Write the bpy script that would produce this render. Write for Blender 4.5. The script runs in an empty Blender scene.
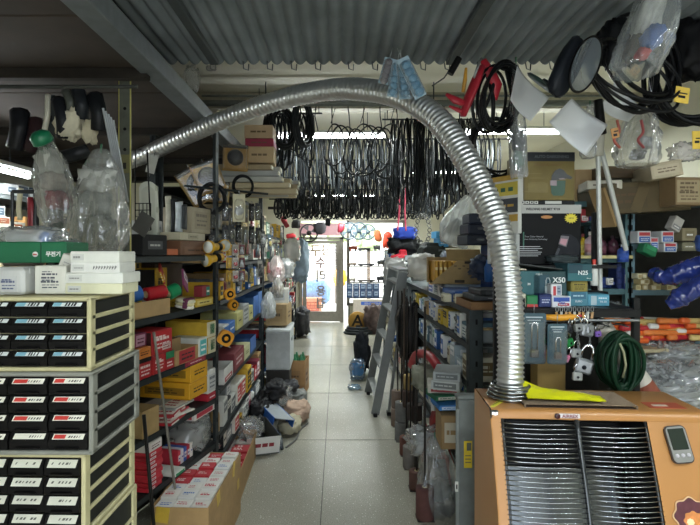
import bpy, math, random
from mathutils import Vector, Matrix, Euler, noise
R = math.radians
PI = math.pi
C = bpy.context.scene.collection
F = 526.0                      # focal length in pixels of the 700x525 frame


def at(px, py, Y):
    return Vector(((px - 338) * Y / F, Y, 1.7 - (py - 252) * Y / F))


# ------------------------------------------------------------------ materials
_M = {}


def lin(h):
    out = []
    for i in (0, 2, 4):
        c = int(h[i:i + 2], 16) / 255
        out.append(c / 12.92 if c <= .04045 else ((c + .055) / 1.055) ** 2.4)
    return tuple(out) + (1,)


def P(h, r=.6, m=0., n=.12, sc=18, bump=0., bsc=120, coat=0., name='paint'):
    """principled surface: base colour with a little noise wear"""
    k = (h, r, m, n, sc, bump, bsc, coat)
    if k in _M:
        return _M[k]
    mt = bpy.data.materials.new(name + '_' + h)
    mt.use_nodes = True
    nt = mt.node_tree
    b = nt.nodes['Principled BSDF']
    b.inputs['Roughness'].default_value = r
    b.inputs['Metallic'].default_value = m
    b.inputs['Coat Weight'].default_value = coat
    c = lin(h)
    if max(c[:3]) < .03 and m == 0:
        b.inputs['Specular IOR Level'].default_value = .2
    tc = nt.nodes.new('ShaderNodeTexCoord')
    if n > 0:
        nz = nt.nodes.new('ShaderNodeTexNoise')
        nz.inputs['Scale'].default_value = sc
        nz.inputs['Detail'].default_value = 5
        rp = nt.nodes.new('ShaderNodeValToRGB')
        rp.color_ramp.elements[0].position = .3
        rp.color_ramp.elements[1].position = .7
        rp.color_ramp.elements[0].color = tuple(x * (1 - n) for x in c[:3]) + (1,)
        rp.color_ramp.elements[1].color = tuple(min(1, x * (1 + n)) for x in c[:3]) + (1,)
        nt.links.new(tc.outputs['Object'], nz.inputs['Vector'])
        nt.links.new(nz.outputs['Fac'], rp.inputs['Fac'])
        nt.links.new(rp.outputs['Color'], b.inputs['Base Color'])
    else:
        b.inputs['Base Color'].default_value = c
    if bump > 0:
        n2 = nt.nodes.new('ShaderNodeTexNoise')
        n2.inputs['Scale'].default_value = bsc
        n2.inputs['Detail'].default_value = 3
        bp = nt.nodes.new('ShaderNodeBump')
        bp.inputs['Strength'].default_value = bump
        bp.inputs['Distance'].default_value = .01
        nt.links.new(tc.outputs['Object'], n2.inputs['Vector'])
        nt.links.new(n2.outputs['Fac'], bp.inputs['Height'])
        nt.links.new(bp.outputs['Normal'], b.inputs['Normal'])
    _M[k] = mt
    return mt


def CLEAR(h='e8ecec', op=.22, r=.12):
    """thin clear plastic film: mostly lets light through, with a glossy skin"""
    k = ('clear', h, op, r)
    if k in _M:
        return _M[k]
    mt = bpy.data.materials.new('clear_film_' + h)
    mt.use_nodes = True
    nt = mt.node_tree
    nt.nodes.remove(nt.nodes['Principled BSDF'])
    out = nt.nodes['Material Output']
    tr = nt.nodes.new('ShaderNodeBsdfTransparent')
    df = nt.nodes.new('ShaderNodeBsdfTranslucent')
    d2 = nt.nodes.new('ShaderNodeBsdfDiffuse')
    gl = nt.nodes.new('ShaderNodeBsdfGlossy')
    df.inputs['Color'].default_value = lin(h)
    d2.inputs['Color'].default_value = lin(h)
    gl.inputs['Roughness'].default_value = r
    m0 = nt.nodes.new('ShaderNodeMixShader')
    m1 = nt.nodes.new('ShaderNodeMixShader')
    m2 = nt.nodes.new('ShaderNodeMixShader')
    lw = nt.nodes.new('ShaderNodeLayerWeight')
    lw.inputs['Blend'].default_value = .35
    ma = nt.nodes.new('ShaderNodeMath')
    ma.operation = 'MULTIPLY_ADD'
    ma.inputs[1].default_value = .6
    ma.inputs[2].default_value = .06
    m0.inputs[0].default_value = .5
    nt.links.new(d2.outputs[0], m0.inputs[1])
    nt.links.new(df.outputs[0], m0.inputs[2])
    m1.inputs[0].default_value = op
    nt.links.new(tr.outputs[0], m1.inputs[1])
    nt.links.new(m0.outputs[0], m1.inputs[2])
    nt.links.new(lw.outputs['Facing'], ma.inputs[0])
    nt.links.new(ma.outputs[0], m2.inputs[0])
    nt.links.new(m1.outputs[0], m2.inputs[1])
    nt.links.new(gl.outputs[0], m2.inputs[2])
    nt.links.new(m2.outputs[0], out.inputs['Surface'])
    _M[k] = mt
    return mt


def EMIT(h, s):
    k = ('emit', h, s)
    if k not in _M:
        mt = bpy.data.materials.new('glow_' + h)
        mt.use_nodes = True
        b = mt.node_tree.nodes['Principled BSDF']
        b.inputs['Base Color'].default_value = lin(h)
        b.inputs['Emission Color'].default_value = lin(h)
        b.inputs['Emission Strength'].default_value = s
        _M[k] = mt
    return _M[k]


CARD = P('a8855a', .8, n=.1, bump=.05)
CARDD = P('7d6242', .85, n=.12)
CREAM = P('c0b98f', .5, n=.08, name='cream_plastic')
GREYP = P('85867d', .5, n=.08, name='grey_plastic')
BLACKP = P('0a0909', .5, n=.15, name='black_plastic')
BLACKP.node_tree.nodes['Principled BSDF'].inputs['Specular IOR Level'].default_value = .22
BLACK = P('0c0c0d', .55, n=.2, name='black')
RUBBER = P('101113', .42, n=.2, sc=6, name='rubber')
STEEL = P('9ca0a2', .35, .85, n=.1, name='steel')
CHROME = P('d8dadb', .14, 1., n=.03, name='chrome')
ALU = P('b9bcbd', .38, .75, n=.08, name='aluminium')
DARKST = P('2e3436', .5, .35, n=.15, name='dark_steel')
BLUST = P('5d7886', .5, .3, n=.12, name='blue_grey_steel')
WHITEB = P('d9dad2', .7, n=.05, name='white_board')
WHITEP = P('e4e5df', .5, n=.04, name='white_plastic')
RED = P('b01f28', .5, n=.1)
YEL = P('dfa21c', .5, n=.08)
INK = P('22242a', .7, n=0)


# ------------------------------------------------------------------ mesh maker
class MB:
    def __init__(s):
        s.v, s.f, s.m, s.sm = [], [], [], []

    def add(s, vs, fs, mi=0, smooth=False, X=None):
        b = len(s.v)
        for p in vs:
            p = Vector(p)
            s.v.append(X @ p if X is not None else p)
        for f in fs:
            s.f.append(tuple(i + b for i in f))
            s.m.append(mi)
            s.sm.append(smooth)
        return s

    def box(s, c, d, mi=0, rot=None, bev=0.):
        hx, hy, hz = d[0] / 2, d[1] / 2, d[2] / 2
        X = Matrix.Translation(Vector(c))
        if rot is not None:
            X = X @ Euler(rot).to_matrix().to_4x4()
        if bev <= 0:
            vs = [(x, y, z) for x in (-hx, hx) for y in (-hy, hy) for z in (-hz, hz)]
            fs = [(0, 1, 3, 2), (4, 6, 7, 5), (0, 4, 5, 1), (2, 3, 7, 6), (0, 2, 6, 4), (1, 5, 7, 3)]
            return s.add(vs, fs, mi, False, X)
        bev = min(bev, hx * .9, hy * .9, hz * .9)
        vs, idx = [], {}
        for sx in (-1, 1):
            for sy in (-1, 1):
                for sz in (-1, 1):
                    for a in range(3):
                        q = [sx * (hx - bev), sy * (hy - bev), sz * (hz - bev)]
                        q[a] = (sx * hx, sy * hy, sz * hz)[a]
                        idx[(sx, sy, sz, a)] = len(vs)
                        vs.append(q)
        fs = []
        for a in range(3):
            for sg in (-1, 1):
                o = [i for i in range(3) if i != a]
                cs = []
                for p, q in ((-1, -1), (1, -1), (1, 1), (-1, 1)):
                    k = [0, 0, 0]
                    k[a], k[o[0]], k[o[1]] = sg, p, q
                    cs.append(idx[(k[0], k[1], k[2], a)])
                n = (1 if a != 1 else -1) * sg
                fs.append(tuple(cs if n > 0 else cs[::-1]))
        for a in range(3):
            b, c2 = [i for i in range(3) if i != a]
            for p in (-1, 1):
                for q in (-1, 1):
                    k0, k1 = [0, 0, 0], [0, 0, 0]
                    k0[a], k1[a] = -1, 1
                    k0[b] = k1[b] = p
                    k0[c2] = k1[c2] = q
                    fs.append((idx[(*k0, b)], idx[(*k1, b)], idx[(*k1, c2)], idx[(*k0, c2)]))
        for sx in (-1, 1):
            for sy in (-1, 1):
                for sz in (-1, 1):
                    fs.append(tuple(idx[(sx, sy, sz, a)] for a in range(3)))
        return s.add(vs, fs, mi, False, X)

    def cyl(s, p, q, r, r2=None, n=14, mi=0, caps=True, smooth=True):
        p, q = Vector(p), Vector(q)
        r2 = r if r2 is None else r2
        d = q - p
        X = Matrix.Translation(p) @ d.to_track_quat('Z', 'Y').to_matrix().to_4x4()
        L = d.length
        vs = []
        for k in range(n):
            a = 2 * PI * k / n
            vs += [(r * math.cos(a), r * math.sin(a), 0), (r2 * math.cos(a), r2 * math.sin(a), L)]
        fs = [(2 * k, 2 * ((k + 1) % n), 2 * ((k + 1) % n) + 1, 2 * k + 1) for k in range(n)]
        s.add(vs, fs, mi, smooth, X)
        if caps:
            s.add(vs, [tuple(range(2 * n - 2, -1, -2)), tuple(range(1, 2 * n, 2))], mi, False, X)
        return s

    def lathe(s, prof, n=20, mi=0, X=None, smooth=True, cap=True):
        vs, fs = [], []
        for k in range(n):
            a = 2 * PI * k / n
            for r, z in prof:
                vs.append((r * math.cos(a), r * math.sin(a), z))
        L = len(prof)
        for k in range(n):
            k2 = (k + 1) % n
            for j in range(L - 1):
                fs.append((k * L + j, k2 * L + j, k2 * L + j + 1, k * L + j + 1))
        if cap:
            fs.append(tuple(k * L for k in range(n - 1, -1, -1)))
            fs.append(tuple(k * L + L - 1 for k in range(n)))
        return s.add(vs, fs, mi, smooth, X)

    def tube(s, pts, r, n=8, mi=0, closed=False, smooth=True, flat=1., up=None, caps=True):
        """swept tube; r a number or a list; flat squashes the section along the binormal"""
        pts = [Vector(p) for p in pts]
        N = len(pts)
        rs = r if isinstance(r, (list, tuple)) else [r] * N
        up = Vector(up) if up is not None else Vector((.31, .17, .93))
        vs, fs = [], []
        prev = None
        for i, p in enumerate(pts):
            a = pts[(i - 1) % N] if (closed or i > 0) else p
            b = pts[(i + 1) % N] if (closed or i < N - 1) else p
            t = (b - a)
            t = t.normalized() if t.length > 1e-9 else Vector((0, 0, 1))
            if prev is None:
                u = up - t * up.dot(t)
                if u.length < 1e-4:
                    u = Vector((1, 0, 0)) - t * t.x
            else:
                u = prev - t * prev.dot(t)
                if u.length < 1e-5:
                    u = up - t * up.dot(t)
            u.normalize()
            w = t.cross(u)
            prev = u
            for k in range(n):
                c = 2 * PI * k / n
                vs.append(p + u * (math.cos(c) * rs[i]) + w * (math.sin(c) * rs[i] * flat))
        M_ = N if closed else N - 1
        for i in range(M_):
            i2 = (i + 1) % N
            for k in range(n):
                k2 = (k + 1) % n
                fs.append((i * n + k, i * n + k2, i2 * n + k2, i2 * n + k))
        if not closed and caps:
            fs.append(tuple(range(n - 1, -1, -1)))
            fs.append(tuple((N - 1) * n + k for k in range(n)))
        return s.add(vs, fs, mi, smooth)

    def prism(s, poly, h, mi=0, X=None):
        n = len(poly)
        vs = [(x, y, 0) for x, y in poly] + [(x, y, h) for x, y in poly]
        fs = [tuple(range(n - 1, -1, -1)), tuple(range(n, 2 * n))]
        fs += [(k, (k + 1) % n, (k + 1) % n + n, k + n) for k in range(n)]
        return s.add(vs, fs, mi, False, X)

    def grid(s, fn, nu, nv, mi=0, smooth=True, wrapu=False):
        vs = [fn(i / nu, j / nv) for i in range(nu + (0 if wrapu else 1)) for j in range(nv + 1)]
        fs = []
        W = nv + 1
        for i in range(nu):
            i2 = (i + 1) % nu if wrapu else i + 1
            for j in range(nv):
                fs.append((i * W + j, i2 * W + j, i2 * W + j + 1, i * W + j + 1))
        return s.add(vs, fs, mi, smooth)

    def build(s, name, mats, parent=None, loc=None, rot=None):
        me = bpy.data.meshes.new(name)
        me.from_pydata([tuple(v) for v in s.v], [], s.f)
        for m in (mats if isinstance(mats, (list, tuple)) else [mats]):
            me.materials.append(m)
        me.polygons.foreach_set('material_index', s.m)
        me.polygons.foreach_set('use_smooth', s.sm)
        me.update()
        o = bpy.data.objects.new(name, me)
        C.objects.link(o)
        if parent is not None:
            o.parent = parent
        if loc is not None:
            o.location = loc
        if rot is not None:
            o.rotation_euler = rot
        return o


def tag(o, label, cat, group=None):
    o['label'] = label
    o['category'] = cat
    if group:
        o['group'] = group
    return o


def thing(name, label, cat, loc=(0, 0, 0), rot=(0, 0, 0), group=None):
    o = bpy.data.objects.new(name, None)
    o.empty_display_size = .05
    C.objects.link(o)
    o.location = loc
    o.rotation_euler = (0, 0, rot) if isinstance(rot, (int, float)) else tuple(rot)
    return tag(o, label, cat, group)


def struct(o):
    o['kind'] = 'structure'
    return o


def dup(o, loc=None, rot=None, label=None, group=None, scale=None):
    r = o.copy()
    C.objects.link(r)
    if loc is not None:
        r.location = loc
    if rot is not None:
        r.rotation_euler = rot
    if scale is not None:
        r.scale = scale
    if label:
        r['label'] = label
    if group:
        r['group'] = group
    for ch in list(o.children):
        c = ch.copy()
        C.objects.link(c)
        c.parent = r
        for g in list(ch.children):
            d = g.copy()
            C.objects.link(d)
            d.parent = c
    return r


def text(s, size, m, parent, loc, face='y', name='lettering', bold=0.):
    cu = bpy.data.curves.new(name, 'FONT')
    cu.body = s
    cu.size = size
    cu.align_x = 'CENTER'
    cu.align_y = 'CENTER'
    cu.extrude = .0004
    cu.offset = bold
    cu.materials.append(m)
    o = bpy.data.objects.new(name, cu)
    C.objects.link(o)
    o.parent = parent
    o.location = loc
    o.rotation_euler = {'y': (PI / 2, 0, 0), 'X': (PI / 2, 0, PI / 2), 'x': (PI / 2, 0, -PI / 2), 'T': (0, 0, 0), 'Y': (PI / 2, 0, PI)}[face]
    return o


# a printed panel on a face of a box centred on x, y and standing on z = 0
def panel(parent, w, d, h, face, col, box=(0.1, .15, .9, .85), lines=3, lcol='f0f0ea', seed=0, name='printed_label'):
    rnd = random.Random(seed)
    L = {'X': d, 'x': d, 'y': w, 'Y': w, 'T': w}[face]
    H = d if face == 'T' else h
    u0, v0, u1, v1 = box
    e = .0012
    X = {'y': Matrix.Translation((-w / 2, -d / 2, 0)) @ Matrix.Rotation(PI / 2, 4, 'X'),
         'X': Matrix.Translation((w / 2, -d / 2, 0)) @ Matrix.Rotation(PI / 2, 4, 'Z') @ Matrix.Rotation(PI / 2, 4, 'X'),
         'x': Matrix.Translation((-w / 2, d / 2, 0)) @ Matrix.Rotation(-PI / 2, 4, 'Z') @ Matrix.Rotation(PI / 2, 4, 'X'),
         'Y': Matrix.Translation((w / 2, d / 2, 0)) @ Matrix.Rotation(PI, 4, 'Z') @ Matrix.Rotation(PI / 2, 4, 'X'),
         'T': Matrix.Translation((-w / 2, -d / 2, h))}[face]
    mb = MB()

    def q(a, b, c, dd, mi, z):
        mb.add([(a * L, b * H, -z * .3), (c * L, b * H, -z * .3), (c * L, dd * H, -z * .3), (a * L, dd * H, -z * .3),
                (a * L, b * H, z), (c * L, b * H, z), (c * L, dd * H, z), (a * L, dd * H, z)],
               [(4, 5, 6, 7), (0, 1, 5, 4), (1, 2, 6, 5), (2, 3, 7, 6), (3, 0, 4, 7)], mi, False, X)
    q(u0, v0, u1, v1, 0, e)
    if lines:
        dv = (v1 - v0) / (lines + 1)
        for k in range(lines):
            a = u0 + (u1 - u0) * rnd.uniform(.07, .16)
            b = u0 + (u1 - u0) * rnd.uniform(.5, .92)
            vm = v0 + dv * (k + 1) * rnd.uniform(.93, 1.05)
            hh = dv * rnd.choice((.16, .22, .34))
            # break the bar into word-like pieces
            x = a
            while x < b:
                x2 = min(b, x + (u1 - u0) * rnd.uniform(.08, .25))
                q(x, vm - hh, x2, vm + hh, 1, e * 1.6)
                x = x2 + (u1 - u0) * .04
    return mb.build(name, [P(col, .5, n=.04), P(lcol, .6, n=0)], parent)


def carton(label, w, d, h, col, loc, rz=0, name='cardboard_box', cat='box', marks=(), group=None, seam=True, bev=.003, tilt=None, rough=.6, seed=0):
    """a closed box: body, a lid seam / flap, printed labels"""
    m = P(col, rough, n=.08, bump=.03)
    mb = MB().box((0, 0, h / 2), (w, d, h), 0, None, bev)
    rot = (0, 0, rz) if tilt is None else (tilt[0], tilt[1], rz)
    o = mb.build(name, m, None, loc, rot)
    tag(o, label, cat, group)
    if seam:
        mt = MB()
        mt.box((0, 0, h + .0006), (w * .98, d * .97, .002), 0, None, .0008)
        mt.box((w / 2, 0, h - min(.02, h * .12)), (.002, d * .5, min(.03, h * .2)), 0, None, .0005)
        mt.build('lid_flap', P(col, rough, n=.16, sc=9), o)
    for i, mk in enumerate(marks):
        face, c = mk[0], mk[1]
        bx = mk[2] if len(mk) > 2 else (.1, .15, .9, .85)
        ln = mk[3] if len(mk) > 3 else 3
        lc = mk[4] if len(mk) > 4 else 'f0f0ea'
        panel(o, w, d, h, face, c, bx, ln, lc, seed + i)
    return o


def tray(label, w, d, h, col, loc, rz=0, name='open_carton', cat='box', flaps=0., marks=(), group=None, t=.005, tilt=None, inner=None, seed=0):
    """an open-topped carton with walls and optional folded-out flaps"""
    m = P(col, .8, n=.1, bump=.04)
    mb = MB()
    mb.box((0, 0, t / 2), (w, d, t))
    mb.box((w / 2 - t / 2, 0, h / 2), (t, d, h), 0, None, .001)
    mb.box((-w / 2 + t / 2, 0, h / 2), (t, d, h), 0, None, .001)
    mb.box((0, d / 2 - t / 2, h / 2), (w - 2 * t, t, h), 0, None, .001)
    mb.box((0, -d / 2 + t / 2, h / 2), (w - 2 * t, t, h), 0, None, .001)
    rot = (0, 0, rz) if tilt is None else (tilt[0], tilt[1], rz)
    o = mb.build(name, m, None, loc, rot)
    tag(o, label, cat, group)
    if flaps > 0:
        for sx in (-1, 1):
            f = MB()
            a = R(50)
            f.box((sx * (w / 2 + math.cos(a) * flaps / 2), 0, h - math.sin(a) * flaps / 2 * .9), (flaps, d * .96, .004), 0, (0, sx * a, 0))
            f.build('flap', m, o)
    for i, mk in enumerate(marks):
        face, c = mk[0], mk[1]
        bx = mk[2] if len(mk) > 2 else (.1, .15, .9, .85)
        panel(o, w, d, h, face, c, bx, mk[3] if len(mk) > 3 else 3, mk[4] if len(mk) > 4 else 'f0f0ea', seed + i)
    return o


def blob(mb, c, d, seed=0, amp=.18, nu=26, nv=16, mi=0, pinch=0., freq=3., power=1.):
    """crumpled bag body: a rounded box of size d with creases; pinch narrows the top"""
    c = Vector(c)

    def fn(u, v):
        a, b = 2 * PI * u, PI * (v - .5)
        x, y, z = math.cos(a) * math.cos(b), math.sin(a) * math.cos(b), math.sin(b)
        e = .62
        sg = lambda q: math.copysign(abs(q) ** e, q)
        p = Vector((sg(x), sg(y), sg(z)))
        k = noise.fractal(Vector((x, y, z)) * freq + Vector((seed * 7.3, seed * 3.1, 0)), .7, 2.2, 4) * amp
        cr = abs(noise.noise(Vector((x, y, z)) * freq * 1.7 + Vector((seed, 9, seed * 2)))) * amp * .9
        p *= (1 + k - cr)
        t = (p.z + 1) / 2
        s = 1 - pinch * max(0, t) ** 1.5
        return c + Vector((p.x * d[0] / 2 * s, p.y * d[1] / 2 * s, p.z * d[2] / 2))
    mb.grid(fn, nu, nv, mi, True, True)
    return mb


def bag(label, c, d, seed=1, film=None, name='plastic_bag', cat='bag', pinch=0., amp=.2, contents=None, rot=None, group=None, freq=3., res=(30, 20)):
    film = film or CLEAR()
    o = blob(MB(), (0, 0, 0), d, seed, amp, res[0], res[1], 0, pinch, freq).build(name, film, None, c, rot)
    tag(o, label, cat, group)
    for i, (cm, cc, cd) in enumerate(contents or ()):
        blob(MB(), cc, cd, seed + 11 + i, .25, 16, 10, 0, 0, 4.).build('bag_contents', cm, o)
    return o


def spline(pts, n=12):
    """Catmull-Rom through the points"""
    pts = [Vector(p) for p in pts]
    out = []
    for i in range(len(pts) - 1):
        p0 = pts[i - 1] if i else pts[0] * 2 - pts[1]
        p1, p2 = pts[i], pts[i + 1]
        p3 = pts[i + 2] if i + 2 < len(pts) else p2 * 2 - p1
        for k in range(n):
            t = k / n
            out.append(.5 * ((2 * p1) + (p2 - p0) * t + (2 * p0 - 5 * p1 + 4 * p2 - p3) * t * t + (3 * p1 - p0 - 3 * p2 + p3) * t ** 3))
    out.append(pts[-1])
    return out


ORD = ['nearest', 'second', 'third', 'fourth', 'fifth', 'sixth', 'seventh', 'eighth', 'ninth', 'tenth', 'eleventh', 'twelfth', 'thirteenth',
       'fourteenth', 'fifteenth', 'sixteenth', 'seventeenth', 'eighteenth', 'nineteenth', 'twentieth', 'twenty-first', 'twenty-second', 'twenty-third', 'twenty-fourth']
# ================================================================== room shell
def floor_mat():
    mt = bpy.data.materials.new('terrazzo')
    mt.use_nodes = True
    nt = mt.node_tree
    b = nt.nodes['Principled BSDF']
    tc = nt.nodes.new('ShaderNodeTexCoord')
    v = nt.nodes.new('ShaderNodeTexVoronoi')
    v.inputs['Scale'].default_value = 55
    r1 = nt.nodes.new('ShaderNodeValToRGB')
    e = r1.color_ramp.elements
    e[0].position, e[0].color = .10, lin('e8e6da')
    e[1].position, e[1].color = .22, (0, 0, 0, 1)
    wn = nt.nodes.new('ShaderNodeSeparateColor')
    gt = nt.nodes.new('ShaderNodeMath')
    gt.operation = 'GREATER_THAN'
    gt.inputs[1].default_value = .55
    n1 = nt.nodes.new('ShaderNodeTexNoise')
    n1.inputs['Scale'].default_value = 130
    n1.inputs['Detail'].default_value = 4
    r2 = nt.nodes.new('ShaderNodeValToRGB')
    e = r2.color_ramp.elements
    e[0].position, e[0].color = .35, lin('9f9c8d')
    e[1].position, e[1].color = .68, lin('c3c0b2')
    n2 = nt.nodes.new('ShaderNodeTexNoise')
    n2.inputs['Scale'].default_value = 1.6
    n2.inputs['Detail'].default_value = 6
    mx = nt.nodes.new('ShaderNodeMix')
    mx.data_type = 'RGBA'
    mx.blend_type = 'MULTIPLY'
    mx.inputs[0].default_value = .35
    mul = nt.nodes.new('ShaderNodeMath')
    mul.operation = 'MULTIPLY'
    add = nt.nodes.new('ShaderNodeMix')
    add.data_type = 'RGBA'
    add.blend_type = 'ADD'
    L = nt.links.new
    L(tc.outputs['Object'], v.inputs['Vector'])
    L(tc.outputs['Object'], n1.inputs['Vector'])
    L(tc.outputs['Object'], n2.inputs['Vector'])
    L(v.outputs['Distance'], r1.inputs[0])
    L(v.outputs['Color'], wn.inputs[0])
    L(wn.outputs[0], gt.inputs[0])
    L(n1.outputs['Fac'], r2.inputs[0])
    L(r2.outputs[0], mx.inputs[6])
    L(n2.outputs['Fac'], mx.inputs[7])
    L(gt.outputs[0], mul.inputs[0])
    mul.inputs[1].default_value = .6
    L(mul.outputs[0], add.inputs[0])
    L(mx.outputs[2], add.inputs[6])
    L(r1.outputs[0], add.inputs[7])
    L(add.outputs[2], b.inputs['Base Color'])
    b.inputs['Roughness'].default_value = .27
    return mt


struct(MB().box((0, 5.4, -.05), (7.4, 14.8, .1)).build('floor', floor_mat()))
jm = MB()
for x in (-.11,):
    jm.box((x, 5.4, .0006), (.006, 14.6, .0012))
for y in (3.18, 4.76, 6.34, 7.92, 9.5):
    jm.box((0, y, .0006), (6.6, .006, .0012))
struct(jm.build('floor_joint_trim', P('4c4a42', .7)))
WALL = P('c9c6b2', .8, n=.06, sc=2)
struct(MB().box((-3.35, 5.6, 1.65), (.1, 14.4, 3.3)).build('wall_left', WALL))
struct(MB().box((3.35, 5.6, 1.65), (.1, 14.4, 3.3)).build('wall_right', WALL))
struct(MB().box((0, 5.85, 3.36), (6.8, 14.7, .12)).build('ceiling', P('e6e2d0', .85, n=.06, sc=1.5)))
# far wall with the doorway and the shop window
DY = 12.8
wf = MB()
wf.box((-2.1, DY + .06, 1.65), (2.42, .12, 3.3))
wf.box((2.45, DY + .06, 1.65), (1.7, .12, 3.3))
wf.box((.355, DY + .06, 2.88), (2.486, .12, .84))
wf.box((.92, DY + .06, .2), (1.35, .12, .4))
struct(wf.build('wall_far', WALL))
# front wall behind the camera with the shop entrance
fw = MB()
fw.box((-2.2, -1.45, 1.65), (2.4, .1, 3.3))
fw.box((2.3, -1.45, 1.65), (2.2, .1, 3.3))
fw.box((.1, -1.45, 2.75), (2.2, .1, 1.1))
struct(fw.build('wall_front', WALL))
# corrugated roofing sheet over the near half
SX0, SX1, SY0, SY1, SZ = -.98, 3.28, -1.4, 3.0, 2.78
pitch = .0665
nx = int((SX1 - SX0) / pitch) * 10
sh = MB()
for off in (0, .006):
    sh.grid(lambda u, v: (SX0 + u * (SX1 - SX0), SY0 + v * (SY1 - SY0), SZ + off + .014 - .026 * abs(math.sin(PI * u * (SX1 - SX0) / pitch)) ** .8), nx, 2, 0, True)
W = nx + 1
edge = []
ev = []
for i in range(nx + 1):
    x = SX0 + i / nx * (SX1 - SX0)
    z = SZ + .014 - .026 * abs(math.sin(PI * (x - SX0) / pitch)) ** .8
    ev += [(x, SY1, z), (x, SY1, z + .03)]
sh.add(ev, [(2 * i, 2 * i + 2, 2 * i + 3, 2 * i + 1) for i in range(nx)])
struct(sh.build('ceiling_sheet', P('7b8388', .9, .0, n=.25, sc=3, name='corrugated_steel')))
# battens under the sheet
for i, (x, wd) in enumerate(((-1.12 + .44, .045), (.62, .05))):
    struct(MB().box((x, .8, SZ - .035), (wd, 4.2, .03), 0, None, .003).build('ceiling_batten_trim', P('4a5052', .6, .3, n=.15)))
# loft over the left bays
LB = P('372e26', .8, n=.25, sc=5, name='loft_board')
lf = MB()
for k in range(6):
    y0 = 1.0 + k * .94
    lf.box((-2.1, y0 + .466, 2.6), (2.44, .93, .06), 0, None, .004)
struct(lf.build('loft_ceiling', LB))
le = MB()
le.box((-.86, 3.82, 2.585), (.055, 5.7, .09), 0, None, .004)
le.box((-.893, 3.82, 2.545), (.07, 5.7, .008))
struct(le.build('loft_edge_trim', P('70767a', .5, .4, n=.12)))
lj = MB()
for y in (2.5, 3.7, 4.9, 6.1):
    lj.box((-2.1, y, 2.545), (2.4, .05, .05), 0, None, .003)
struct(lj.build('loft_joist_trim', P('2a2622', .7, n=.15)))
# ceiling downstand, pipe with threaded rods
struct(MB().box((0, 5.35, 3.22), (6.6, .16, .16)).build('ceiling_beam', P('b9b5a4', .85)))
pp = MB()
pp.cyl((-1.3, 4.95, 3.1), (2.6, 4.95, 3.1), .03, n=12)
pp.cyl((-1.3, 5.02, 3.19), (2.6, 5.02, 3.19), .012, n=8)
struct(pp.build('ceiling_pipe_trim', P('7b807d', .5, .4)))
rd = MB()
for x in (-.68, .15, .9, 1.7):
    rd.cyl((x, 4.95, 3.1), (x, 4.95, 3.3), .006, n=6)
struct(rd.build('ceiling_rod_trim', DARKST))

# ---------------------------------------------------------------- door, shop window
AF = P('8b857a', .45, .4, n=.1, name='door_frame')
df = MB()
X0, X1 = -.88, .06
df.box((X0 - .02, DY - .02, 1.03), (.07, .12, 2.06), 0, None, .005)
df.box((X1 + .03, DY - .02, 1.03), (.09, .12, 2.06), 0, None, .005)
df.box((-.41, DY - .02, 2.03), (1.08, .12, .07), 0, None, .005)
d1 = struct(df.build('door_frame_trim', AF))
dl = MB()
dl.box((X0 + .07, DY - .02, 1.0), (.09, .05, 1.96), 0, None, .004)
dl.box((X1 - .06, DY - .02, 1.0), (.09, .05, 1.96), 0, None, .004)
dl.box((-.41, DY - .02, 1.94), (.76, .05, .08), 0, None, .004)
dl.box((-.41, DY - .02, .14), (.76, .05, .24), 0, None, .004)
door = struct(dl.build('door_1', AF))
GL = CLEAR('f4f7f7', .05, .03)
MB().box((-.41, DY - .02, 1.08), (.76, .008, 1.66)).build('glass_pane', GL, door)
MB().cyl((X1 - .06, DY - .09, .95), (X1 - .06, DY - .09, 1.25), .014, n=10).build('door_handle', STEEL, door)
# vinyl lettering on the door glass, seen from behind
for (s, x, z, sz, c) in (('공구', -.41, 1.72, .3, 'a8895c'), ('수', -.42, 1.42, .3, '8b5a4a'), ('리', -.42, 1.1, .3, '7d6a54'), ('용', -.42, .74, .26, '8a8078'), ('접', -.42, .44, .26, '8a8078')):
    text(s, sz, P(c, .6, n=0), door, (x, DY - .012, z), 'Y', 'vinyl_lettering', .008)
tr = MB()
tr.box((-.41, DY - .01, 2.25), (1.06, .02, .3))
struct(tr.build('window_2', P('c99aa0', .5, n=.05)))
wm = MB()
for x in (.24, 1.6):
    wm.box((x, DY - .01, 1.43), (.06, .1, 2.06), 0, None, .004)
for z in (.43, 2.44):
    wm.box((.92, DY - .01, z), (1.42, .1, .07), 0, None, .004)
win = struct(wm.build('window_1', AF))
MB().box((.92, DY + .01, 1.43), (1.3, .008, 1.95)).build('glass_pane', GL, win)

# ---------------------------------------------------------------- street outside
struct(MB().box((0, 19, -.08), (30, 12.2, .1)).build('pavement', P('b8b4aa', .9)))
struct(MB().box((0, 24, 3.0), (30, .3, 6.0)).build('facade_exterior', P('d8d6cc', .9)))
struct(MB().box((0, -6.2, -.12), (30, 9.0, .1)).build('street_forecourt', P('8d8b84', .9)))

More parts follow.
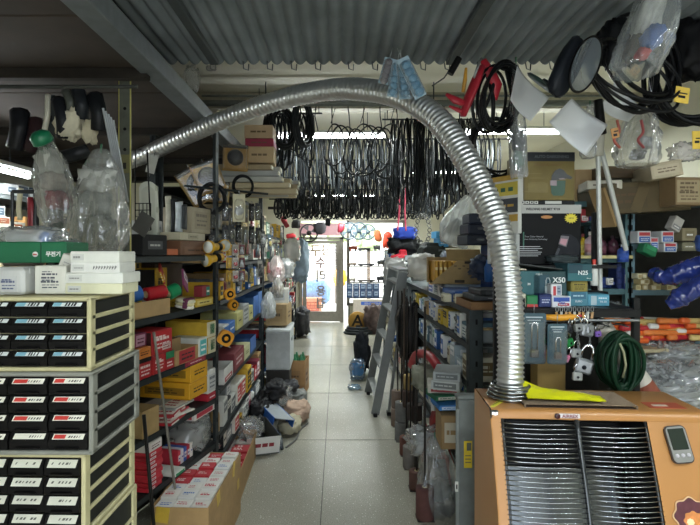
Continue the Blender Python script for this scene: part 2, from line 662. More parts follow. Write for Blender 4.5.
# ---------------------------------------------------------------- fluorescent tubes
def tube_light(label, a, b, drop, power, vis=True):
    a, b = Vector(a), Vector(b)
    mid = (a + b) / 2
    L = (b - a).length
    ang = math.atan2(b.y - a.y, b.x - a.x)
    t = thing('fluorescent_light', label, 'light', mid, (0, 0, ang))
    MB().box((0, 0, .05), (L + .06, .045, .035), 0, None, .006).build('batten_housing', WHITEP, t)
    for sx in (-1, 1):
        MB().box((sx * (L / 2 + .01), 0, .01), (.025, .04, .06), 0, None, .004).build('end_socket', WHITEP, t)
        MB().cyl((sx * L * .35, 0, .07), (sx * L * .35, 0, drop), .004, n=6).build('hanger_wire', DARKST, t)
    MB().cyl((-L / 2, 0, 0), (L / 2, 0, 0), .015, n=10).build('tube', EMIT('f4fbff', 34.), t)
    li = bpy.data.lights.new('tube_glow', 'AREA')
    li.shape = 'RECTANGLE'
    li.size, li.size_y = L, .05
    li.energy = power
    li.color = (.92, 1.0, .98)
    lo = bpy.data.objects.new('tube_glow', li)
    C.objects.link(lo)
    lo.parent = t
    lo.location = (0, 0, -.022)
    return t


tube_light('unseen fluorescent tube added at the shop entrance to light the near fronts', (-.5, -.75, 2.6), (.75, -.75, 2.6), .17, 34)  # added lamp behind the camera, lights the near fronts
tube_light('unseen fluorescent tube added above the heater to brighten the right side', (1.2, .5, 2.62), (2.4, .5, 2.62), .15, 26)  # added lamp out of view, brightens the right-hand goods
tube_light('lit fluorescent tube behind the belts, above the aisle', (-.74, 5.6, 2.93), (.5, 5.6, 2.93), .37, 30)
tube_light('lit fluorescent tube right of the duct, behind red shears', (1.3, 5.6, 2.97), (2.35, 5.6, 2.97), .33, 60)
tube_light('lit fluorescent tube over the left side bay, behind hanging bags', (-2.3, 2.5, 2.26), (-2.3, 3.9, 2.26), .28, 16)
tube_light('dim far fluorescent tube above the shop door, behind all belts', (-.5, 11.3, 2.9), (.8, 11.3, 2.9), .4, 70)
tube_light('fluorescent tube deep behind belt rows on the right', (1.2, 8.6, 3.0), (2.4, 8.6, 3.0), .3, 55)

# ---------------------------------------------------------------- world and sun
w = bpy.data.worlds.new('sky')
bpy.context.scene.world = w
w.use_nodes = True
nt = w.node_tree
bg = nt.nodes['Background']
sk = nt.nodes.new('ShaderNodeTexSky')
sk.sky_type = 'HOSEK_WILKIE'
sk.turbidity = 6
sk.sun_direction = Vector((.3, .6, .7)).normalized()
mixn = nt.nodes.new('ShaderNodeMix')
mixn.data_type = 'RGBA'
mixn.inputs[0].default_value = .8
mixn.inputs[7].default_value = (.88, .97, 1.08, 1)
nt.links.new(sk.outputs[0], mixn.inputs[6])
nt.links.new(mixn.outputs[2], bg.inputs['Color'])
bg.inputs['Strength'].default_value = 5.0
sl = bpy.data.lights.new('sun', 'SUN')
sl.energy = 7
sl.angle = .02
so = bpy.data.objects.new('sun', sl)
C.objects.link(so)
so.rotation_euler = (R(38), R(12), 0)

cam = bpy.data.cameras.new('camera')
co = bpy.data.objects.new('camera', cam)
C.objects.link(co)
co.location = (0, 0, 1.7)
co.rotation_euler = (PI / 2, 0, 0)
cam.sensor_width = 36
cam.lens = F * 36 / 700
cam.shift_x = 12 / 700
cam.shift_y = -10.5 / 700
cam.clip_start = .05
sc = bpy.context.scene
sc.camera = co
sc.view_settings.view_transform = 'Standard'
sc.view_settings.look = 'None'
sc.view_settings.exposure = .25
sc.view_settings.gamma = 1
sc.view_settings.use_curve_mapping = False
sc.cycles.use_denoising = True
sc.cycles.max_bounces = 8
sc.cycles.transparent_max_bounces = 16
# ================================================================== drawer cabinets, front left
def drawer_cabinet(label, xr, yf, zb, w, d, rows, pitch, cols, frame, style, seed, rz=0., bottom=.012):
    """right face at x = xr, front at y = yf, standing on z = zb"""
    rnd = random.Random(seed)
    H = bottom + rows * pitch + .012
    t = thing('drawer_cabinet', label, 'drawer cabinet', (xr, yf, zb), (0, 0, rz))
    f = MB()
    e = .012
    f.box((-w / 2, d / 2, H - .006), (w, d, .012), 0, None, .003)
    f.box((-w / 2, d / 2, .006), (w, d, .012), 0, None, .003)
    for x in (-e / 2, -w + e / 2):
        f.box((x, .016, H / 2), (e, .032, H - .006), 0, None, .003)
        f.box((x, d - .016, H / 2), (e, .032, H - .006), 0, None, .003)
    f.box((-w / 2, d - .004, H / 2), (w - .01, .006, H - .01))
    for r in range(1, rows):
        z = bottom + r * pitch
        for x in (-e / 2, -w + e / 2):
            f.box((x, d / 2, z), (e, d - .02, .012), 0, None, .002)
        f.box((-w / 2, d / 2 + .004, z), (w - .02, d - .03, .004))
    f.build('frame', frame, t)
    for r in range(rows):
        z = bottom + (r + .5) * pitch
        MB().box((-.008, d / 2, z), (.004, d - .05, pitch - .01)).build('side_panel', P('1e201f', .3, n=.25, sc=30), t)
    cw = (w - 2 * e) / cols
    for r in range(rows):
        for c in range(cols):
            x = -w + e + (c + .5) * cw
            z = bottom + (r + .5) * pitch
            jy = rnd.uniform(-.002, .003)
            g = MB()
            hw, hh = cw * .485, pitch * .44
            # front: vertical lower half, top half sloping back, with a finger lip
            prof = [(0., -hh), (-.004, -hh * .9), (-.006, hh * .1), (.004, hh), (.018, hh), (.018, -hh)]
            vs = []
            for sx in (-1, 1):
                vs += [(x + sx * hw, jy + p, z + q) for p, q in prof]
            n = len(prof)
            g.add(vs, [tuple(range(n - 1, -1, -1)), tuple(range(n, 2 * n))] + [(k, (k + 1) % n, (k + 1) % n + n, k + n) for k in range(n)])
            g.box((x, d * .5, z - hh * .75), (cw * .94, d * .85, .003))
            g.box((x, jy - .008, z - hh * .72), (cw * .6, .008, .005), 0, None, .0015)
            dr = g.build('drawer', BLACKP, t)
            lb = MB()
            a0 = Vector((0, jy - .0062, z + hh * .14))
            a1 = Vector((0, jy + .0028, z + hh * .93))
            nrm = Vector((0, -.9, .5)).normalized() * .0012

            def quad(u0, u1, v0, v1, mi, off=1.):
                p = [a0.lerp(a1, v0) + Vector((x + u0 * hw, 0, 0)) + nrm * off, a0.lerp(a1, v0) + Vector((x + u1 * hw, 0, 0)) + nrm * off,
                     a0.lerp(a1, v1) + Vector((x + u1 * hw + .003, 0, 0)) + nrm * off, a0.lerp(a1, v1) + Vector((x + u0 * hw + .003, 0, 0)) + nrm * off]
                lb.add(p, [(0, 1, 2, 3)], mi)
            if style == 'blue':
                cols_ = [P('7fb2c2', .4, n=.05), P('d9dfdc', .4, n=.05), P('2a2c2e', .4)]
                quad(-.8, .78, .36, .97, 1)
                quad(-.78, -.25 + rnd.uniform(-.1, .1), .38, .96, 0, 1.5)
                for k in range(4):
                    u = -.1 + k * .16 + rnd.uniform(-.02, .02)
                    quad(u, u + rnd.uniform(.05, .12), .4, .94, 2, 1.6)
            elif style == 'red':
                cols_ = [P('c43a34', .4, n=.05), P('e3e1d2', .4, n=.05), P('3a3030', .4)]
                quad(-.82, .8, .22, .97, 1)
                if rnd.random() < .85:
                    quad(-.75, -.1 + rnd.uniform(-.15, .1), .32, .85, 0, 1.5)
                for k in range(5):
                    u = .0 + k * .14
                    quad(u, u + rnd.uniform(.03, .1), .42, .7, 2, 1.6)
            else:
                cols_ = [P('8a8c82', .4, n=.05), P('cfcfc0', .4, n=.08), P('55554e', .4)]
                quad(-.82, .82, -.1, .98, 1)
                for k in range(6):
                    u = -.6 + k * .2
                    if rnd.random() < .75:
                        quad(u, u + rnd.uniform(.05, .15), .3, .6, 2, 1.6)
            lb.build('label_card', cols_, dr)
    return t


drawer_cabinet('cream cabinet of black drawers with blue and white cards, topmost of the stack', -.668, 1.42, 1.377, .425, .31, 4, .0445, 4, CREAM, 'blue', 1)
drawer_cabinet('grey cabinet of black drawers with red and white cards, second in the stack', -.660, 1.415, 1.153, .45, .335, 4, .0498, 4, GREYP, 'red', 2)
drawer_cabinet('cream cabinet of black drawers with large pale cards, below the grey one', -.688, 1.43, .925, .42, .33, 4, .0505, 4, CREAM, 'pale', 3, R(-1.5))
drawer_cabinet('lowest cream drawer cabinet, carrying the whole drawer stack on the floor', -.682, 1.425, 0, .42, .345, 10, .0898, 4, CREAM, 'pale', 4, R(-1))

# ---- boxes on top of the stack
TZ = 1.579 + .003
wb = WHITEB


def onYZ(px0, px1, py1, py0, Y):
    """rectangle in the picture at depth Y -> centre x, bottom z, width, height (metres)"""
    a, b = at(px0, py1, Y), at(px1, py0, Y)
    return (a.x + b.x) / 2, a.z, b.x - a.x, b.z - a.z


for i, (x0, x1, y1, y0, lab, col) in enumerate((
        (65, 122, 297, 287, 'long white box at the bottom of the stack, yellowed along its side', 'd6d4b4'),
        (66, 124, 287, 276.5, 'long white box sticking out furthest right in the stack', 'dadbd3'),
        (70, 119, 276.5, 266, 'long white box with handwriting on its side, second from top', 'dcdcd6'),
        (70, 119, 266, 255, 'long white box on top of the stack of four', 'd8d9d0'))):
    Y = 1.47
    x, z, w_, h_ = onYZ(x0, x1, y1, y0, Y)
    z = TZ + i * .0297
    o = carton(lab, w_, .12, .0292, col, (x, Y + .06, z), R((0, -2, 1, 0)[i]), 'parts_box', bev=.002,
               marks=(('y', 'c9cac4', (.05, .2, .28, .8), 1, '8a8a86'),), group=None, seed=i)
    if i == 2:
        wr = MB()
        rnd = random.Random(5)
        for k in range(9):
            xx = -.005 + k * .0075
            wr.tube([(xx, -.0608, .010), (xx + .003, -.0608, .02), (xx + .002, -.0608, .012), (xx + .006, -.0608, .018)], .0007, 4)
        wr.build('handwriting', INK, o)
x, z, w_, h_ = onYZ(34, 65, 297, 269, 1.47)
carton('squarish white carton with dark printed text, left of the long boxes', w_, .1, h_, 'd2d1c6', (x, 1.52, TZ), R(2), 'parts_box', bev=.003,
       marks=(('y', 'cfcec3', (.15, .15, .85, .9), 7, '4a4c58'),))
x, z, w_, h_ = onYZ(-10, 25, 297, 270, 1.45)
carton('white carton with small blue print, at the far left', w_, .1, h_, 'c2c3c0', (x, 1.5, TZ), R(-3), 'parts_box', bev=.008,
       marks=(('y', 'bfc0be', (.3, .12, .8, .7), 4, '5d6480'),))
o = carton('small white carton tilted over beside the long boxes', .045, .05, .05, 'd5d4c8', at(59, 273, 1.48) + Vector((0, .05, 0)), R(0), 'parts_box', bev=.002, tilt=(0, R(22)),
           marks=(('y', 'cccbc0', (.2, .2, .8, .8), 2, 'a0a09a'),))
x, z, w_, h_ = onYZ(-14, 62, 270, 249, 1.53)
o = carton('dark green box with white lettering and a round logo under the bag', w_ * 1.02, .14, h_, '1f6a46', (x, 1.62, 1.6675), R(0), 'tool_box_carton', bev=.003)
g = MB()
g.box((.038, -.0705, h_ * .5), (.0025, .0014, h_))
g.lathe([(.008, 0), (.008, .0016)], 20, 1, Matrix.Translation((.0215, -.07, h_ * .42)) @ Matrix.Rotation(PI / 2, 4, 'X'))
g.box((.0215, -.0722, h_ * .42), (.011, .001, .004), 2)
g.build('front_print', [P('123f2c', .5), P('e6e4de', .5), P('b0403a', .5)], o)
text('무전기', .016, WHITEP, o, (.075, -.0712, h_ * .42), 'y', 'lettering', .0006)
bag('clear plastic bag with a blue tape patch, lying on the green box', at(26, 239, 1.58) + Vector((0, .04, 0.003)), (.19, .14, .075), 3, CLEAR('e2e6e6', .35), amp=.22,
    contents=((P('b9bdbc', .4), (-.02, 0, -.005), (.13, .09, .04)), (P('2a62a8', .4), (.055, -.035, 0), (.03, .03, .04))))
bag('crumpled clear bag beside the blue-taped one', at(66, 247, 1.66), (.10, .1, .05), 6, CLEAR('d8dcdc', .3), amp=.3)

# ---------------------------------------------------------------- loft column
cl = MB()
cl.box((-1.04, 2.57, 1.275), (.062, .006, 2.55), 0, None, .001)
cl.box((-1.069, 2.60, 1.275), (.006, .062, 2.55), 0, None, .001)
cl.box((-1.012, 2.566, 1.275), (.005, .008, 2.55), 1)
cl.box((-1.068, 2.566, 1.275), (.003, .008, 2.55), 1)
for k in range(22):
    cl.cyl((-1.04, 2.5665, .3 + k * .1), (-1.04, 2.5655, .3 + k * .1), .008, n=10, mi=2)
col = cl.build('steel_column', [P('5f625a', .5, .4, n=.2), P('b5ae62', .6), BLACK])
tag(col, 'slotted grey steel column with yellowed edges holding up the loft', 'column')
ps = MB().box((0, 0, 0), (.05, .003, .09), 0, None, .001)
ps.box((0, -.0022, -.01), (.016, .001, .03), 1)
ps.build('sticker', [P('6f6c46', .6), P('2a2a26', .6)], col, (-1.04, 2.565, 2.13))

# ================================================================== orange heater
ORG = P('b27e46', .42, n=.05, sc=3, coat=.1, name='orange_enamel')
HZ, HW, HD = 1.145, .745, .29
t = thing('space_heater', 'big orange cabinet heater with a wire grille and a duct on top', 'heater', (.522, 1.8, .016), (0, 0, R(-4)))


def fy(z):
    u = max(0., min(1., (1.115 - z) / .62))
    return -.17 * math.sin(PI / 2 * u)


GX0, GX1, GZ0, GZ1 = .034, .515, .22, 1.115
hb = MB()
# front skin as four strips round the opening
zs_top = [GZ1, 1.118, 1.13]
zall = [.06 + k * (GZ1 - .06) / 26 for k in range(27)]


def strip(x0, x1, zs):
    hb.grid(lambda u, v: (x0 + (x1 - x0) * u, fy(zs[int(round(v * (len(zs) - 1)))]), zs[int(round(v * (len(zs) - 1)))]), 3, len(zs) - 1, 0, True)


strip(0.004, GX0, zall)
strip(GX1, HW - .03, zall)
strip(GX0, GX1, [GZ1, 1.117])
strip(GX0, GX1, [.06, .1, .15, GZ0])
strip(.004, HW - .03, [GZ1, 1.118])
# rounded top edge and top
ed = [(fy(1.116), 1.116), (.001, 1.128), (.006, 1.138), (.014, 1.1435), (.024, HZ), (HD - .01, HZ), (HD, HZ - .01)]
hb.grid(lambda u, v: (.004 + (HW - .034) * u, ed[int(round(v * 6))][0], ed[int(round(v * 6))][1]), 3, 6, 0, True)
# right side roll: quarter-round column of the front wrapping to the side
for (zz0, zz1) in zip(zall[:-1], zall[1:]):
    hb.add([(HW - .03, fy(zz0), zz0), (HW, fy(zz0) + .05, zz0), (HW, fy(zz1) + .05, zz1), (HW - .03, fy(zz1), zz1)], [(0, 1, 2, 3)], 0, True)
hb.add([(HW - .03, fy(GZ1), GZ1), (HW, .05, GZ1), (HW, .055, 1.13), (HW - .03, .001, 1.128)], [(0, 1, 2, 3)], 0, True)
hb.add([(HW - .03, .001, 1.128), (HW, .055, 1.13), (HW - .03, .06, HZ), (HW - .03, .02, HZ)], [(0, 1, 2, 3)], 0, True)
hb.add([(HW, .055, 1.13), (HW, HD, 1.13), (HW - .03, HD, HZ), (HW - .03, .06, HZ)], [(0, 1, 2, 3)], 0, True)
# sides, back, plinth
ln = [(0, fy(z), z) for z in zall] + [(0, .001, 1.128), (0, .014, 1.14), (0, .024, HZ - .002), (0, HD, HZ - .002), (0, HD, .06)]
hb.add([(0, .002 + p[1], p[2]) if p[1] < .1 else p for p in ln], [tuple(range(len(ln) - 1, -1, -1))])
for k in range(26):
    hb.add([(0, fy(zall[k]) + .002, zall[k]), (.004, fy(zall[k]), zall[k]), (.004, fy(zall[k + 1]), zall[k + 1]), (0, fy(zall[k + 1]) + .002, zall[k + 1])], [(0, 1, 2, 3)])
ln2 = [(HW, fy(z) + .05, z) for z in zall] + [(HW, .055, 1.13), (HW, HD, 1.13), (HW, HD, .06)]
hb.add(ln2, [tuple(range(len(ln2)))])
hb.add([(0, HD, .06), (HW, HD, .06), (HW, HD, 1.13), (0, HD, 1.14)], [(1, 0, 3, 2)])
hb.add([(0, -.17, .06), (HW, -.12, .06), (HW, HD, .06), (0, HD, .06)], [(3, 2, 1, 0)])
hb.build('housing', ORG, t)
pl = MB()
pl.box((HW / 2, .06, .024), (HW - .06, HD + .1, .075), 0, None, .006)
pl.build('plinth', BLACKP, t)
# firebox: liner, curved reflector, dark burner plate
lnr = MB()
n_ = 26
for x, sgn in ((GX0, 1), (GX1, -1)):
    vs = []
    for k in range(n_ + 1):
        z = GZ0 + (GZ1 - GZ0) * k / n_
        vs += [(x, fy(z) + .001, z), (x + sgn * .03, fy(z) + .15, z)]
    lnr.add(vs, [(2 * k, 2 * k + 1, 2 * k + 3, 2 * k + 2) for k in range(n_)])
lnr.add([(GX0, fy(GZ1), GZ1), (GX1, fy(GZ1), GZ1), (GX1, .15, GZ1 - .005), (GX0, .15, GZ1 - .005)], [(0, 1, 2, 3)])
lnr.add([(GX0, fy(GZ0), GZ0), (GX1, fy(GZ0), GZ0), (GX1, 0, GZ0), (GX0, 0, GZ0)], [(0, 1, 2, 3)])
lnr.build('firebox_liner', P('232426', .35, .6, n=.15), t)
MB().grid(lambda u, v: (GX0 + .02 + (GX1 - GX0 - .04) * u, fy(.9 - .68 * v) + .05 + .17 * math.cos(PI * .5 * v) ** .8, .9 - .68 * v), 8, 16, 0, True).build('reflector', P('6c7073', .2, .95, n=.1), t)
MB().box(((GX0 + GX1) / 2, .235, (GZ0 + GZ1) / 2), (GX1 - GX0 + .03, .006, GZ1 - GZ0 + .01)).build('firebox_back', P('232426', .35, .6, n=.15), t)
for x_ in (GX0 - .004, GX1 + .004):
    MB().box((x_, .12, (GZ0 + GZ1) / 2), (.004, .23, GZ1 - GZ0)).build('firebox_side', P('232426', .35, .6, n=.15), t)
bp = MB()
bp.grid(lambda u, v: (GX0 + (GX1 - GX0) * u, .158, .86 + .25 * v), 6, 4)
for k in range(9):
    bp.cyl((GX0 + .05, .13, .885 + k * .026), (GX1 - .05, .13, .885 + k * .026), .005, n=6)
bp.build('burner_plate', P('1c1d1f', .4, .5, n=.3, sc=40), t)
# wire grille
gr = MB()
cx = (GX0 + GX1) / 2 + .012
z = GZ1 - .012
k = 0
while z > GZ0 + .01:
    y = fy(z) - .006
    bow = .012
    gr.tube([(GX0 - .004, y + .006, z), (GX0 + .05, y - bow * .5, z), ((GX0 + cx) / 2, y - bow, z), (cx - .05, y - bow * .5, z), (cx - .004, y + .004, z - .003)], .0019, 6)
    gr.tube([(cx + .004, y + .004, z - .007), (cx + .05, y - bow * .5, z - .006), ((GX1 + cx) / 2, y - bow, z - .006), (GX1 - .05, y - bow * .5, z - .006), (GX1 + .004, y + .006, z - .006)], .0019, 6)
    z -= .0138
    k += 1
gr.build('wire_grille', P('a3a6a8', .25, 1., n=.03), t)
gb = MB()
gb.tube([(cx, fy(GZ0 + (GZ1 - GZ0) * k / 20) + .004, GZ0 + (GZ1 - GZ0) * k / 20) for k in range(21)], .008, 8)
gb.tube([(GX0 + .006, fy(GZ0 + (GZ1 - GZ0) * k / 20) + .003, GZ0 + (GZ1 - GZ0) * k / 20) for k in range(21)], .004, 6)
gb.tube([(GX1 - .006, fy(GZ0 + (GZ1 - GZ0) * k / 20) + .003, GZ0 + (GZ1 - GZ0) * k / 20) for k in range(21)], .004, 6)
gb.build('grille_bar', P('55585a', .3, .8, n=.1), t)
# name plate with a red dot
npz, npx = 1.128, .248
nm = MB()
XR = Matrix.Rotation(PI / 2, 4, 'X')
nm.box((npx + .012, .0005, npz), (.076, .006, .0155), 0, None, .004)
npl = nm.build('name_plate', P('d8d2d2', .35, n=.02), t)
MB().lathe([(.0095, 0), (.0095, .0035), (.006, .005)], 22, 0, Matrix.Translation((npx - .026, -.0015, npz)) @ XR).build('badge_dot', P('3a1418', .3), npl)
text('AIRREX', .0155, P('7a3038', .4, n=0), npl, (npx + .016, -.0032, npz), 'y', 'lettering', .0004)
# control panel with a display
pzc, pxc = 1.052, .598
al = math.atan2(fy(1.0) - fy(1.06), .06)
cpx = thing_loc = (pxc, fy(pzc) - .004, pzc)
rot = (math.atan2(fy(1.06) - fy(1.0), .06) * -1, R(-6), 0)
cp = MB()


def rrect(w, h, r, n=6):
    out = []
    for cxx, cyy, a0 in ((w / 2 - r, h / 2 - r, 0), (-w / 2 + r, h / 2 - r, 90), (-w / 2 + r, -h / 2 + r, 180), (w / 2 - r, -h / 2 + r, 270)):
        for k in range(n + 1):
            a = R(a0 + 90 * k / n)
            out.append((cxx + r * math.cos(a), cyy + r * math.sin(a)))
    return out


cp.prism(rrect(.068, .118, .017), .008, 0, XR)
cpo = cp.build('control_panel', P('3a2c22', .4, n=.05), t, cpx, rot)
c2 = MB().prism(rrect(.061, .110, .014), .004, 0, Matrix.Translation((0, -.007, 0)) @ XR)
c2.build('panel_face', P('8c8c88', .35, .3, n=.05), cpo)
MB().box((0, -.0118, .016), (.05, .002, .066), 0, None, .001).build('display', P('2b332c', .2, n=.05), cpo)
bt = MB()
for k in range(3):
    bt.lathe([(.006, 0), (.006, .002), (.004, .003)], 14, 0, Matrix.Translation((-.018 + k * .018, -.0108, -.034)) @ XR)
bt.build('button', P('b9b5bb', .4), cpo)
# round sticker with scalloped cream rim
st = MB()
poly = [((.055 + .004 * math.cos(8 * a)) * math.cos(a), (.055 + .004 * math.cos(8 * a)) * math.sin(a)) for a in [2 * PI * k / 64 for k in range(64)]]
st.prism(poly, .0015, 0, XR)
st.prism([(p[0] * .93, p[1] * .93) for p in poly], .0022, 1, XR)
st.prism([(p[0] * .55 + .004, p[1] * .5 - .012) for p in poly], .0027, 2, XR)
st.prism([(p[0] * .2 - .008, p[1] * .2 - .016) for p in poly], .0031, 3, XR)
st.build('sticker', [P('d9b48c', .4), P('5b3038', .4, n=.3, sc=30), P('d0854a', .4, n=.3, sc=40), P('f0d4a8', .4)], t, (.598, fy(.853) - .003, .853), (math.atan2(fy(.9) - fy(.8), .1) * -1, 0, 0))
# top: vent rack, labels, corner bracket
vt = MB()
vx0, vx1, vy0, vy1 = .125, .50, .035, .21
for k in range(15):
    yy = vy0 + (vy1 - vy0) * k / 14
    vt.cyl((vx0, yy, HZ + .012), (vx1, yy, HZ + .012), .0022, n=6)
for k in range(30):
    xx = vx0 + (vx1 - vx0) * k / 29
    vt.cyl((xx, vy0, HZ + .009), (xx, vy1, HZ + .009), .0018, n=6)
for xx, yy in ((vx0, vy0), (vx1, vy0), (vx0, vy1), (vx1, vy1)):
    vt.cyl((xx, yy, HZ), (xx, yy, HZ + .012), .004, n=8)
vt.build('top_rack', P('7a6a58', .4, .6, n=.1), t)
MB().box(((vx0 + vx1) / 2, (vy0 + vy1) / 2, HZ + .001), (vx1 - vx0, vy1 - vy0, .002)).build('vent_opening', P('3a2c24', .6, n=.2), t)
yl = MB()
yl.prism([(.006, .03), (.02, .026), (.07, .10), (.055, .115)], .0015, 0, Matrix.Translation((-.002, .0, HZ)))
for k in range(4):
    yl.box((.02 + k * .009, .05 + k * .0135, HZ + .0018), (.008, .004, .0008), 1, (0, 0, R(52)))
yl.build('caution_label', [P('d6cf3a', .45, n=.05), INK], t)
rl = MB()
rl.box((.615, .09, HZ + .0006), (.12, .07, .0016))
rl.box((.60, .085, HZ + .0016), (.05, .02, .0008), 1)
rl.build('warning_label', [P('b0523a', .45), P('d8c8b8', .5)], t)
cb = MB()
cb.box((.014, .002, 1.133), (.03, .012, .02), 0, None, .005)
cb.cyl((.014, -.004, 1.133), (.014, -.009, 1.133), .006, n=10)
cb.build('corner_catch', CHROME, t)
# duct collar: stacked steel rings
clr = Vector((.105, .155, HZ))
co_ = MB()
for k in range(4):
    rr = .078 - .004 * k
    co_.tube([clr + Vector((rr * math.cos(a), rr * math.sin(a), .009 + k * .0125)) for a in [2 * PI * q / 36 for q in range(36)]], .0068, 8, 0, True)
co_.lathe([(.072, 0), (.072, .045), (.052, .05), (.05, 0)], 30, 0, Matrix.Translation(clr), cap=False)
co_.build('duct_collar', P('8f918f', .25, .95, n=.08), t)

# ---------------------------------------------------------------- flexible duct
bpos = Vector((.522, 1.8, .016)) + Matrix.Rotation(R(-4), 3, 'Z') @ clr
pts = [bpos + Vector((0, 0, .03)), bpos + Vector((0, 0, .09)), at(511, 338, 1.96), at(508, 285, 1.98), at(499, 232, 2.03), at(482, 190, 2.1), at(461, 151, 2.18), at(437, 119, 2.28),
       at(406, 99, 2.4), at(375, 91, 2.54), at(340, 89, 2.7), at(300, 95, 2.86), at(260, 106, 3.0), at(225, 119, 3.14), at(190, 134, 3.28), at(162, 147, 3.4), at(140, 157, 3.5), at(112, 166, 3.6)]
path = spline(pts, 60)
# resample at equal steps, 4 samples per corrugation
acc = [0]
for a, b in zip(path[:-1], path[1:]):
    acc.append(acc[-1] + (b - a).length)
step = .0042
out, j = [], 0
s_ = 0
while s_ < acc[-1]:
    while acc[j + 1] < s_:
        j += 1
    q = (s_ - acc[j]) / max(1e-9, acc[j + 1] - acc[j])
    out.append(path[j].lerp(path[j + 1], q))
    s_ += step * (1 + 1.1 * s_ / acc[-1])
rr = [.0525 - .006 * max(0, 1 - i * step / 1.0) + (.0034 if i % 4 == 0 else (-.003 if i % 4 == 2 else 0)) + .0016 * noise.noise(Vector((i * .05, 0, 0))) for i in range(len(out))]
du = MB().tube(out, rr, 22, 0, False, True, caps=False)
dto = du.build('flexible_duct', P('d0d2d2', .33, .9, n=.06, sc=6, name='foil_duct'))
tag(dto, 'long silver corrugated duct arching from the heater to the left loft', 'duct')
tg = MB().box((0, 0, 0), (.055, .003, .12), 0, None, .001)
tg.box((0, 0, .065), (.004, .004, .03), 1)
tag(tg.build('paper_tag', [P('b9bab4', .6), DARKST], None, at(152, 164, 3.36), (0, R(14), R(20))), 'white paper tag hanging from the end of the silver duct', 'tag')
yp = MB()
poly = [(-.135, .03), (-.105, -.055), (.115, -.06), (.10, .01), (-.02, .035), (-.11, .075)]


def pouch(u, v):
    x = -.13 + .26 * u
    y0, y1 = -.05 - .012 * u, .055 - .05 * u
    y = y0 + (y1 - y0) * v
    return (x, y, .012 * math.sin(PI * u) * math.sin(PI * v) + .02 * max(0, .25 - u) * 4 * v + .006 * noise.noise(Vector((u * 5, v * 4, 3))) + .003 + .022 * v * v * (1 - u))


yp.grid(pouch, 22, 10, 0, True)
yp.grid(lambda u, v: (lambda p: (p[0], p[1], p[2] * .3))(pouch(u, 1 - v)), 22, 10, 0, True)
tag(yp.build('pouch', P('d9d815', .45, n=.06, name='yellow_vinyl'), None, (.522 + .28, 1.8 + .085, HZ + .039), (0, 0, R(-6))), 'bright yellow vinyl pouch lying on the heater top rack', 'pouch')
# ================================================================== shelving: helpers
def shelving(label, o, rz, L, D, levels, top, side, mat=DARKST, posts=None, ps=.04, back=0):
    """local frame: x = towards the aisle (0 at the front edge), y along the rack; side keeps posts at both ends"""
    t = thing('shelving_unit', label, 'shelving', (o[0], o[1], 0), (0, 0, rz))
    for x in (-.003, -D + .003):
        for y in (0.004, L - .004):
            if posts and (x > -.1, y > .1) not in posts:
                continue
            p = MB()
            sx = -1 if x > -.1 else 1
            sy = 1 if y < .1 else -1
            p.box((x + sx * ps / 2, y, top / 2), (ps, .004, top))
            p.box((x, y + sy * ps / 2, top / 2), (.004, ps, top))
            n = int(top / .12)
            for k in range(n):
                p.box((x + sx * ps / 2, y - .0025 * (1 if y < .1 else -1), .1 + k * .12), (.012, .001, .03), 1)
                p.box((x + .0025, y + sy * ps / 2, .1 + k * .12), (.001, .012, .03), 1)
            p.build('upright', [mat, BLACK], t)
    for z in levels:
        s = MB()
        s.box((-D / 2, L / 2, z - .004), (D - .012, L - .012, .006))
        s.box((-.008, L / 2, z - .018), (.004, L - .014, .034))
        s.box((-D + .008, L / 2, z - .018), (.004, L - .014, .034))
        s.build('shelf', mat, t)
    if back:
        MB().box((-D - .004, L / 2, back / 2), (.006, L, back - .02)).build('dark_backing', P('2a2723', .85, n=.2), t)  # dark sheet added behind the goods in place of shade, hiding the pale wall
    return t


class Rack:
    def __init__(s, o, rz, sgn=1):
        s.o, s.rz, s.sgn = Vector((o[0], o[1], 0)), rz, sgn
        s.R = Matrix.Rotation(rz, 3, 'Z')

    def p(s, x, y, z):
        return s.o + s.R @ Vector((x, y, 0)) + Vector((0, 0, z))


RA = Rack((-1.04, 2.57), R(-14))


def uA(px):
    return (1.6825 / (.25 + (338 - px) / F) - 2.57) / .97


ALEV = (1.68, 1.355, 1.04, .73, .43)
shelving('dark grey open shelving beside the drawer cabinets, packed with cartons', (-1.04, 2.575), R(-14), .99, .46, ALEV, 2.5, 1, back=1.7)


def A(label, px0, px1, z, h, D, col, marks=(), inset=.004, kind='box', rz=0, name=None, dz=0, **kw):
    u0, u1 = uA(px0), uA(px1)
    w, d = D, abs(u1 - u0) - .004
    loc = RA.p(-D / 2 - inset, (u0 + u1) / 2, z + .0015 + dz)
    if kind == 'tray':
        return tray(label, w, d, h, col, loc, RA.rz + rz, name or 'open_carton', marks=marks, **kw)
    return carton(label, w, d, h, col, loc, RA.rz + rz, name or 'cardboard_box', marks=marks, **kw)


# --- shelf at chest height: loose packs and rolls
t1 = A('shallow cardboard bin holding yellow packets, at the near end of its shelf', 133, 171, 1.355, .085, .3, 'b09266', kind='tray')
for i in range(3):
    mb = MB().box((0, 0, 0), (.2, .028, .012), 0, (0, R(10), 0), .004)
    mb.box((.07, 0, .001), (.04, .029, .0125), 1, (0, R(10), 0), .003)
    tag(mb.build('packet', [P('ddc52c', .45), P('c9cdd0', .5)], None, RA.p(-.13 - .012 * i, uA(136 + i * 5) + .02, 1.44 + .012 * i), (R(12 - 8 * i), R(8), RA.rz + R(60 - 12 * i))),
        'yellow packet poking out of the shallow cardboard bin, %s of three' % ('lowest', 'middle', 'topmost')[i], 'packet', 'yellow packets in the bin')
bag('crumpled grey wrapper lying in the shallow cardboard bin', RA.p(-.12, uA(162), 1.44), (.12, .1, .05), 9, P('a59c94', .35, n=.3), 'wrapper', 'wrapper', amp=.35)


